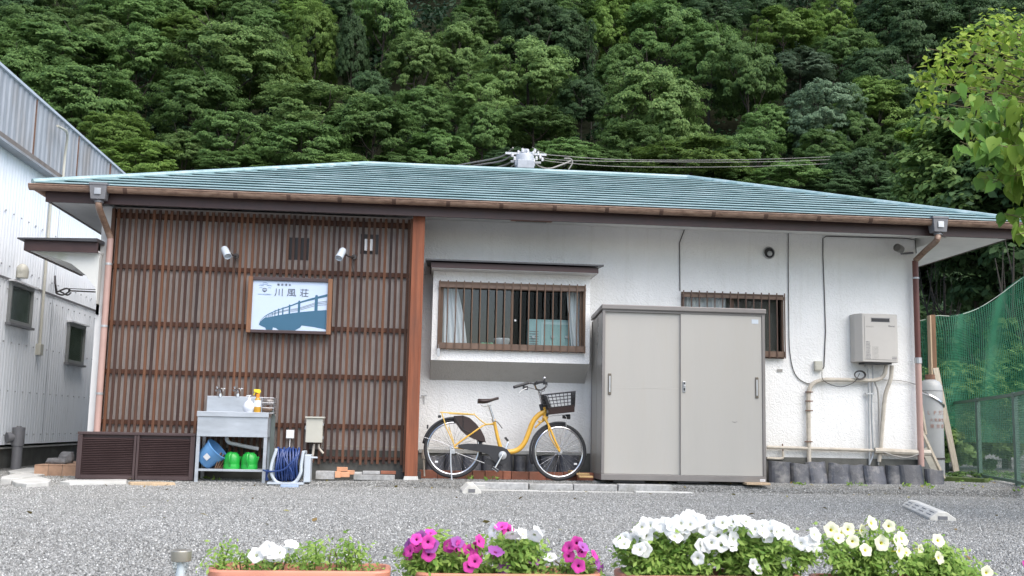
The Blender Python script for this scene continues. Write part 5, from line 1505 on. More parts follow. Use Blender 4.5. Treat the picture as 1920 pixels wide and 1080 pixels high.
# ================================================================== WALL FITTINGS, RIGHT HALF
# roof tiles standing along the wall foot
tgz = 'dark smoked roof tiles leaning along the foot of the wall'
def tile_mesh(w, h, seed):
    rg = random.Random(seed); mb = MB(); n = 10; rows = 5; th = .016
    sh = rg.uniform(.008, .018)
    def prof(u): return -sh * 1.6 * math.sin(u * math.pi) + (.026 if u < .13 else 0) * (1 - u / .13) + (.012 * (u - .9) / .1 if u > .9 else 0)
    grid = []
    for j in range(rows + 1):
        t = j / rows
        for i in range(n + 1):
            u = i / n
            ztop = h * (1 - .05 * (1 - abs(2 * u - 1)) - .012 * math.sin(u * 9 + seed))
            mb.v.append((u * w - w / 2, -prof(u) * -1 - .0, t * ztop))
    base = len(mb.v)
    mb.v += [(x, y + th, z) for (x, y, z) in mb.v]
    q = n + 1
    for j in range(rows):
        for i in range(n):
            a = j * q + i
            mb.f.append((a, a + 1, a + q + 1, a + q)); mb.f.append((a + base + q, a + base + q + 1, a + base + 1, a + base))
    for j in range(rows):
        a = j * q; mb.f.append((a, a + q, a + q + base, a + base)); a += n; mb.f.append((a + q, a, a + base, a + q + base))
    for i in range(n):
        a = rows * q + i; mb.f.append((a, a + 1, a + 1 + base, a + base)); a = i; mb.f.append((a + 1, a, a + base, a + 1 + base))
    me = bpy.data.meshes.new('roof_tile'); me.from_pydata(mb.v, [], mb.f); me.update(); me.materials.append(MT['tile'])
    return me
tiles = [(1441, 1484, 863, 904, -5, 'first from the shed'), (1483, 1518, 865, 906, -7, 'second from the shed, beside a split gap'), (1516, 1554, 864, 907, 2, 'third from the shed with a pale powdery patch'),
         (1552, 1590, 866, 909, -8, 'fourth from the shed, tilted with a rusty top'), (1588, 1625, 869, 910, 3, 'fifth from the shed, below the grey pipes'), (1622, 1663, 870, 912, -3, 'sixth from the shed, broad and plain'),
         (1660, 1690, 869, 910, -5, 'seventh from the shed, narrow and dark'), (1686, 1732, 869, 911, 1, 'eighth from the shed, ending at the downpipe'), (1733, 1768, 874, 914, -9, 'last and most tilted, outside the downpipe')]
for i, (x0, x1, yt, yb, tilt, lab) in enumerate(tiles):
    y = -.15 - .035 * (i % 2)
    a = W(x0, yt, y); b = W(x1, yb, y)
    zb_ = min(b.z, .03) - .02
    o = link_mesh('roof_tile', tile_mesh((b.x - a.x) * 1.03, (a.z - zb_) * [1, .96, 1.02, .97, 1, .98, .95, 1, .92][i], i), None)
    o.location = ((a.x + b.x) / 2, y - .05, zb_)
    o.rotation_euler = (rad(-14 - 3 * (i % 3)) * -1 * -1 if False else rad(-13 - (i % 3) * 3) * -1, rad(tilt * .7) * -1, rad(R.uniform(-9, 9)))
    o.rotation_euler.x = -rad(12 + (i % 3) * 3)
    tag(o, 'dark roof tile standing against the wall, ' + lab, 'roof tile', tgz)
    so_ = o.modifiers.new('bevel', 'BEVEL'); so_.width = .004; so_.segments = 2; so_.limit_method = 'ANGLE'
# tiles behind the bicycle: row plus brick edging
t2 = 'smoked roof tiles behind the bicycle'
for i, (x0, x1) in enumerate(((868, 902), (903, 925), (926, 962), (964, 985), (986, 1010), (1011, 1046), (1048, 1085), (800, 832), (833, 866))):
    a = W(x0, 851 + 2 * (i % 2), -.14); b = W(x1, 882, -.14)
    o = link_mesh('roof_tile', tile_mesh(b.x - a.x, a.z - .03, 20 + i), None)
    o.location = ((a.x + b.x) / 2, -.17, .03)
    o.rotation_euler = (-rad(12), rad(R.uniform(-3, 3)), 0)
    pos = ['left of the chain case', 'just left of the crank', 'behind the crank', 'right of the crank', 'midway between crank and front wheel', 'at the left side of the front wheel', 'behind the front wheel hub', 'at the left side of the rear wheel', 'behind the rear wheel hub'][i]
    tag(o, 'dark roof tile standing behind the bicycle, ' + pos, 'roof tile', t2)
edg = E('brick_edging', (1.2, -.4, .02), 'row of red bricks on edge along the ground behind the bicycle', 'brick edging')
bme = bpy.data.meshes.new('brick'); t_ = MB().box(0, .20, 0, .10, 0, .095); bme.from_pydata(t_.v, [], t_.f); bme.update(); bme.materials.append(MT['brick'])
x = .13
i = 0
while x < 2.05:
    o = link_mesh('brick', bme, None, edg, Vector((x, -.44 + R.uniform(-.006, .006), .025 + R.uniform(-.004, .004))) - Vector((1.2, -.4, .02)))
    o.scale.x = [1, .95, 1, .7, 1, .45][i % 6]
    o.modifiers.new('bevel', 'BEVEL').width = .004
    x += .20 * o.scale.x + .006; i += 1
yb_ = mat('yellow_offcut', (0.50, 0.33, 0.15), .8, .2, 10, world_space=True)
wg = 'yellowish offcuts beside the shed corner'
blk('wood_offcut', 1068, 1086, 882, 890, -.55, .09, yb_, 'upper yellowish wood offcut behind the front tyre by the shed', 'wood block', wg, .2)
blk('wood_offcut', 1082, 1106, 887, 891, -.66, .09, yb_, 'thin yellowish wood offcut right of the front tyre by the shed', 'wood block', wg, -.1)
blk('wood_offcut', 1086, 1112, 892, 896, -.8, .09, yb_, 'lowest yellowish wood offcut at the shed corner', 'wood block', wg, .05)
# kerb stones in front
kgp = 'pale kerb stones laid in two rows in front of the bicycle and shed'
def kerb(x0, x1, yt, yb, y, label, m_='kerb', d=.13):
    a = W(x0, yt, y); b = W(x1, yb, y)
    z0 = min(b.z, ground_z(a.x, y)) - .02
    tag(mk('kerb_stone', MB().box(a.x, b.x - .004, y, y + d, z0, a.z), MT[m_], None, loc=((a.x + b.x) / 2, y, z0), bevel=.008), label, 'kerb stone', kgp)
kerb(884, 991, 904, 917, -1.12, 'kerb stone under the gap between the bicycle wheels, leftmost in the back row')
kerb(993, 1075, 907, 919, -1.12, 'kerb stone below the front tyre in the back row')
kerb(1076, 1158, 908, 919, -1.12, 'kerb stone meeting the left corner of the shed')
kerb(1160, 1262, 908, 920, -1.12, 'kerb stone in front of the shed\'s left door')
kerb(900, 1013, 918.5, 924, -1.36, 'flat pale kerb stone in the front row, left', 'paleconcrete', .12)
kerb(1015, 1190, 921, 924.5, -1.36, 'flat pale kerb stone in the front row, middle', 'paleconcrete', .12)
kerb(1192, 1300, 921.5, 925, -1.36, 'flat pale kerb stone in the front row, right end', 'paleconcrete', .12)
blk('broken_stone', 888, 910, 910, 920, -1.30, .12, MT['paleconcrete'], 'broken pale stone between the small ramp and kerb row', 'stone')
blk('flat_board', 1400, 1445, 905, 910, -1.0, .15, MT['palewood'], 'small board lying under the right corner of the shed', 'board')
blk('support_block', 1150, 1210, 899, 906, -.86, .4, MT['black'], 'dark block carrying the left side of the shed', 'block', 'blocks under the shed')
blk('support_block', 1270, 1330, 902, 907, -.86, .4, MT['black'], 'dark block carrying the middle of the shed', 'block', 'blocks under the shed')

# ---- storage shed
S0 = W(1129, 898, -.9); S1 = W(1435, 906, -.9); S2 = W(1128, 572, -.9); S3 = W(1436, 578, -.9)
hx0, hx1 = (S0.x + S2.x) / 2, (S1.x + S3.x) / 2; hz0, hz1 = .062, (S2.z + S3.z) / 2
shed = E('storage_shed', ((hx0 + hx1) / 2, -.5, hz0), 'beige metal storage shed with two sliding doors and grey frame against the white wall', 'shed')
SF, SB = -.9, -.17
mk('roof', MB().hexa([(hx0 - .012, SF - .02, hz1 - .055), (hx1 + .012, SF - .02, hz1 - .055), (hx1 + .012, SB, hz1 - .12), (hx0 - .012, SB, hz1 - .12),
                      (hx0 - .012, SF - .02, hz1), (hx1 + .012, SF - .02, hz1), (hx1 + .012, SB, hz1 - .065), (hx0 - .012, SB, hz1 - .065)]), MT['shedframe'], shed, bevel=.008)
for x in (hx0, hx1 - .035):
    mk('corner_post', MB().box(x, x + .035, SF, SF + .05, hz0 + .066, hz1 - .056), MT['shedframe'], shed, bevel=.004)
for x in (hx0, hx1 - .03):
    mk('corner_post', MB().box(x, x + .03, SB - .03, SB, hz0, hz1 - .13), MT['shedframe'], shed, bevel=.004)
mk('base_rail', MB().box(hx0, hx1, SF, SF + .05, hz0, hz0 + .065), MT['shedframe'], shed, bevel=.004)
mk('base_rail', MB().box(hx0, hx0 + .03, SF + .051, SB - .031, hz0, hz0 + .065), MT['shedframe'], shed)
mk('base_rail', MB().box(hx1 - .03, hx1, SF + .051, SB - .031, hz0, hz0 + .065), MT['shedframe'], shed)
mk('top_rail', MB().box(hx0 + .0355, hx1 - .0355, SF + .004, SF + .05, hz1 - .082, hz1 - .056), MT['shedframe'], shed)
for x in (hx0 + .006, hx1 - .012):
    pm = MB()
    for k in range(2):
        ya = SF + .052 + k * .325
        pm.hexa([(x, ya, hz0 + .066), (x + .006, ya, hz0 + .066), (x + .006, ya + .31, hz0 + .066), (x, ya + .31, hz0 + .066),
                 (x, ya, hz1 - .07 - .065 * (ya - SF) / .73), (x + .006, ya, hz1 - .07 - .065 * (ya - SF) / .73), (x + .006, ya + .31, hz1 - .07 - .065 * (ya + .31 - SF) / .73), (x, ya + .31, hz1 - .07 - .065 * (ya + .31 - SF) / .73)])
    mk('side_panel', pm, MT['shedside'], shed)
mk('back_panel', MB().box(hx0 + .031, hx1 - .031, SB - .01, SB - .004, hz0, hz1 - .14), MT['shedside'], shed)
xs_ = W(1277, 700, -.9).x
dl = mk('sliding_door', MB().box(hx0 + .037, xs_ + .03, SF + .030, SF + .044, hz0 + .067, hz1 - .083), MT['shed'], shed, bevel=.003)
dr_ = mk('sliding_door', MB().box(xs_, hx1 - .037, SF + .010, SF + .026, hz0 + .067, hz1 - .083), MT['shed'], shed, bevel=.003)
mk('door_edge', MB().box(xs_ - .006, xs_ - .0005, SF + .008, SF + .028, hz0 + .067, hz1 - .083), MT['shedframe'], dr_)
mk('panel_seam', MB().box(hx0 + .05, xs_ - .02, SF + .0285, SF + .0298, W(1200, 727.5, -.88).z, W(1200, 727, -.88).z + .001), mat('seam_cream', (.47, .455, .42), .5, .05), dl)  # thin door seam strip in an even cream tone
def handle(px, py, y, par):
    c = W(px, py, y)
    mk('handle', MB().box(c.x - .019, c.x + .019, y - .010, y, c.z - .12, c.z + .12), mat('handle_bronze', (.15, .13, .105), .35, .1, metal=.3), par, bevel=.008)
    mk('handle', MB().box(c.x - .009, c.x + .009, y - .0125, y - .0102, c.z - .09, c.z + .09), MT['galv'], par, bevel=.004)
handle(1143, 720, SF + .0295, dl); handle(1419, 727, SF + .0095, dr_)
c = W(1283, 725, SF + .0)
mk('lock', MB().box(c.x - .018, c.x + .018, SF - .002, SF + .0095, c.z - .06, c.z + .06).lathe([(.013, 0), (.013, .012)], (c.x, SF - .002, c.z + .01), 12, axis_to((0, -1, 0))), MT['galv'], dr_, bevel=.004)
mk('lock', MB().box(c.x - .009, c.x + .009, SF - .006, SF - .0022, c.z - .045, c.z - .015).box(c.x - .009, c.x + .009, SF - .006, SF - .0022, c.z + .025, c.z + .05), MT['black'], dr_)
c = W(1416, 603, SF)
mk('sticker', MB().box(c.x - .04, c.x + .04, SF + .0075, SF + .0095, c.z - .025, c.z + .025), MT['palegrey'], dr_, bevel=.001)
c = W(1430, 901, SF)
mk('sticker', MB().box(c.x - .03, c.x + .03, SF - .002, SF - .0005, c.z - .012, c.z + .014), MT['white'], shed)
text_mesh('YODOKO', .016, 'sticker_print', MT['print'], shed, (c.x - .027, SF - .0022, c.z - .005), (rad(90), 0, 0), sx=.7)
c = W(1378, 791, SF)
mk('dent', MB().tube(curve([(c.x - .03, SF + .0095, c.z + .002), (c.x, SF + .0085, c.z - .005), (c.x + .028, SF + .0095, c.z + .004)], 4), .0025, 5), MT['shedframe'], dr_)

# ---- water heater
a = W(1606, 587, -.22); b = W(1686, 680, -.22)
he = E('water_heater', ((a.x + b.x) / 2, -.1, b.z), 'beige wall-mounted gas water heater with black exhaust slot above a bundle of pipes', 'water heater')
hx0_, hx1_ = a.x, b.x
mk('casing', MB().prism([(hx0_, -.002, b.z), (hx0_ - .0, -.14, b.z), (hx0_ + .07, -.22, b.z), (hx1_ - .02, -.22, b.z), (hx1_, -.20, b.z), (hx1_, -.002, b.z)][::-1], (0, 0, a.z - b.z)), MT['heater'], he, bevel=.008)
mk('front_panel', MB().box(hx0_ + .095, hx1_ - .035, -.226, -.2205, b.z + .03, a.z - .03), MT['heater'], he, bevel=.004)
c = W(1651, 600, -.23)
mk('exhaust_slot', MB().box(c.x - .115, c.x + .115, -.232, -.2265, c.z - .018, c.z + .018), MT['black'], he, bevel=.006)
mk('exhaust_rim', MB().box(c.x - .122, c.x + .122, -.2285, -.2263, c.z - .025, c.z - .0185).box(c.x - .122, c.x + .122, -.2285, -.2263, c.z + .0185, c.z + .025), MT['grey_pl'], he)
c = W(1666, 613, -.23); text_mesh('Rinnai', .033, 'logo_print', MT['print'], he, (c.x, -.2265, c.z), (rad(90), 0, 0))
c = W(1624, 613, -.23); text_mesh('ECOJOZU', .022, 'logo_print', MT['greycable'], he, (c.x, -.2265, c.z), (rad(90), 0, 0))
lab_ = MB(); rg = random.Random(2)
c = W(1624, 640, -.23)
for k in range(13):
    z = c.z - k * .017
    for q in range(4):
        w_ = rg.uniform(.006, .012)
        lab_.box(c.x + q * .014, c.x + q * .014 + w_, -.2275, -.2262, z - .008, z)
mk('warning_print', lab_, MT['print'], he)
lab_ = MB(); c = W(1636, 650, -.23)
for k in range(10):
    z = c.z - k * .016
    for q in range(5):
        w_ = rg.uniform(.005, .011)
        lab_.box(c.x + q * .016, c.x + q * .016 + w_, -.2275, -.2262, z - .006, z)
mk('warning_print', lab_, MT['greycable'], he)
c = W(1673, 670, -.23); mk('rating_print', MB().box(c.x, c.x + .06, -.2275, -.2262, c.z, c.z + .006).box(c.x, c.x + .06, -.2275, -.2262, c.z - .02, c.z - .012), MT['print'], he)
mk('bottom_tray', MB().box(hx0_ + .10, hx1_ - .08, -.19, -.02, b.z - .022, b.z - .001), MT['black'], he)
# pipes
pg_ = 'pipes below the water heater'
def wp(pts, r, m_, name, label, cat='pipe', y=-.05, g=None, n=6, nn=8):
    P = [W(p[0], p[1], p[2] if len(p) > 2 else y) for p in pts]
    mb = MB(); mb.tube(curve(P, n), r, nn)
    return tag(mk(name, mb, m_, None, smooth=True, loc=P[0]), label, cat, g)
wp([(1672, 685, -.12), (1670, 710, -.10), (1660, 740, -.06), (1655, 790), (1651, 840), (1648, 866)], .026, MT['insul'], 'lagged_pipe', 'thick tape-wrapped pipe curving down at the right of the heater pipes', g=pg_)
wp([(1662, 685, -.12), (1656, 705, -.09), (1636, 713, -.07), (1570, 712, -.06), (1540, 713), (1522, 722), (1516, 742), (1516, 790), (1517, 868)], .026, MT['insul'], 'lagged_pipe', 'thick tape-wrapped pipe bending left from the heater then down to the ground', g=pg_)
wp([(1622, 686, -.12), (1628, 700, -.08), (1629, 760, -.05), (1630, 820), (1630, 872)], .012, MT['galv'], 'copper_pipe', 'slim grey pipe hanging straight below the heater, left of the pair', g=pg_)
wp([(1636, 686, -.12), (1637, 705, -.08), (1634, 760, -.05), (1636, 820), (1637, 850, -.05), (1630, 872)], .012, MT['galv'], 'copper_pipe', 'slim grey pipe below the heater, right of the pair', g=pg_)
wp([(1640, 716, -.06), (1646, 735, -.05), (1648, 780), (1649, 830), (1647, 872)], .011, MT['greycable'], 'thin_conduit', 'thin brown-grey conduit between the slim pipes and the lagged pipe', g=pg_)
wp([(1438, 838.5), (1517, 841), (1600, 843.5), (1740, 848, -.05)], .020, MT['insul'], 'wall_pipe', 'long buff horizontal pipe low on the white wall')
wp([(1640, 845, -.075), (1700, 848, -.075), (1744, 849, -.075)], .036, MT['insul'], 'lagged_sleeve', 'thick pale lagging around the low wall pipe by the downpipe')
wp([(1438, 859), (1462, 860), (1468, 857), (1468, 846)], .016, MT['insul'], 'stub_pipe', 'short buff pipe with an elbow beside the shed')
wp([(1467, 832, -.04), (1468, 846, -.04)], .008, MT['rust'], 'valve', 'small rusty valve on the low wall pipe beside the shed', 'valve')
wp([(1645, 843, -.1), (1675, 854, -.1), (1700, 858, -.09), (1722, 852, -.1)], .008, MT['greycable'], 'grey_wire', 'slack grey wire below the thick lagging by the downpipe', 'cable')
cl_ = MB()
for (px, py) in ((1517, 735), (1517, 752), (1517, 770), (1516, 828)):
    c = W(px, py, -.05); cl_.obox((c.x, -.05, c.z), (.075, .07, .012))
tag(mk('pipe_clamps', cl_, MT['rust'], None, loc=(c.x, -.05, c.z)), 'rusty clamps on the left lagged pipe', 'clamp')
tag(mk('pipe_clamp', MB().obox(W(1630, 738, -.05), (.10, .04, .02)), MT['galv'], None, loc=W(1630, 738, -.05)), 'grey clamp holding the two slim heater pipes', 'clamp')
# cables
def cab(pts, label, r=.0055, m_='cable', y=-.012, n=5, name='wall_cable'):
    return wp(pts, r, MT[m_], name, label, 'cable', y, None, n, 5)
tag(mk('wall_cable', MB().tube([W(1283, 431, -.012), W(1274, 455, -.012), W(1275, 545, -.012)], .006, 5), MT['cable'], None, loc=W(1274, 455, -.012)), 'dark cable dropping from the eave to the narrow window', 'cable')
cab([(1478, 436), (1478, 500), (1479, 600), (1481, 660), (1490, 700), (1510, 718), (1530, 719)], 'long thin cable running down from the eave and curving to the lagged pipe')
tag(mk('wall_cable', MB().tube([W(1718, 475, -.012), W(1716, 450, -.012), W(1700, 447, -.012), W(1549, 443, -.012), W(1543, 447, -.012), W(1543, 480, -.012), W(1546, 560, -.012), W(1548, 620, -.012), W(1545, 688, -.012), W(1541, 694, -.012)], .006, 5), MT['cable'], None, loc=W(1543, 447, -.012)), 'dark cable framing the upper right wall down to the small outlet', 'cable')
cab([(1541, 697), (1543, 712), (1560, 722), (1580, 725), (1602, 716), (1612, 700)], 'thin cable sagging from the outlet towards the heater pipes', .004, y=-.09)
cab([(1650, 712), (1690, 714), (1722, 722)], 'thin cable from the heater to the downpipe', .005, 'greycable', -.03)
mb = MB(); c = W(1612, 703, -.10)
for k in range(3): mb.tube([(c.x + (.062 + .006 * k) * math.cos(t / 16 * 6.283), -.10 - .006 * k, c.z + (.045 + .004 * k) * math.sin(t / 16 * 6.283)) for t in range(16)], .005, 5, closed=True)
tag(mk('cable_coil', mb, MT['cable'], None, loc=c), 'coiled dark cable hanging under the left of the water heater', 'cable coil')
a = W(1528, 677, -.05); b = W(1542, 695, -.05)
tag(mk('outlet_box', MB().box(a.x, b.x, -.06, -.002, b.z, a.z).box(a.x + .01, b.x - .01, -.064, -.0605, b.z + .01, b.z + .06), MT['beigebox'], None, bevel=.005, loc=(a.x, 0, b.z)), 'small beige outlet on the white wall left of the heater', 'outlet')
# round vent
c = W(1442, 474, -.02)
rv = E('round_vent', (c.x, 0, c.z), 'round dark wall vent with pale rim high on the white wall', 'vent')
mk('vent_rim', MB().lathe([(.075, 0), (.078, .02), (.066, .03), (.062, .012)], (c.x, -.001, c.z), 24, axis_to((0, -1, 0)), caps=False), MT['galv'], rv, smooth=True)
mk('vent_grill', MB().lathe([(.001, .01), (.064, .01), (.064, .012)], (c.x, -.001, c.z), 24, axis_to((0, -1, 0)), caps=False), MT['black'], rv)
mk('vent_flap', MB().sph((c.x + .01, -.02, c.z - .01), .035, 10, 7, (1, .5, 1)), MT['galv'], rv, smooth=True)
# security lamp
c = W(1686, 466, -.14); bpt = W(1712, 474, -.02)
wl_ = E('wall_lamp', bpt, 'grey cylindrical flood lamp under the eave at the right corner', 'wall lamp')
mk('lamp_head', MB().lathe([(.001, -.06), (.045, -.055), (.05, -.02), (.05, .06), (.044, .062), (.04, .04), (.001, .04)], c, 16, axis_to((-.75, -.6, .1)), caps=False), mat('lamp_grey', (.20, .195, .18), .4, .1), wl_, smooth=True)
mk('lamp_arm', MB().tube(curve([c, c + Vector((.05, .05, -.05)), c + Vector((.09, .10, -.045)), bpt], 5), .013, 7), MT['grey_pl'], wl_, smooth=True)
# small wall marks: screw holes under the narrow window
tag(mk('wall_label', MB().box(W(1457, 694, -.006).x, W(1467, 694, -.006).x, -.012, -.009, W(0 + 1460, 697, -.01).z, W(1460, 692, -.01).z), MT['greycable'], None), 'small weathered label on the wall below the narrow window', 'label')
c = W(793, 742, -.01)
tag(mk('hook', MB().tube([W(789, 742, -.03), W(800, 742, -.03)], .006, 5).tube([W(795, 742, -.03), W(795, 757, -.01)], .004, 5), MT['galv'], None, loc=c), 'tiny rusty hook on the white wall beside the cedar post', 'hook')

# ---- bottom left of the wall: pipe valve by the post
tag(mk('standpipe', MB().tube([W(796, 893, -.50), W(794, 858, -.50)], .009, 7).lathe([(.02, 0), (.026, .03), (.02, .09), (.012, .10)], W(794, 860, -.50), 10), MT['insul'], None, smooth=True, loc=W(796, 893, -.5)), 'short standpipe with a beige cap between post and rear wheel', 'pipe')

# ================================================================== BICYCLE
BYK = -.62
def B_(zx, zy, dy=0.0): return W(740 + zx / 4.695, 700 + zy / 4.695, BYK + dy)
rc = B_(515, 660); fc = B_(1447, 692)
bike = E('bicycle', (1.15, BYK, .03), 'yellow step-through city bicycle with brown saddle and front basket parked by the white wall', 'bicycle')
def wheel(c, r, name_label, ang=0.0):
    w_ = bpy.data.objects.new('wheel', None); COL.objects.link(w_); w_.parent = bike
    w_.location = c - origin(bike); w_.rotation_euler = (0, 0, ang); w_['label'] = name_label
    def P(a, rr, y=0): return (rr * math.cos(a), y, rr * math.sin(a))
    N = 48
    t = MB(); t.tube([P(2 * math.pi * k / N, r - .018) for k in range(N)], .019, 10, closed=True)
    mk('tyre', t, MT['rubber'], w_, smooth=True, local=True)
    t = MB(); t.tube([P(2 * math.pi * k / N, r - .043) for k in range(N)], .011, 8, closed=True)
    mk('rim', t, MT['chrome'], w_, smooth=True, local=True)
    t = MB()
    for k in range(32):
        a = 2 * math.pi * k / 32; s_ = 1 if k % 2 else -1
        off = .55 * (1 if (k // 2) % 2 else -1)
        t.tube([P(a + off, .028, .028 * s_), P(a, r - .05, .004 * s_)], .0013, 4)
    o = mk('spokes', t, MT['chrome'], w_, local=True); 
    t = MB(); t.lathe([(.012, -.06), (.014, -.035), (.030, -.033), (.030, -.027), (.016, -.022), (.016, .022), (.030, .027), (.030, .033), (.014, .035), (.012, .06)], (0, 0, 0), 16, axis_to((0, 1, 0)))
    mk('hub', t, MT['galv'], w_, smooth=True, local=True)
    t = MB(); t.obox(P(-2.45 if ang == 0 else -.6, r * .72, -.012), (.035, .006, .02))
    mk('reflector', t, MT['white'], w_, local=True)
    return w_
rr_r = (rc.z - ground_z(rc.x, BYK)) if True else .33
RWH = (B_(775, 660) - B_(257, 660)).x / 2
wheel(rc, RWH, 'rear wheel')
FWH = (B_(1688, 690) - B_(1207, 690)).x / 2
wheel(fc, max(FWH, fc.z - .032), 'front wheel slightly turned', .12)
RWH_f = max(FWH, fc.z - .032)
# fenders
def fender(c, r, a0, a1, w, m_, name='fender'):
    t = MB(); n = 26; k = 0
    vs = []
    for i in range(n + 1):
        a = rad(a0 + (a1 - a0) * i / n)
        for (dy, dr) in ((-w, -.014), (-w * .7, .002), (0, .008), (w * .7, .002), (w, -.014)):
            vs.append(c + Vector(((r + dr) * math.cos(a), dy, (r + dr) * math.sin(a))))
    t.add(vs, [(i * 5 + q, i * 5 + q + 1, i * 5 + 6 + q, i * 5 + 5 + q) for i in range(n) for q in range(4)])
    o = mk(name, t, m_, bike, smooth=True)
    sm_ = o.modifiers.new('solid', 'SOLIDIFY'); sm_.thickness = .002
    return o
fender(rc, RWH + .014, 12, 172, .027, MT['black'])
fender(fc, RWH_f + .014, 78, 205, .027, MT['black'])
def tb(name, pts, r, m_, n=6, nn=10, par=None, smooth=True):
    mb = MB(); mb.tube(curve(pts, n) if n else pts, r, nn)
    return mk(name, mb, m_, par or bike, smooth=smooth)
YL = MT['yellow']
# frame
fr = MB()
down = [B_(1320, 335), B_(1262, 372), B_(1215, 430), B_(1180, 520), B_(1145, 605), B_(1095, 665), B_(1030, 690), B_(950, 690)]
fr.tube(curve(down, 6), [.027] * 3 + [.030] * 40 if False else .029, 12)
fr.tube(curve([B_(1330, 320), B_(1300, 420), B_(1262, 420)], 4), .014, 8)
fr.tube([B_(1308, 300), B_(1335, 400)], .025, 12)
fr.tube([B_(872, 405), B_(905, 560), B_(932, 660)], [.019, .020, .024], 12)
fr.tube([B_(1345, 395), B_(1275, 440), B_(1235, 480)], .011, 8)
for s_ in (-.05, .05):
    fr.tube(curve([B_(872, 448), B_(790, 455, s_ * .6), B_(700, 515, s_), B_(600, 585, s_), B_(520, 645, s_)], 5), .010, 8)
    fr.tube(curve([B_(930, 700, s_ * .5), B_(780, 690, s_), B_(640, 665, s_), B_(520, 655, s_)], 5), .010, 8)
mk('frame', fr, YL, bike, smooth=True)
# rear rack in pale yellow
rk_ = MB()
RY_ = mat('rack_pale_yellow', (0.70, 0.46, 0.12), .35, .08, 8)
for s_ in (-.06, .06):
    rk_.tube(curve([B_(402, 343, s_), B_(540, 350, s_), B_(690, 362, s_), B_(715, 378, s_), B_(800, 445, s_ * .6), B_(868, 440, s_ * .3)], 4), .007, 7)
    rk_.tube([B_(415, 350, s_), B_(455, 480, s_), B_(530, 640, s_ * .9)], .007, 7)
    rk_.tube([B_(475, 470, s_), B_(520, 600, s_)], .005, 6)
for z in (402, 470, 560, 640, 700): rk_.tube([B_(z, 345 if z < 450 else 352, -.06), B_(z, 345 if z < 450 else 352, .06)], .006, 6)
rk_.tube([B_(480, 356, 0), B_(690, 366, 0)], .005, 6)
mk('rear_rack', rk_, RY_, bike, smooth=True)
# skirt guard: dark brown leaf-shaped panel
def panel(name, outline, y, th, m_):
    mb = MB(); P = [B_(u, v, y) for u, v in outline]
    mb.prism(P[::-1], (0, th, 0)); return mk(name, mb, m_, bike, bevel=.0015)
gout = [(520, 375), (600, 370), (660, 392), (715, 440), (762, 500), (792, 560), (803, 610), (770, 600), (700, 580), (640, 552), (585, 505), (545, 450), (520, 400)]
panel('skirt_guard', gout, -.048, .004, MT['brownplastic'])
panel('skirt_guard', gout, .044, .004, MT['brownplastic'])
tb('guard_rib', [B_(530, 385, -.054), B_(590, 480, -.054), B_(660, 520, -.054), B_(720, 520, -.054)], .004, MT['black'])
tb('guard_rib', [B_(600, 372, -.054), B_(605, 430, -.054), B_(600, 500, -.054)], .003, MT['black'])
# chain case
cc_out = [(560, 628), (640, 618), (760, 622), (880, 636), (950, 648), (990, 668), (1018, 705), (1022, 740), (1005, 775), (970, 798), (925, 802), (880, 785), (850, 745), (820, 712), (740, 690), (620, 670), (560, 655)]
panel('chain_case', cc_out, -.078, .03, MT['black'])
panel('battery_case', [(815, 745), (850, 760), (900, 795), (960, 805), (940, 812), (830, 806), (790, 795)], -.05, .07, MT['black'])
cr = B_(950, 722, -.085)
t = MB(); t.lathe([(.001, -.004), (.045, -.004), (.048, 0), (.044, .006), (.02, .01), (.018, .018), (.001, .018)], cr, 20, axis_to((0, -1, 0)), caps=False)
mk('crank_boss', t, MT['galv'], bike, smooth=True)
t = MB(); t.bar(B_(950, 715, -.105), B_(884, 832, -.115), .018, .022, (0, 1, 0)); mk('crank', t, MT['chrome'], bike, bevel=.004)
t = MB(); t.bar(B_(955, 720, .05), B_(1000, 605, .07), .018, .020, (0, 1, 0)); mk('crank', t, MT['chrome'], bike, bevel=.004)
t = MB(); t.obox(B_(886, 843, -.165), (.085, .09, .022), Matrix.Rotation(rad(35), 3, 'Y')); mk('pedal', t, MT['black'], bike, bevel=.004)
t = MB(); t.obox(B_(985, 580, .12), (.055, .09, .022), Matrix.Rotation(rad(50), 3, 'Y')); mk('pedal', t, MT['black'], bike, bevel=.004)
t = MB()
for yy in (-.125, -.205): t.obox(B_(886, 843, yy), (.07, .004, .03), Matrix.Rotation(rad(35), 3, 'Y'))
mk('pedal_reflector', t, MT['galv'], bike)
# saddle
sd_ = MB()
prof_pts = [(728, 262, .018), (735, 252, .075), (770, 258, .085), (815, 255, .07), (850, 248, .045), (880, 238, .027), (905, 230, .020), (918, 232, .012)]
rings = []
for (u, v, hw) in prof_pts:
    c_ = B_(u, v - 12)
    hh = .026 if u < 830 else .016
    ring = []
    for k in range(12):
        a = 2 * math.pi * k / 12
        ring.append(c_ + Vector((0, hw * math.cos(a), hh * math.sin(a) * (1.0 if math.sin(a) > 0 else 1.2))))
    rings.append(ring)
vs = [p for r_ in rings for p in r_]; nR = len(rings)
sd_.add(vs, [(i * 12 + k, i * 12 + (k + 1) % 12, (i + 1) * 12 + (k + 1) % 12, (i + 1) * 12 + k) for i in range(nR - 1) for k in range(12)] + [tuple(range(11, -1, -1)), tuple((nR - 1) * 12 + k for k in range(12))])
so_ = mk('saddle', sd_, MT['brownplastic'], bike, smooth=True, auto=False)
sb_ = so_.modifiers.new('sub', 'SUBSURF'); sb_.levels = 1; sb_.render_levels = 1
t = MB()
for s_ in (-.025, .025): t.tube([B_(760, 285, s_), B_(790, 292, s_), B_(850, 280, s_)], .004, 6)
t.obox(B_(800, 290), (.05, .05, .012))
mk('saddle_rails', t, MT['chrome'], bike)
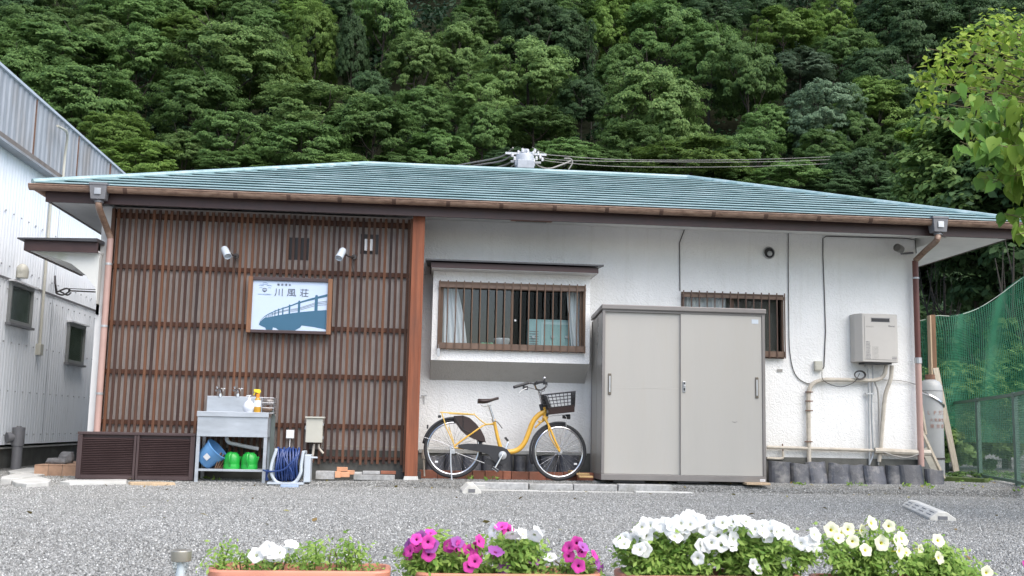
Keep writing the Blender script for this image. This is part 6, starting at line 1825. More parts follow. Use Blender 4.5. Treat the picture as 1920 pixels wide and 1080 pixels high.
tb('seat_post', [B_(832, 285), B_(872, 410)], .013, MT['chrome'], 0)
tb('seat_clamp', [B_(866, 400), B_(876, 425)], .021, MT['galv'], 0)
tb('clamp_lever', [B_(880, 420, -.03), B_(905, 430, -.05), B_(948, 485, -.05)], .005, MT['black'])
# fork
fk = MB()
for s_ in (-.052, .052):
    fk.tube(curve([B_(1320, 390, s_ * .7), B_(1365, 480, s_), B_(1415, 600, s_), B_(1447, 665, s_), B_(1450, 692, s_)], 5), [.016] * 3 + [.013] * 18, 9)
fk.obox(B_(1322, 388), (.05, .10, .03), Matrix.Rotation(rad(20), 3, 'Y'))
mk('fork', fk, YL, bike, smooth=True)
tb('front_light_stay', [B_(1350, 440, -.07), B_(1370, 560, -.075), B_(1450, 690, -.07)], .006, YL)
# brakes
t = MB(); t.obox(B_(1340, 372), (.03, .07, .05)); mk('front_brake', t, MT['black'], bike, bevel=.004)
# stem, handlebar
tb('stem', [B_(1270, 160), B_(1308, 310)], .014, MT['chrome'], 0)
t = MB(); t.tube([B_(1288, 270), B_(1303, 325)], .026, 12); mk('headset', t, MT['black'], bike)
hb = MB()
ctr = B_(1285, 150)
left = [ctr, B_(1250, 140, -.07), B_(1225, 95, -.16), B_(1175, 88, -.26), B_(1130, 100, -.30)]
right = [ctr, B_(1330, 120, .07), B_(1335, 85, .16), B_(1290, 75, .26), B_(1260, 85, .30)]
hb.tube(curve(left, 5), .011, 9); hb.tube(curve(right, 5), .011, 9)
mk('handlebar', hb, MT['chrome'], bike, smooth=True)
tb('grip', [B_(1175, 85, -.27), B_(1120, 102, -.31), B_(1050, 122, -.36)], .017, MT['black'])
tb('grip', [B_(1300, 72, .25), B_(1265, 82, .30), B_(1235, 92, .34)], .017, MT['black'])
tb('brake_lever', [B_(1165, 130, -.30), B_(1120, 150, -.32), B_(1090, 178, -.34)], .006, MT['galv'])
t = MB(); t.obox(B_(1150, 128, -.29), (.06, .03, .045)); mk('lever_clamp', t, MT['black'], bike, bevel=.006)
t = MB(); t.obox(B_(1285, 75, .1), (.11, .06, .035), Matrix.Rotation(rad(-8), 3, 'Y')); mk('control_unit', t, MT['black'], bike, bevel=.01)
t = MB(); t.sph(B_(1318, 42, -.05), .020, 12, 8); mk('bell', t, MT['chrome'], bike, smooth=True)
t = MB(); t.lathe([(.012, -.03), (.014, 0)], B_(1318, 60, -.05), 10); t.obox(B_(1325, 88, -.03), (.05, .03, .03)); mk('bell_mount', t, MT['black'], bike)
t = MB()
t.tube(curve([B_(1170, 125, -.25), B_(1215, 135, -.15), B_(1262, 152, -.04), B_(1290, 200, -.03), B_(1296, 300, -.02)], 5), .0035, 5)
t.tube(curve([B_(1330, 95, .05), B_(1318, 150, 0), B_(1290, 170, -.02), B_(1310, 260, -.03)], 5), .0035, 5)
t.tube(curve([B_(1120, 98, -.30), B_(1180, 78, -.22), B_(1230, 110, -.1), B_(1275, 170, -.03)], 5), .003, 5)
mk('brake_cable', t, MT['cable'], bike, smooth=True)
# basket
bw_ = .16
bt = [B_(1292, 192), B_(1572, 163), B_(1568, 345), B_(1360, 368)]     # side outline: top back, top front, bottom front, bottom back
def side_pt(u, v, s_):       # u 0..1 back->front, v 0..1 top->bottom
    top_ = bt[0].lerp(bt[1], u); bot_ = bt[3].lerp(bt[2], u)
    p = top_.lerp(bot_, v); return Vector((p.x, BYK + s_ * (bw_ - .035 * v), p.z))
bm2 = MB()
for s_ in (-1, 1):
    for k in range(9):
        u = k / 8; bm2.tube([side_pt(u, 0, s_), side_pt(u, .72, s_)], .0032, 4)
    for k in range(5): bm2.tube([side_pt(0, k * .16, s_), side_pt(1, k * .16, s_)], .003, 4)
for u in (0, 1):
    for k in range(8):
        s_ = -1 + 2 * k / 7; bm2.tube([side_pt(u, 0, s_), side_pt(u, .72, s_)], .0032, 4)
    for k in range(5): bm2.tube([side_pt(u, k * .16, -1), side_pt(u, k * .16, 1)], .003, 4)
bk_ = mk('basket', bm2, MT['black'], bike)
t = MB(); t.tube([side_pt(0, 0, -1), side_pt(1, 0, -1), side_pt(1, 0, 1), side_pt(0, 0, 1)], .0065, 7, closed=True); mk('basket_rim', t, MT['black'], bk_, smooth=True)
t = MB(); A8 = [side_pt(0, .98, -1), side_pt(1, .98, -1), side_pt(1, .98, 1), side_pt(0, .98, 1)]; B8 = [side_pt(0, .66, -1), side_pt(1, .62, -1), side_pt(1, .62, 1), side_pt(0, .66, 1)]
t.add(A8 + B8, [(3, 2, 1, 0), (0, 1, 5, 4), (1, 2, 6, 5), (2, 3, 7, 6), (3, 0, 4, 7)])
o = mk('basket_base', t, MT['brownplastic'], bk_); o.modifiers.new('solid', 'SOLIDIFY').thickness = .004
t = MB(); t.hexa([side_pt(.02, .95, -.9), side_pt(.13, .95, -.9), side_pt(.13, .95, -.4), side_pt(.02, .95, -.4), side_pt(.0, .05, -.9), side_pt(.10, .05, -.9), side_pt(.10, .05, -.4), side_pt(.0, .05, -.4)])
mk('basket_lock', t, MT['black'], bk_)
tb('basket_stay', [B_(1345, 380, -.08), B_(1420, 372, -.08), B_(1500, 372, -.07), B_(1512, 440, -.07), B_(1480, 640, -.07), B_(1455, 690, -.065)], .0035, MT['chrome'])
t = MB(); t.lathe([(.020, -.05), (.028, .0), (.030, .035), (.026, .04)], B_(1515, 382), 14, axis_to((1, -.05, 0))); mk('headlight', t, MT['black'], bike)
# rear lamp, lock, kickstand, stays
t = MB(); t.obox(B_(395, 380), (.035, .05, .03)); mk('tail_lamp', t, MT['black'], bike, bevel=.005)
t = MB(); t.obox(B_(290, 470), (.02, .04, .045)); mk('rear_reflector', t, MT['black'], bike, bevel=.004)
tb('kickstand', [B_(492, 640, -.075), B_(494, 800, -.10), B_(503, 940, -.13)], .009, MT['galv'])
t = MB(); t.obox(B_(512, 690, -.075), (.05, .02, .05)); mk('stand_bracket', t, MT['galv'], bike, bevel=.005)
tb('fender_stay', [B_(515, 655, -.06), B_(400, 600, -.04), B_(262, 565, -.03)], .003, MT['chrome'], 0)
tb('fender_stay', [B_(1447, 692, -.06), B_(1330, 690, -.045), B_(1212, 686, -.03)], .003, MT['chrome'], 0)
tb('stand_spring', [B_(520, 690, -.08), B_(640, 735, -.08), B_(790, 790, -.07)], .004, MT['galv'], 0)

# ================================================================== RIGHT SIDE
# timber post, diagonal board, gas cylinder
ty = 3.0
a = W(1743, 590, ty); b = W(1757, 690, ty)
tp = E('timber_post', ((a.x + b.x) / 2, ty, 0), 'brown timber post with a pale edge carrying the green net', 'post')
mk('post_board', MB().box(a.x + .02, b.x, ty, ty + .09, .0, a.z), MT['brownboard'], tp)
mk('edge_strip', MB().box(a.x, a.x + .0195, ty - .01, ty + .09, .0, a.z - .01), MT['palewood'], tp)
mb = MB(); p0 = W(1754, 690, 2.4); p1 = W(1793, 884, 2.2)
mb.bar(p0, p1, .085, .03, (0, 1, 0))
tag(mk('diagonal_board', mb, MT['greywood'], None, loc=p1), 'long pale weathered board leaning diagonally behind the gas cylinder', 'board')
p0 = W(1724, 800, .6); p1 = W(1770, 898, .25)
mb = MB(); mb.bar(p0, p1, .03, .05, (0, 1, 0)); tag(mk('leaning_batten', mb, MT['greywood'], None, loc=p1), 'thin pale batten leaning between the downpipe and the cylinder foot', 'batten')
mb = MB(); mb.bar(W(1725, 745, .7), W(1736, 815, .6), .025, .04, (0, 1, 0)); tag(mk('leaning_batten', mb, MT['greywood'], None, loc=W(1736, 815, .6)), 'short batten leaning behind the downpipe above the longer one', 'batten')
mb = MB(); mb.bar(W(1734, 840, .65), W(1762, 895, .5), .12, .012, (0, 1, 0)); tag(mk('leaning_board', mb, mat('grey_ply', (.28, .27, .23), .8, .2, world_space=True), None, loc=W(1762, 895, .5)), 'grey-brown board leaning in the gap beside the downpipe foot', 'board')
cy = 1.35
cl, cr_ = W(1726, 800, cy), W(1767, 800, cy)
rcy = (cr_.x - cl.x) / 2; ccx = (cl.x + cr_.x) / 2; ctop = W(1745, 712, cy).z
gc = E('gas_cylinder', (ccx, cy, .02), 'tall grey gas cylinder with faded red lettering behind the house corner', 'gas cylinder')
mk('cylinder_body', MB().lathe([(rcy * .8, .02), (rcy, .07), (rcy, ctop - .16), (rcy * .97, ctop - .09), (rcy * .8, ctop - .03), (rcy * .45, ctop)], (ccx, cy, 0), 28), MT['cyl'], gc, smooth=True)
mk('seam_ring', MB().lathe([(rcy + .003, ctop - .16), (rcy + .004, ctop - .152)], (ccx, cy, 0), 28, caps=False), MT['grey_pl'], gc)
mk('valve_guard', MB().lathe([(rcy * .42, ctop), (rcy * .42, ctop + .07)], (ccx, cy, 0), 16), MT['rust'], gc)
st_r = MB(); ring = []
for k in range(24):
    a_ = 2 * math.pi * k / 24; x_ = math.cos(a_)
    ring.append((ccx + (rcy + .008) * x_, cy + (rcy + .008) * math.sin(a_), ctop - .27 - .10 * x_))
st_r.tube(ring, .018, 6, closed=True)
mk('strap', st_r, MT['chrome'], gc, smooth=True)
mk('chain', MB().tube([(ccx + (rcy + .006) * math.cos(2 * math.pi * k / 20), cy + (rcy + .006) * math.sin(2 * math.pi * k / 20), .32) for k in range(20)], .012, 5, closed=True), MT['cable'], gc)
def cyltext(body, z, size, m_, spread):
    n = len(body)
    for i, ch in enumerate(body):
        a_ = -math.pi / 2 + .1 + (i - (n - 1) / 2) * spread
        p = Vector((ccx + (rcy + .003) * math.cos(a_), cy + (rcy + .003) * math.sin(a_), z))
        text_mesh(ch, size, 'lettering', m_, gc, p, (rad(90), 0, a_ + math.pi / 2), 'CENTER')
cyltext('LPガス', ctop - .48, .072, MT['redprint'], .50)
cyltext('火気厳禁', ctop - .57, .048, MT['redprint'], .36)
cyltext('東京都', ctop - .66, .06, MT['redprint'], .5)
# mossy kerb behind the cylinder foot
a = W(1768, 880, .6); b = W(1832, 893, .2)
mb = MB(); mb.bar((a.x, .55, .04), (b.x + .1, .15, .035), .14, .14)
tag(mk('mossy_kerb', mb, MT['moss'], None, bevel=.01, loc=(a.x, .5, 0)), 'moss-covered low kerb between the cylinder and the mesh fence', 'kerb')

# mesh fence
FN = [G(1909, 915, .03), G(1838, 899, .04), G(1776, 886, .05)]
dv = (FN[0] - FN[1]); 
FN = [FN[0] + dv * 1.0 + Vector((-.3, -.2, 0)), FN[0]] + FN[1:]
ftop = W(1898, 740, FN[1].y).z
fence = E('mesh_fence', FN[1], 'grey-green metal mesh fence running back beside the house at the right', 'fence')
posts = FN
pme = bpy.data.meshes.new('fence_post'); t_ = MB().box(-.025, .025, -.025, .025, -.05, ftop + .03); pme.from_pydata(t_.v, [], t_.f); pme.update(); pme.materials.append(MT['fencegreen'])
for p in posts: link_mesh('fence_post', pme, None, fence, Vector((p.x, p.y, 0)) - Vector((FN[1].x, FN[1].y, 0)) - Vector((0, 0, FN[1].z)))
for p, q in zip(posts[:-1], posts[1:]):
    d_ = (q - p).normalized()
    a_, b_ = p + d_ * .026, q - d_ * .026
    mk('top_rail', MB().bar((a_.x, a_.y, ftop), (b_.x, b_.y, ftop), .03, .04), MT['fencegreen'], fence)
    mk('bottom_rail', MB().bar((a_.x, a_.y, .10), (b_.x, b_.y, .10), .03, .035), MT['fencegreen'], fence)
    # diamond wire mesh
    L = (Vector((b_.x, b_.y, 0)) - Vector((a_.x, a_.y, 0))).length; H_ = ftop - .12
    mb = MB(); pit = .056; k = -int(H_ / pit) - 1
    while k * pit < L:
        for sg_ in (1, -1):
            s0_, s1_ = k * pit, k * pit + H_
            t0 = max(0, -s0_); t1 = min(H_, L - s0_)
            if t1 > t0 + .01:
                u0, u1 = s0_ + t0, s0_ + t1
                z0_, z1_ = (.12 + t0, .12 + t1) if sg_ == 1 else (.12 + H_ - t0, .12 + H_ - t1)
                pA = Vector((a_.x, a_.y, z0_)) + d_.xyz * u0; pB = Vector((a_.x, a_.y, z1_)) + d_.xyz * u1
                pA.z = z0_; pB.z = z1_
                mb.tube([pA, pB], .0017, 3, caps=False)
        k += 1
    o = mk('mesh_panel', mb, MT['fencewire'], fence); o['kind'] = 'stuff'
# green net hung behind
net = E('green_net', W(1850, 700, 3.2), 'green garden net sagging from the timber post across the undergrowth', 'net')
tops = [(1716, 603, 3.3), (1735, 599, 3.2), (1757, 592, 3.05), (1790, 592, 3.0), (1830, 580, 2.9), (1870, 556, 2.8), (1920, 519, 2.6), (1990, 470, 2.4), (2060, 420, 2.2)]
TP = curve([W(*t) for t in tops], 10)
nb_ = MB(); rib = MB(); rgn = random.Random(9)
def netpt(i, v):
    p = TP[i]; z = p.z + (.55 - p.z) * v
    return Vector((p.x + .03 * math.sin(v * 7 + i * .3), p.y + .05 * math.sin(i * .37 + v * 3) + .04 * math.sin(v * 9), z))
# resample evenly
def along(s_):
    return s_
NN = len(TP)
acc = [0]
for i in range(1, NN): acc.append(acc[-1] + (TP[i] - TP[i - 1]).length)
def nettop(s_):
    for i in range(1, NN):
        if acc[i] >= s_:
            t = (s_ - acc[i - 1]) / (acc[i] - acc[i - 1]); return TP[i - 1].lerp(TP[i], t), i - 1 + t
    return TP[-1], NN - 1
def np_(s_, v):
    p, ii = nettop(s_); z = p.z + (.55 - p.z) * v
    return Vector((p.x + .02 * math.sin(v * 7 + ii * .3), p.y + .06 * math.sin(ii * .37 + v * 3) + .03 * math.sin(v * 11 + ii * .1), z))
s_ = 0.0
sp_ = .027
while s_ < acc[-1]:
    rows = 9
    pts_ = [np_(s_, j / rows) for j in range(rows + 1)]
    vs = []
    for p in pts_: vs += [p + Vector((-.0052, 0, 0)), p + Vector((.0052, 0, 0))]
    nb_.add(vs, [(2 * j, 2 * j + 1, 2 * j + 3, 2 * j + 2) for j in range(rows)])
    s_ += sp_
v_ = 0.0
while v_ <= 1.0:
    n_ = 46
    pts_ = [np_(acc[-1] * j / n_, v_) for j in range(n_ + 1)]
    vs = []
    for p in pts_: vs += [p + Vector((0, .001, -.0044)), p + Vector((0, .001, .0044))]
    nb_.add(vs, [(2 * j, 2 * j + 1, 2 * j + 3, 2 * j + 2) for j in range(n_)])
    v_ += .0125
o = mk('netting', nb_, MT['netgreen'], net); o['kind'] = 'stuff'
o = mk('edge_cord', MB().tube(TP, .006, 5), mat('pale_cord', (.45, .50, .42), .7, .1), net)

# ---- utility pole behind the house
PY = 25.0
pc = W(985, 300, PY)
pole = E('utility_pole', (pc.x, PY, 0), 'utility pole top with pale transformer and white insulators rising behind the roof ridge', 'utility pole')
mk('pole_shaft', MB().lathe([(.19, -.3), (.14, pc.z + .02)], (pc.x, PY, 0), 14), MT['concrete'], pole, smooth=True)
pal = mat('pale_transformer', (.36, .39, .43), .45, .15)
tc = W(984, 305, PY - .35)
mk('transformer', MB().lathe([(.20, -.40), (.33, -.30), (.34, .22), (.28, .30), (.10, .34)], tc, 18), pal, pole, smooth=True)
mk('transformer_fins', MB().box(tc.x - .36, tc.x + .36, tc.y - .12, tc.y + .12, tc.z - .15, tc.z + .15).box(tc.x - .30, tc.x + .30, tc.y - .37, tc.y - .2, tc.z - .28, tc.z + .02), pal, pole, bevel=.02)
zc = W(985, 287, PY).z
mk('crossarm', MB().box(pc.x - .75, pc.x + .75, PY - .2, PY - .12, zc - .12, zc - .04), MT['galv'], pole)
mk('crossarm', MB().box(pc.x - .55, pc.x + .55, PY - .2, PY - .12, zc - .42, zc - .34), MT['galv'], pole)
ins = bpy.data.meshes.new('insulator'); t_ = MB().lathe([(.015, -.07), (.055, -.055), (.03, -.03), (.058, 0), (.032, .03), (.05, .055), (.015, .08)], (0, 0, 0), 12); ins.from_pydata(t_.v, [], t_.f); ins.update(); ins.materials.append(MT['white'])
for (px, py) in ((961, 291), (965, 297), (972, 286), (980, 282), (1003, 283), (1009, 288), (1013, 294), (1017, 299), (1000, 287), (990, 284), (971, 300), (1001, 302), (995, 297), (1006, 297)):
    link_mesh('insulator', ins, None, pole, W(px, py, PY - .45) - Vector((pc.x, PY, 0)))
cb_ = MB()
for (px, py) in ((977, 289), (993, 290), (985, 284)): cb_.obox(W(px, py, PY - .3), (.22, .2, .16))
mk('switch_box', cb_, pal, pole, bevel=.02)
def wire(pts, r, label, grp_='power lines at the utility pole'):
    P = [W(p[0], p[1], p[2]) for p in pts]
    return tag(mk('power_line', MB().tube(curve(P, 6), r, 5), MT['greycable'], None, loc=P[0]), label, 'power line', grp_)
wire([(998, 276, PY), (1020, 287, 26), (1050, 292, 27), (1200, 300, 33), (1450, 298, 45), (1680, 288, 60)], .012, 'topmost wire running right from the utility pole')
wire([(1003, 291, PY), (1050, 300, 27), (1200, 303, 33), (1450, 303, 45), (1680, 294, 60)], .012, 'second wire running right from the utility pole, just under the topmost')
wire([(1010, 298, PY), (1055, 305, 27), (1200, 313, 33), (1450, 311, 45), (1690, 300, 60)], .012, 'lowest wire running right from the utility pole')
wire([(962, 277, PY), (945, 291, 26), (920, 299, 27), (880, 306, 29), (800, 322, 32)], .03, 'topmost wire descending left from the utility pole')
wire([(959, 291, PY), (940, 302, 26), (905, 308, 28), (840, 318, 31)], .03, 'second wire descending left from the utility pole')
wire([(966, 298, PY), (950, 308, 26), (930, 314, 27), (880, 326, 29)], .028, 'third wire descending left from the utility pole')
wire([(1000, 302, PY), (1012, 312, 25.5), (1030, 316, 26), (1050, 310, 26.5), (1070, 302, 27)], .028, 'slack jumper wire looping under the right insulators')
wire([(1058, 297, 27), (1070, 298, 27), (1073, 306, 27), (1066, 318, 27)], .028, 'looped wire end dangling right of the utility pole')
wire([(971, 303, PY), (962, 310, 25.5), (952, 318, 26)], .025, 'short jumper wire under the left insulators')

# ---- trees and bushes right of the house, behind the net
def leafy(name, seed, a, b, c, nl, lr, nleaf, loc, size, mname, label, cat='tree', trunk=None, grp_=None, zmin=-.6, flat=.7, elong=1.7, droop=0.3, upb=.5, two=True):
    root = E(name, (loc[0], loc[1], loc[3] if len(loc) > 3 else 0), label, cat, grp_)
    P_, N2 = crown_points(seed, a, b, c, nl, lr, nleaf, zmin, flat, upb, two)
    P_[:, 2] += loc[2] - root.location.z
    rg_ = np.random.RandomState(seed)
    me = leaves_mesh('crown', P_, N2, rg_.uniform(size * .6, size * 1.3, len(P_)), MT[mname], seed, elong, droop)
    link_mesh('crown' if cat == 'tree' else 'foliage', me, None, root)
    if trunk:
        t = limb_tree(seed, trunk[0], trunk[1], trunk[2], 8); mk('trunk', t, MT['bark'], root, local=True)
    return root
c = W(1800, 370, 9); leafy('evergreen_tree', 501, 1.55, 1.3, 2.0, 60, .55, 520, (c.x + .35, 9.2, c.z + .0, 0), .10, 'leaf_bright', 'bushy mid-green tree behind the right end of the teal roof', trunk=(3.6, .8, .12))
c = W(1905, 470, 8); leafy('dark_tree', 502, 1.9, 1.3, 2.2, 60, .65, 420, (c.x + .6, 8.2, c.z + .2, 0), .13, 'leaf_dark', 'dark leafy tree overhanging the green net at the right', trunk=(3.4, .9, .16))
c = W(1760, 520, 14); leafy('dark_tree', 503, 1.8, 1.2, 1.7, 40, .7, 360, (c.x, 14, c.z, 0), .15, 'leaf_dark', 'dark tree in shade seen between the downpipe and the timber post', trunk=(2.5, .9, .12))
c = W(1720, 330, 12); leafy('slim_tree', 504, .75, .7, 1.7, 24, .4, 300, (c.x + .1, 11, c.z + .1, 0), .10, 'leaf_mid', 'narrow green tree rising just left of the bushy one behind the roof', trunk=(4.2, .4, .07))
c = W(1700, 300, 10); leafy('autumn_sapling', 505, .32, .3, 1.1, 12, .2, 110, (c.x + .2, 10, c.z - .1, 0), .10, 'leaf_lime', 'thin sapling with yellowish young leaves left of the bushy tree', trunk=(4.2, .25, .04), upb=.2)
c = W(1800, 660, 4.4); leafy('climbing_bush', 506, 1.25, .5, .95, 40, .32, 260, (c.x + .1, 4.8, .95, 0), .085, 'leaf_bright', 'bright green bush behind the net and timber post', 'bush', upb=.3)
c = W(1890, 700, 5); leafy('climbing_bush', 507, 1.2, .5, 1.0, 36, .34, 260, (c.x + .5, 5.4, 1.2, 0), .09, 'leaf_mid', 'dense mid-green bush behind the net at the right edge', 'bush', upb=.3)
c = W(1850, 820, 3); leafy('fence_shrub', 508, 1.6, .35, .48, 44, .22, 240, (c.x + .2, 3.4, .42, 0), .06, 'leaf_bright', 'low green shrubs growing behind the mesh fence', 'bush', upb=.4)
c = W(1905, 620, 6.5); leafy('vine_column', 509, .22, .22, 1.1, 22, .17, 120, (W(1878, 640, 6.2).x, 6.2, 2.0, 0), .10, 'leaf_bright', 'leafy vine climbing a bare trunk behind the net', 'vine', trunk=(3.4, .3, .10), upb=.1)
c = W(1740, 690, 6); leafy('climbing_bush', 510, .7, .4, .9, 22, .3, 240, (c.x - .1, 6, 1.0, 0), .08, 'leaf_bright', 'green bush seen just right of the brown downpipe above the cylinder', 'bush', upb=.3)
mb = MB().box(W(1788, 690, 5.7).x, W(1812, 690, 5.7).x, 5.7, 5.8, .9, 1.75)
tag(mk('blue_grey_panel', mb, mat('blue_grey_sheet', (.20, .27, .30), .6, .2, world_space=True), None, loc=(W(1800, 690, 5.7).x, 5.7, .9)), 'small blue-grey metal sheet glimpsed through the bushes behind the net', 'sheet')
P_, N2 = crown_points(530, 5.2, 1.6, 2.2, 90, .9, 330, -.5, .8, .4); P_ += np.array([10.8, 12.5, 1.6])
o = link_mesh('thicket', leaves_mesh('thicket', P_, N2, np.random.RandomState(3).uniform(.09, .2, len(P_)), MT['leaf_dark'], 4, 1.8, .4), None); o['kind'] = 'stuff'; o['label'] = 'dark tangled thicket behind the green net'
c = G(1800, 905, .02)
P_, N2 = crown_points(520, 1.0, .5, .08, 20, .15, 60, 0, .4, 1, False); P_ += np.array([c.x + .7, c.y + .8, .05])
o = link_mesh('weeds', leaves_mesh('weeds', P_, N2, np.full(len(P_), .03), MT['leaf_mid'], 3), None); o['kind'] = 'stuff'; o['label'] = 'small weeds growing in the gravel by the mesh fence'

# ================================================================== WHEEL STOPS
def ramp_stop(p0, p1, w, h, label, slots):
    """a small white stop: ridged block with sloping sides, lying from p0 (far) to p1 (near)"""
    p0 = Vector(p0); p1 = Vector(p1); d = (p1 - p0); L = d.length; d.normalize(); s = Vector((d.y, -d.x, 0)).normalized()
    o = E('wheel_stop', p1, label, 'wheel stop', 'white wheel stops on the gravel')
    up = Vector((0, 0, 1))
    mb = MB()
    sec = [(-w / 2, 0), (w / 2, 0), (w / 2, h * .35), (w * .16, h), (-w * .16, h), (-w / 2, h * .35)]
    mb.prism([p0 + s * a + up * b for a, b in sec], d * L)
    mk('stop_body', mb, MT['whiteramp'], o, bevel=.006)
    g = MB()
    for k in range(slots):
        for sd__ in (-1, 1):
            for q in range(2):
                cc = p0 + d * (L * (k + .5) / slots) + s * (sd__ * w * (.24 + .13 * q)) + up * (h * (.835 - .25 * q))
                g.bar(cc - d * L * .27 / slots, cc + d * L * .27 / slots, .010, .006)
    if slots: mk('stop_grooves', g, MT['grey_pl'], o)
    e = MB(); e.obox(p1 + up * h * .38 + d * .001, (w * .36, .006, h * .36), Matrix(((s.x, d.x, 0), (s.y, d.y, 0), (0, 0, 1))))
    mk('end_socket', e, MT['grey_pl'], o)
z = -.055
a_ = G(868, 906, z + .02); b_ = G(875, 924, z)
ramp_stop((a_.x, -1.45, z), (a_.x + .0, -1.95, z), .19, .10, 'small pale concrete wheel stop in front of the bicycle\'s rear wheel', 0)
a_ = G(1712, 953, z); b_ = G(1768, 978, z)
ramp_stop((a_.x, a_.y, z), (b_.x, b_.y, z), .20, .075, 'white slotted wheel stop lying alone on the gravel at the right', 4)

# ================================================================== PLANTERS AND FLOWERS
PYF = -9.2                 # front rim line
gpl = 'terracotta planters in the foreground'
def planter(px0, px1, pyr, label, y=PYF, dep=.22, closeleft=None):
    a = W(px0, pyr, y); b = W(px1, pyr, y); zr = (a.z + b.z) / 2
    x0, x1 = a.x, b.x; cx, cy_ = (x0 + x1) / 2, y + dep / 2
    o = E('planter', (cx, cy_, ground_z(cx, cy_)), label, 'planter', gpl)
    zg = ground_z(cx, cy_) + .005
    t = MB(); wi = .012
    def rr(x0_, x1_, y0_, y1_, z, r):
        P = []
        for (cx_, cy2, a0) in ((x1_ - r, y0_ + r, -90), (x1_ - r, y1_ - r, 0), (x0_ + r, y1_ - r, 90), (x0_ + r, y0_ + r, 180)):
            for k in range(5):
                an = rad(a0 + 22.5 * k); P.append((cx_ + r * math.cos(an), cy2 + r * math.sin(an), z))
        return P
    secs = [(rr(x0 + .06, x1 - .06, y + .035, y + dep - .035, zg, .03)), (rr(x0 + .025, x1 - .025, y + .015, y + dep - .015, zr - .035, .05)),
            (rr(x0 + .003, x1 - .003, y + .002, y + dep - .002, zr - .034, .06)), (rr(x0, x1, y, y + dep, zr - .006, .06)), (rr(x0 + .004, x1 - .004, y + .004, y + dep - .004, zr, .058)),
            (rr(x0 + .018, x1 - .018, y + .018, y + dep - .018, zr, .045)), (rr(x0 + .02, x1 - .02, y + .02, y + dep - .02, zr - .008, .045)), (rr(x0 + .05, x1 - .05, y + .04, y + dep - .04, zg + .02, .03))]
    vs = [p for s_ in secs for p in s_]; n = 20
    t.add(vs, [(i * n + k, i * n + (k + 1) % n, (i + 1) * n + (k + 1) % n, (i + 1) * n + k) for i in range(len(secs) - 1) for k in range(n)] + [tuple(range(n - 1, -1, -1))])
    mk('planter_box', t, MT['terracotta'], o, smooth=True)
    so = MB(); zs_ = zr - .03
    g_n = 16; rg = random.Random(int(px0))
    for j in range(5):
        for i in range(g_n + 1):
            so.v.append((x0 + .03 + (x1 - x0 - .06) * i / g_n, y + .03 + (dep - .06) * j / 4, zs_ + rg.uniform(-.006, .006)))
    so.f = [(j * (g_n + 1) + i, j * (g_n + 1) + i + 1, (j + 1) * (g_n + 1) + i + 1, (j + 1) * (g_n + 1) + i) for j in range(4) for i in range(g_n)]
    mk('soil', so, MT['soil'], o, smooth=True)
    return o, x0, x1, zr, zs_
# petunia flower meshes: five-lobed funnel, +Z is the facing direction
def flower_mesh(seed, pm, tm):
    rg = random.Random(seed); mb = MB(); n = 25
    ring_r = [.0, .10, .22, .55, .85, 1.0]; ring_z = [-.62, -.50, -.20, -.02, .03, .0]
    R0 = .0232 * rg.uniform(.9, 1.1); ph = rg.uniform(0, 6)
    for j, (r, z) in enumerate(zip(ring_r[1:], ring_z[1:])):
        for k in range(n):
            a = 2 * math.pi * k / n
            lob = 1 + (.085 * math.cos(5 * a + ph) if j >= 3 else 0) + (rg.uniform(-.03, .03) if j == 4 else 0)
            zz = z + (.07 * math.sin(5 * a * 2 + ph * 2) + rg.uniform(-.05, .05) if j >= 3 else 0)
            mb.v.append((R0 * r * lob * math.cos(a), R0 * r * lob * math.sin(a), R0 * zz))
    for j in range(4):
        for k in range(n): mb.f.append((j * n + k, j * n + (k + 1) % n, (j + 1) * n + (k + 1) % n, (j + 1) * n + k))
    nf1 = n
    # tube behind
    b0 = len(mb.v)
    for k in range(8):
        a = 2 * math.pi * k / 8; mb.v.append((R0 * .11 * math.cos(a), R0 * .11 * math.sin(a), -R0 * .45))
    for k in range(8):
        a = 2 * math.pi * k / 8; mb.v.append((R0 * .05 * math.cos(a), R0 * .05 * math.sin(a), -R0 * 1.5))
    t0 = len(mb.f)
    for k in range(8): mb.f.append((b0 + k, b0 + (k + 1) % 8, b0 + 8 + (k + 1) % 8, b0 + 8 + k))
    me = bpy.data.meshes.new('flower'); me.from_pydata(mb.v, [], mb.f)
    me.materials.append(MT[pm]); me.materials.append(MT[tm])
    for i, p in enumerate(me.polygons):
        p.use_smooth = True
        if i < n: p.material_index = 1
        if i >= t0: p.material_index = 1 if pm != 'petal_white' else 0
    me.update(); return me
FM = {k: [flower_mesh(s + 10 * i, *v) for i in range(3)] for s, (k, v) in enumerate({'w': ('petal_white', 'throat_green'), 'p': ('petal_pink', 'throat_dark'), 'u': ('petal_purple', 'throat_dark'), 'y': ('petal_yellow', 'throat_yellow')}.items())}
RF = random.Random(21)
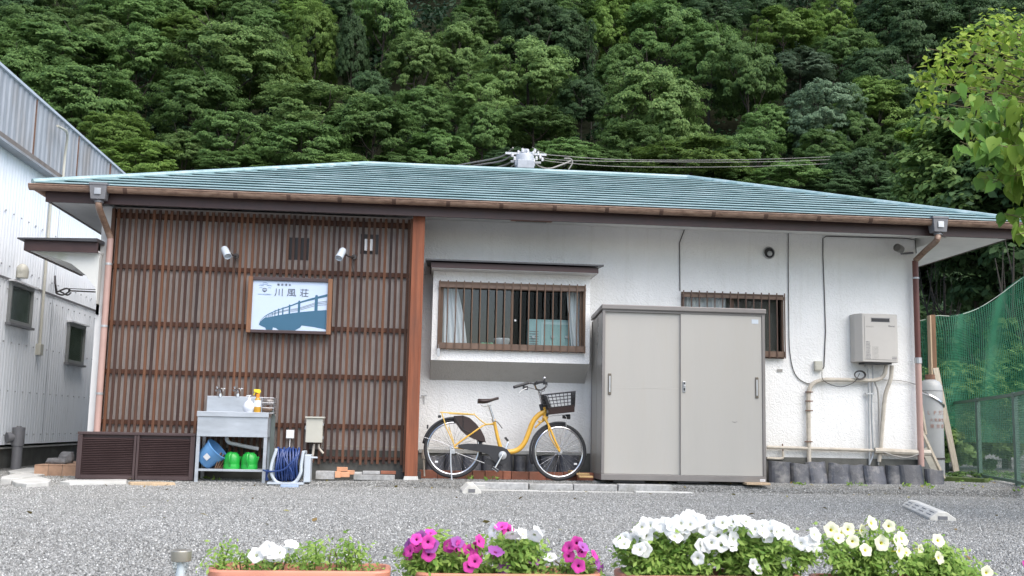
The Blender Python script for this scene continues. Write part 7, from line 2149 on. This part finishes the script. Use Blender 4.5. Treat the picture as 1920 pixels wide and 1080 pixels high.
def plant(px, planter_info, flowers, stems, label, leafsize=.022, dens=26, spread=.07, top_py=None, y=None, m_='leaf_plant', cat='flowering plant', name='petunia_plant', grp_=None):
    """flowers: list (px, py, kind, face) ; stems: list of (px, py) tips. One plant rooted at px."""
    o_, x0, x1, zr, zs_ = planter_info
    y0 = y if y is not None else PYF + .11
    base = Vector((W(px, 1070, y0).x, y0, zs_ - .002))
    base.x = min(max(base.x, x0 + .05), x1 - .05)
    root = E(name, base, label, cat, grp_)
    st = MB(); C = []; Nn = []; S_ = []
    tips = [(fx, fy, True) for (fx, fy, *_r) in flowers] + [(sx, sy_, False) for (sx, sy_) in stems]
    for (tx, ty_, isf) in tips:
        dy = RF.uniform(-.09, .09)
        tip = W(tx, ty_, y0 + dy)
        if isf: tip -= Vector((0, -.02, .02))
        b_ = base + Vector(((tip.x - base.x) * .35 + RF.uniform(-.02, .02), RF.uniform(-.03, .03) + dy * .3, 0))
        if tip.z < zr + .01: b_ = Vector((tip.x + (base.x - tip.x) * .25, b_.y, base.z))
        mid = b_.lerp(tip, .5) + Vector((RF.uniform(-.015, .015), 0, .015))
        C3 = curve([b_, mid, tip], 5)
        st.tube(C3, [.0026] * (len(C3) - 1) + [.0015], 5)
        nl = int(dens * 2.3 * RF.uniform(.7, 1.2) * max(.35, min(1.4, (tip - b_).length / .10)))
        for k in range(nl):
            t = RF.uniform(.08, .97) if isf else RF.uniform(.15, 1.05)
            i = min(len(C3) - 2, int(t * (len(C3) - 1)))
            p = C3[i].lerp(C3[i + 1], min(1, t * (len(C3) - 1) - i))
            sp_r = .028 if dens < 20 else .040
            off = Vector((RF.gauss(0, sp_r * .7), RF.gauss(0, sp_r * .7), RF.gauss(0, sp_r * .4)))
            off.y = abs(off.y) * .9 - .03 if RF.random() < .6 else off.y
            C.append(p + off); Nn.append((off.x * 12 + RF.uniform(-.6, .6), off.y * 12 - .5 + RF.uniform(-.6, .6), .8)); S_.append(leafsize * RF.uniform(.28, .72))
    mk('stems', st, MT['twig'] if dens < 20 else MT['leaf_plant'], root, smooth=True)
    C = np.array([tuple(c) for c in C]) - np.array(tuple(base)); Nn = np.array(Nn); S_ = np.array(S_)
    lm = leaves_mesh('foliage', C, Nn, S_, MT[m_], int(px), 2.3, .1)
    lo = link_mesh('foliage', lm, None, root); lo['kind'] = 'stuff'
    for f in flowers:
        fx, fy, k = f[0], f[1], f[2]
        face = f[3] if len(f) > 3 else None
        p = W(fx, fy, y0 + RF.uniform(-.13, -.03))
        if face is None:
            dirv = Vector((RF.uniform(-.8, .8), -1, RF.uniform(-.1, 1.0)))
        elif face == 'c': dirv = Vector((RF.uniform(-.15, .15), -1, .15))
        else: dirv = Vector((face[0], -.45, face[1]))
        fo = link_mesh('flower', RF.choice(FM[k]), None, root, p - base)
        fo.rotation_euler = dirv.to_track_quat('Z', 'Y').to_euler()
        fo.rotation_euler.rotate_axis('Z', RF.uniform(0, 6))
        s_ = RF.uniform(.85, 1.12); fo.scale = (s_, s_, s_)
    return root
P1 = planter(382, 732, 1071, 'terracotta planter with sparse green sprigs and visible soil, nearest the solar light')
P2 = planter(778, 1132, 1077, 'terracotta planter holding magenta and cream petunias')
P3 = planter(1168, 1512, 1081, 'terracotta planter under the dense white petunias')
P4 = planter(1550, 1880, 1092, 'terracotta planter under the cream-yellow petunias, mostly below the frame')
# planter 1: sprigs and one clump of white
SPG = 'young sprigs in the left planter'
def zc1(u, v): return (320 + u / 4.571, 1000 + v / 4.571)
plant(418, P1, [], [zc1(430, 95), zc1(500, 120), zc1(480, 190), zc1(420, 190), zc1(330, 280)], 'upright green sprig at the left end of the first planter', .016, 22, grp_=SPG, name='green_sprig', cat='plant')
plant(458, P1, [], [zc1(625, 170), zc1(650, 220), zc1(590, 250), zc1(560, 200)], 'short green sprig second from the left in the first planter', .014, 18, grp_=SPG, name='green_sprig', cat='plant')
plant(508, P1, [(*zc1(735, 185), 'w'), (*zc1(830, 130), 'w', 'c'), (*zc1(870, 150), 'w'), (*zc1(905, 185), 'w', 'c'), (*zc1(935, 165), 'w'), (*zc1(850, 175), 'w'), (*zc1(1015, 135), 'w'), (*zc1(1040, 90), 'w', (.3, 1))],
      [zc1(800, 250), zc1(950, 250), zc1(720, 260), zc1(880, 260), zc1(780, 220)], 'low plant with a clump of white petunias in the first planter', .014, 18)
plant(575, P1, [], [zc1(1160, 110), zc1(1240, 90), zc1(1300, 110), zc1(1200, 190), zc1(1120, 200), zc1(1060, 180), zc1(1310, 200)], 'tall bushy sprig right of the white clump in the first planter', .016, 22, grp_=SPG, name='green_sprig', cat='plant')
plant(628, P1, [], [zc1(1380, 130), zc1(1410, 160), zc1(1360, 220), zc1(1450, 250)], 'thin reddish-stemmed sprig in the middle right of the first planter', .012, 14, grp_=SPG, name='green_sprig', cat='plant')
plant(655, P1, [], [zc1(1525, 55), zc1(1560, 90), zc1(1500, 150), zc1(1570, 200), zc1(1540, 240), zc1(1510, 110)], 'tallest fresh green sprig near the right end of the first planter', .017, 24, grp_=SPG, name='green_sprig', cat='plant')
plant(695, P1, [], [zc1(1730, 230), zc1(1700, 280), zc1(1660, 260)], 'tiny sprig at the right end of the first planter', .012, 12, grp_=SPG, name='green_sprig', cat='plant')
# planter 2
def zc2(u, v): return (740 + u / 4.8, 960 + v / 4.8)
plant(800, P2, [(*zc2(130, 350), 'p', (-.5, .2)), (*zc2(195, 300), 'p', 'c'), (*zc2(300, 270), 'p', 'c'), (*zc2(235, 215), 'u'), (*zc2(325, 180), 'p', (.2, 1)), (*zc2(305, 382), 'p', 'c'), (*zc2(120, 400), 'p', (-.5, -.3)), (*zc2(270, 240), 'p'), (*zc2(330, 300), 'u'), (*zc2(115, 300), 'u', (-1, .4)), (*zc2(195, 245), 'p')],
      [zc2(430, 220), zc2(400, 300), zc2(210, 400), zc2(260, 460), zc2(350, 430), zc2(420, 400), zc2(380, 230), zc2(300, 470), zc2(200, 470), zc2(460, 460)], 'petunia plant crowned with large magenta blooms at the left end of the second planter')
plant(868, P2, [(*zc2(490, 305), 'p'), (*zc2(565, 270), 'u'), (*zc2(600, 310), 'p'), (*zc2(665, 345), 'p', 'c'), (*zc2(745, 400), 'p', (.2, -.2)), (*zc2(770, 262), 'p', (.5, .3)), (*zc2(735, 320), 'p'), (*zc2(670, 492), 'p', 'c'), (*zc2(560, 350), 'p'), (*zc2(720, 440), 'p'), (*zc2(530, 290), 'p', (-.4, .6))],
      [zc2(520, 430), zc2(600, 440), zc2(560, 490), zc2(800, 480), zc2(860, 490), zc2(700, 470), zc2(480, 430)], 'petunia plant with mixed magenta and purple blooms second in the second planter')
plant(968, P2, [(*zc2(960, 125), 'p', (-.2, .8)), (*zc2(1020, 165), 'p', 'c'), (*zc2(880, 165), 'w', (-.7, .2)), (*zc2(1060, 210), 'w', (0, -.6)), (*zc2(1110, 200), 'w', (.2, .8)), (*zc2(1160, 190), 'w', (.3, .6)), (*zc2(1290, 180), 'w', (.6, .5)), (*zc2(1310, 215), 'w', (.5, -.3)), (*zc2(1255, 215), 'w', (-.2, -.4)), (*zc2(910, 350), 'u', (.2, .8)), (*zc2(980, 500), 'u', (-.1, .2))],
      [zc2(940, 280), zc2(1000, 260), zc2(1060, 280), zc2(1130, 260), zc2(1200, 250), zc2(1230, 330), zc2(960, 380), zc2(1020, 400), zc2(1100, 400), zc2(1170, 400), zc2(1200, 460), zc2(1050, 470), zc2(960, 460), zc2(1130, 340)], 'taller lime-leaved petunia with cream blooms in the middle of the second planter')
plant(1035, P2, [(*zc2(1400, 405), 'w', (-.1, .9)), (*zc2(1245, 430), 'u', (.2, .9))], [zc2(1420, 480), zc2(1380, 500), zc2(1440, 440), zc2(1290, 490)], 'small petunia with one white bloom right of the middle of the second planter', .018, 14)
plant(1085, P2, [(*zc2(1640, 280), 'p', 'c'), (*zc2(1570, 400), 'p'), (*zc2(1685, 360), 'p', 'c'), (*zc2(1560, 320), 'p', (-.5, .4)), (*zc2(1655, 485), 'p', 'c'), (*zc2(1800, 385), 'p', (.7, .5)), (*zc2(1830, 460), 'u', (.7, .2)), (*zc2(1855, 530), 'u', (.8, -.2)), (*zc2(1700, 310), 'u', (.4, .6))],
      [zc2(1560, 480), zc2(1600, 520), zc2(1740, 440), zc2(1700, 500), zc2(1500, 500), zc2(1780, 520)], 'petunia with magenta and drooping purple blooms, right end of the second planter', .018, 18)
# planter 3
def zc3(u, v): return (1150 + u / 4.8, 950 + v / 4.8)
wl = [(60, 315), (100, 275), (130, 340), (95, 330), (240, 225), (330, 170), (290, 260), (215, 270), (380, 190), (405, 160), (470, 150), (445, 200), (340, 215), (560, 210), (605, 285), (650, 110), (720, 125), (770, 120), (520, 240), (690, 160), (610, 150), (640, 200), (570, 130), (510, 170), (230, 380), (275, 385), (425, 430), (710, 425), (760, 465), (795, 350), (885, 325), (890, 385), (840, 345), (300, 150), (265, 190), (180, 290), (360, 240), (420, 175), (500, 200), (540, 160), (590, 190), (660, 180), (740, 170), (630, 240), (560, 260), (700, 90), (210, 240), (160, 310)]
wr = [(825, 190), (880, 205), (905, 170), (980, 140), (1040, 150), (975, 345), (1050, 270), (1015, 300), (1075, 130), (1090, 290), (1160, 120), (1200, 130), (1280, 205), (1330, 170), (1385, 265), (1460, 190), (1540, 240), (1250, 170), (1260, 230), (1420, 220), (1350, 230), (1590, 290), (1650, 310), (1740, 325), (1810, 350), (1700, 345), (1780, 300), (1820, 250), (1460, 400), (1560, 500), (1500, 440), (1262, 520), (1290, 550), (1530, 210), (1070, 350), (1560, 280), (940, 190), (1010, 170), (1060, 180), (1130, 130), (1230, 160), (1300, 230), (1360, 190), (1410, 180), (1500, 210), (1570, 250), (1620, 300), (1690, 330), (1760, 340), (1480, 230), (860, 230)]
cface = {(605, 285), (795, 350), (885, 325), (975, 345), (1385, 265), (1280, 205), (1740, 325), (1560, 500), (330, 170), (470, 150), (1050, 270)}
def fl(lst, z, k): return [(*z(u, v), k, 'c') if (u, v) in cface else (*z(u, v), k) for (u, v) in lst]
fill = [(180, 330), (250, 340), (350, 300), (430, 260), (480, 330), (560, 380), (640, 400), (700, 300), (780, 250), (850, 250), (160, 430), (220, 480), (320, 450), (400, 500), (500, 450), (600, 500), (700, 520), (820, 470), (880, 530), (300, 540), (180, 540), (450, 560), (560, 560), (650, 560), (760, 550), (380, 380), (530, 300), (240, 420), (340, 520), (700, 470), (600, 450), (860, 430), (140, 490)]
fil2 = [(960, 250), (1000, 220), (1110, 220), (1180, 250), (1230, 320), (1150, 350), (1100, 420), (1180, 480), (1030, 450), (980, 420), (1330, 350), (1400, 360), (1480, 340), (1560, 350), (1620, 390), (1700, 400), (1760, 400), (1660, 450), (1640, 520), (1700, 480), (1400, 450), (1450, 520), (1380, 520), (1210, 420), (1120, 520), (1040, 530), (1600, 560), (1500, 560), (1340, 560), (1180, 160), (1130, 250), (1310, 400), (1540, 400)]
plant(1245, P3, fl(wl, zc3, 'w'), [zc3(*t) for t in fill], 'dense mound of white petunias, left half of the third planter', .022, 26)
plant(1420, P3, fl(wr, zc3, 'w'), [zc3(*t) for t in fil2], 'looser mound of white petunias, right half of the third planter', .022, 22)
# planter 4
def zc4(u, v): return (1530 + u / 4.923, 950 + v / 4.923)
cface |= {(145, 215), (675, 180), (610, 335), (1580, 610), (300, 210)}
yl_ = [(145, 215), (240, 240), (300, 210), (520, 150), (675, 180), (210, 290), (430, 220), (340, 320), (610, 335), (750, 310), (460, 400), (800, 290)]
yr_ = [(840, 420), (965, 395), (1130, 310), (1140, 470), (780, 410)]
f4a = [(30, 250), (60, 300), (120, 330), (180, 350), (240, 360), (330, 380), (380, 330), (420, 380), (500, 280), (560, 240), (600, 250), (590, 130), (820, 220), (700, 260), (150, 450), (220, 500), (320, 480), (380, 550), (450, 500), (530, 480), (600, 450), (660, 520), (560, 560), (300, 600), (180, 600), (450, 610), (620, 600), (540, 420), (700, 420), (400, 450)]
f4b = [(760, 480), (820, 520), (880, 460), (940, 500), (1000, 440), (1060, 380), (1150, 360), (1220, 390), (1280, 430), (1320, 480), (1360, 520), (1400, 590), (1240, 520), (1180, 560), (1100, 540), (1000, 570), (900, 600), (820, 600), (1300, 600), (1080, 470), (980, 340), (1360, 600), (1450, 620), (1500, 580), (1180, 450)]
plant(1620, P4, fl(yl_, zc4, 'y'), [zc4(*t) for t in f4a], 'petunia with open cream-yellow blooms, left half of the fourth planter', .020, 20)
plant(1760, P4, fl(yr_, zc4, 'y') + [(*zc4(1580, 610), 'y', 'c')], [zc4(*t) for t in f4b], 'leafy petunia with few half-closed cream blooms, right half of the fourth planter', .022, 24)
pk = W(1918, 1058, PYF + .1)
sk = E('petunia_plant', (pk.x + .1, PYF + .1, -.05), 'dark pink bloom poking in at the lower right corner', 'flowering plant')
fo = link_mesh('flower', FM['p'][0], None, sk, pk + Vector((.02, 0, 0)) - Vector((pk.x + .1, PYF + .1, -.05))); fo.rotation_euler = (rad(80), 0, 0)
mk('stems', MB().tube(curve([pk + Vector((.02, .03, -.01)), pk + Vector((.08, 0, -.06)), Vector((pk.x + .1, PYF + .1, -.05))], 5), .003, 5), MT['leaf_plant'], sk)

# solar garden light
c = W(340, 1041, PYF + .05)
sl_ = E('solar_light', (c.x, c.y, -.06), 'small solar garden light with metal cap and clear body at the bottom left', 'garden light')
zt_ = W(340, 1033, PYF + .05).z
mk('light_cap', MB().lathe([(.032, -.032), (.033, -.028), (.033, 0), (.030, .003), (.001, .003)], (c.x, c.y, zt_), 24), mat('light_cap_metal', (.42, .40, .34), .35, .06, metal=.6), sl_, smooth=True)
mk('light_lens', MB().lathe([(.028, -.033), (.026, -.05), (.018, -.075), (.027, -.11), (.008, -.125)], (c.x, c.y, zt_), 24), MT['clear'], sl_, smooth=True)
mk('light_core', MB().lathe([(.010, -.035), (.012, -.055), (.016, -.085), (.008, -.12)], (c.x, c.y, zt_), 12), MT['white'], sl_, smooth=True)
mk('ground_spike', MB().lathe([(.008, -.30), (.008, -.126)], (c.x, c.y, zt_), 8), MT['galv'], sl_)

# ================================================================== NEAR TREE (upper right)
TY = -4.9
tx = 5.75
nt_ = E('fruit_tree', (tx, TY, ground_z(tx, TY)), 'near tree with large lime-green heart-shaped leaves reaching in at the upper right', 'tree')
tr = MB(); trunk_pts = curve([(tx, TY, -.1), (tx - .05, TY, .9), (tx + .02, TY + .05, 1.8), (tx - .1, TY, 2.7), (tx - .15, TY, 3.4)], 5)
tr.tube(trunk_pts, [.09 * (1 - .65 * i / (len(trunk_pts) - 1)) for i in range(len(trunk_pts))], 9)
mk('trunk', tr, MT['bark'], nt_, smooth=True)
# leaf shape variants: heart-shaped with folded midrib, tip hanging along -Z
def big_leaf(seed):
    rg = random.Random(seed); L = 1.0; w_ = .40 * rg.uniform(.85, 1.1); fold = rg.uniform(.08, .2); curl = rg.uniform(.05, .2)
    out = [(0, 0), (.02, .42), (.10, .80), (.24, 1.0), (.42, .93), (.60, .68), (.78, .36), (.90, .13), (1.0, .0)]
    mb = MB(); K = len(out)
    wav = [rg.uniform(-.03, .03) for _ in out]
    for i, (t, ww) in enumerate(out): mb.v.append((0, curl * t * t, -t * L))
    for sd_ in (-1, 1):
        for i, (t, ww) in enumerate(out[1:-1]):
            mb.v.append((sd_ * w_ * ww, curl * t * t - fold * ww + wav[i], -t * L + (.10 if i == 0 else (.03 if i == 1 else 0))))
    a = K; b = K + K - 2
    for o_, flip in ((a, 0), (b, 1)):
        F_ = [(0, o_, 1)] + [(i, o_ + i - 1, o_ + i, i + 1) for i in range(1, K - 2)] + [(K - 2, o_ + K - 3, K - 1)]
        mb.f += [f[::-1] if flip else f for f in F_]
    return mb
BL = []
for s_ in range(5):
    b_ = big_leaf(s_)
    for mname in ('leaf_big', 'leaf_lime'):
        me = bpy.data.meshes.new('leaf'); me.from_pydata(b_.v, [], b_.f); me.update(); me.materials.append(MT[mname])
        me.polygons.foreach_set('use_smooth', [True] * len(me.polygons)); BL.append((me, mname))
bigs = [m for m, n in BL if n == 'leaf_big']; limes = [m for m, n in BL if n == 'leaf_lime']
RL = random.Random(33)
# tips in picture position with distance; size class
br = [ # (start px,py) , (tip px,py), depth y, leaf size, density, lime?
 ((2010, 330), (1745, 215), -5.0, .105, 17, 0), ((2010, 330), (1790, 285), -5.1, .11, 15, 0), ((2010, 250), (1760, 165), -4.8, .095, 16, 0), ((2010, 220), (1715, 150), -4.6, .085, 14, 1),
 ((2010, 200), (1740, 90), -4.5, .075, 14, 1), ((2010, 170), (1800, 70), -4.5, .075, 15, 1), ((2010, 130), (1845, 45), -4.4, .075, 14, 1), ((2010, 110), (1880, 60), -4.6, .08, 12, 1),
 ((2010, 180), (1860, 120), -4.8, .09, 14, 1), ((2010, 260), (1850, 195), -5.2, .11, 15, 0), ((2010, 380), (1800, 265), -5.4, .11, 15, 0), ((2010, 400), (1840, 330), -5.2, .11, 16, 0),
 ((2010, 330), (1865, 270), -5.5, .12, 14, 0), ((2010, 300), (1900, 210), -5.3, .11, 12, 0), ((2010, 470), (1885, 400), -5.4, .12, 10, 0), ((2010, 450), (1905, 440), -5.6, .12, 6, 0),
 ((2010, 200), (1780, 130), -4.6, .085, 14, 1), ((2010, 150), (1900, 90), -4.7, .085, 12, 1), ((2010, 90), (1920, 40), -4.4, .08, 9, 1), ((2010, 320), (1830, 215), -5.0, .10, 12, 0),
 ((2010, 160), (1820, 100), -4.3, .075, 14, 1), ((2010, 240), (1870, 160), -4.5, .09, 12, 1), ((2010, 350), (1895, 330), -5.4, .12, 12, 0), ((2010, 260), (1925, 290), -5.5, .12, 8, 0), ((2010, 220), (1810, 190), -4.9, .10, 12, 0)]
nleaf_ = 0; extra = MB()
bmesh_ = MB()
# limbs from trunk to the start of each branch
for (s_, t_, yd, ls, dn, lime) in br:
    a = W(s_[0], s_[1], yd); b = W(t_[0], t_[1], yd + RL.uniform(-.2, .2))
    k = min(len(trunk_pts) - 1, max(4, int((a.z - .8) / 3.4 * len(trunk_pts))))
    root_ = trunk_pts[k]
    mid = a.lerp(b, .5) + Vector((0, RL.uniform(-.05, .05), .05))
    C3 = curve([root_, a, mid, b], 6)
    bmesh_.tube(C3, [.013 * (1 - .88 * i / (len(C3) - 1)) for i in range(len(C3))], 6)
    n_ = dn
    for q in range(n_):
        t = (.22 + .8 * q / n_) + RL.uniform(-.02, .02)
        t = min(.999, t)
        i = int(t * (len(C3) - 1)); p = C3[i].lerp(C3[min(i + 1, len(C3) - 1)], t * (len(C3) - 1) - i)
        for w2 in range(3):
            side = 1 if (q + w2) % 2 else -1
            off = Vector((RL.uniform(-.08, .08), RL.uniform(-.12, .12), RL.uniform(-.04, .07)))
            pp = p + off
            yaw_ = RL.uniform(-1.3, 1.3) + (3.14 if RL.random() < .35 else 0)
            tilt = RL.uniform(.0, .75) if not lime else RL.uniform(.2, 1.7)
            roll_ = RL.uniform(-.9, .9)
            sc_ = ls * (1.0 if lime else 1.22) * RL.uniform(.65, 1.25)
            if t > .93: tilt += .4; sc_ *= .75
            me = RL.choice(limes if (lime and RL.random() < .8) or RL.random() < .18 else bigs)
            e = Euler((-tilt, roll_ * .8, yaw_), 'XYZ')
            inview = pp.x < (1940 - 767) / 2000 * (pp.y + 12.8)
            if nleaf_ < 300 and inview:
                o = link_mesh('leaf', me, None, nt_, pp - origin(nt_)); o.rotation_euler = e; o.scale = (sc_,) * 3; nleaf_ += 1
            else:
                M3 = e.to_matrix() * sc_
                extra.add([M3 @ v.co + pp for v in me.vertices], [tuple(pl.vertices) for pl in me.polygons])
            bmesh_.tube([p, pp], .0015, 4, caps=False)
cl_pts = []; cl_n = []; cl_s = []
rgl = np.random.RandomState(12)
for (px, py, yd, r_c, n_) in ((1762, 128, -3.9, .17, 110), (1800, 92, -3.7, .20, 150), (1850, 70, -3.6, .22, 170), (1905, 62, -3.6, .24, 180), (1830, 150, -3.9, .20, 130), (1885, 140, -3.8, .24, 170), (1742, 190, -4.0, .15, 90), (1925, 190, -3.9, .25, 150), (1728, 150, -3.8, .10, 50), (1870, 40, -3.4, .14, 70), (1960, 110, -3.6, .3, 150), (1850, 230, -3.9, .22, 110), (1915, 290, -4.2, .25, 120), (1950, 380, -4.4, .25, 110)):
    c_ = W(px, py, yd); n_ = int(n_ * .85)
    e_ = rgl.normal(size=(n_, 3)); e_ /= np.linalg.norm(e_, axis=1, keepdims=True)
    cl_pts.append(np.array(tuple(c_)) + e_ * r_c * rgl.uniform(.3, 1.1, (n_, 1))); cl_n.append(e_ + np.array([0, -.4, .7]) + rgl.normal(size=(n_, 3)) * .5); cl_s.append(rgl.uniform(.022, .052, n_))
    k = max(4, int((c_.z - .8) / 3.4 * len(trunk_pts))); k = min(k, len(trunk_pts) - 1)
    bmesh_.tube(curve([trunk_pts[k], trunk_pts[k].lerp(c_, .5) + Vector((0, .1, .08)), c_], 5), [.008 * (1 - .07 * q) for q in range(11)], 5)
for (x, y, z, r_c, n_) in ((5.9, -4.6, 3.5, .45, 420), (6.4, -4.9, 3.1, .45, 420), (6.7, -4.6, 2.6, .42, 380), (6.3, -5.3, 2.4, .42, 380), (6.0, -4.2, 2.7, .42, 380), (5.6, -5.3, 3.2, .35, 260), (6.6, -4.3, 3.2, .4, 300), (6.2, -5.2, 3.4, .4, 300), (6.5, -4.9, 2.0, .35, 240), (5.9, -4.2, 3.3, .4, 300)):
    e_ = rgl.normal(size=(n_, 3)); e_ /= np.linalg.norm(e_, axis=1, keepdims=True)
    cl_pts.append(np.array((x, y, z)) + e_ * r_c * rgl.uniform(.3, 1.1, (n_, 1))); cl_n.append(e_ + np.array([0, -.2, .7]) + rgl.normal(size=(n_, 3)) * .5); cl_s.append(rgl.uniform(.035, .075, n_))
    k = min(len(trunk_pts) - 1, max(4, int((z - .9) / 3.4 * len(trunk_pts)))); c_ = Vector((x, y, z))
    bmesh_.tube(curve([trunk_pts[k], trunk_pts[k].lerp(c_, .5) + Vector((0, 0, .08)), c_], 5), [.012 * (1 - .07 * q) for q in range(11)], 5)
cl_pts = np.concatenate(cl_pts) - np.array(tuple(origin(nt_)))
o = link_mesh('small_leaves', leaves_mesh('small_leaves', cl_pts, np.concatenate(cl_n), np.concatenate(cl_s), MT['leaf_lime_small'], 5, 2.0, .5), None, nt_); o['kind'] = 'stuff'
mk('branches', bmesh_, MT['twig'], nt_, smooth=True)
o = mk('small_leaves', extra, MT['leaf_lime'], nt_, smooth=True, auto=False); o['kind'] = 'stuff'

# a few fallen leaves and weeds on the gravel
rgf = np.random.RandomState(4)
P_ = []
while len(P_) < 150:
    x = rgf.uniform(-4.5, 8.0); y = rgf.uniform(-8.0, .6)
    if rgf.rand() < .55: y = rgf.uniform(-1.8, -.2)
    P_.append((x, y, ground_z(x, y) + .014))
P_ = np.array(P_)
o = link_mesh('fallen_leaves', leaves_mesh('fallen_leaves', P_, rgf.normal(size=P_.shape) * .4 + np.array([0, 0, 1]), rgf.uniform(.014, .038, len(P_)), MT['litter'], 6, 1.8), None)
o['kind'] = 'stuff'; o['label'] = 'dry leaves scattered on the gravel'
P_ = []
for k in range(46):
    x = rgf.uniform(-3.6, 6.9) if k % 3 else rgf.uniform(5.8, 8.2); y = rgf.uniform(-.85, -.45) if k % 3 else rgf.uniform(-1.0, .5)
    if 2.1 < x < 4.1: continue
    for q in range(rgf.randint(6, 18)): P_.append((x + rgf.normal() * .03, y + rgf.normal() * .02, ground_z(x, y) + rgf.uniform(.0, .045)))
P_ = np.array(P_)
o = link_mesh('weeds', leaves_mesh('weeds', P_, rgf.normal(size=P_.shape) + np.array([0, -.5, .3]), rgf.uniform(.012, .026, len(P_)), MT['leaf_plant'], 6, 2.6), None)
o['kind'] = 'stuff'; o['label'] = 'small weeds growing along the foot of the house wall'
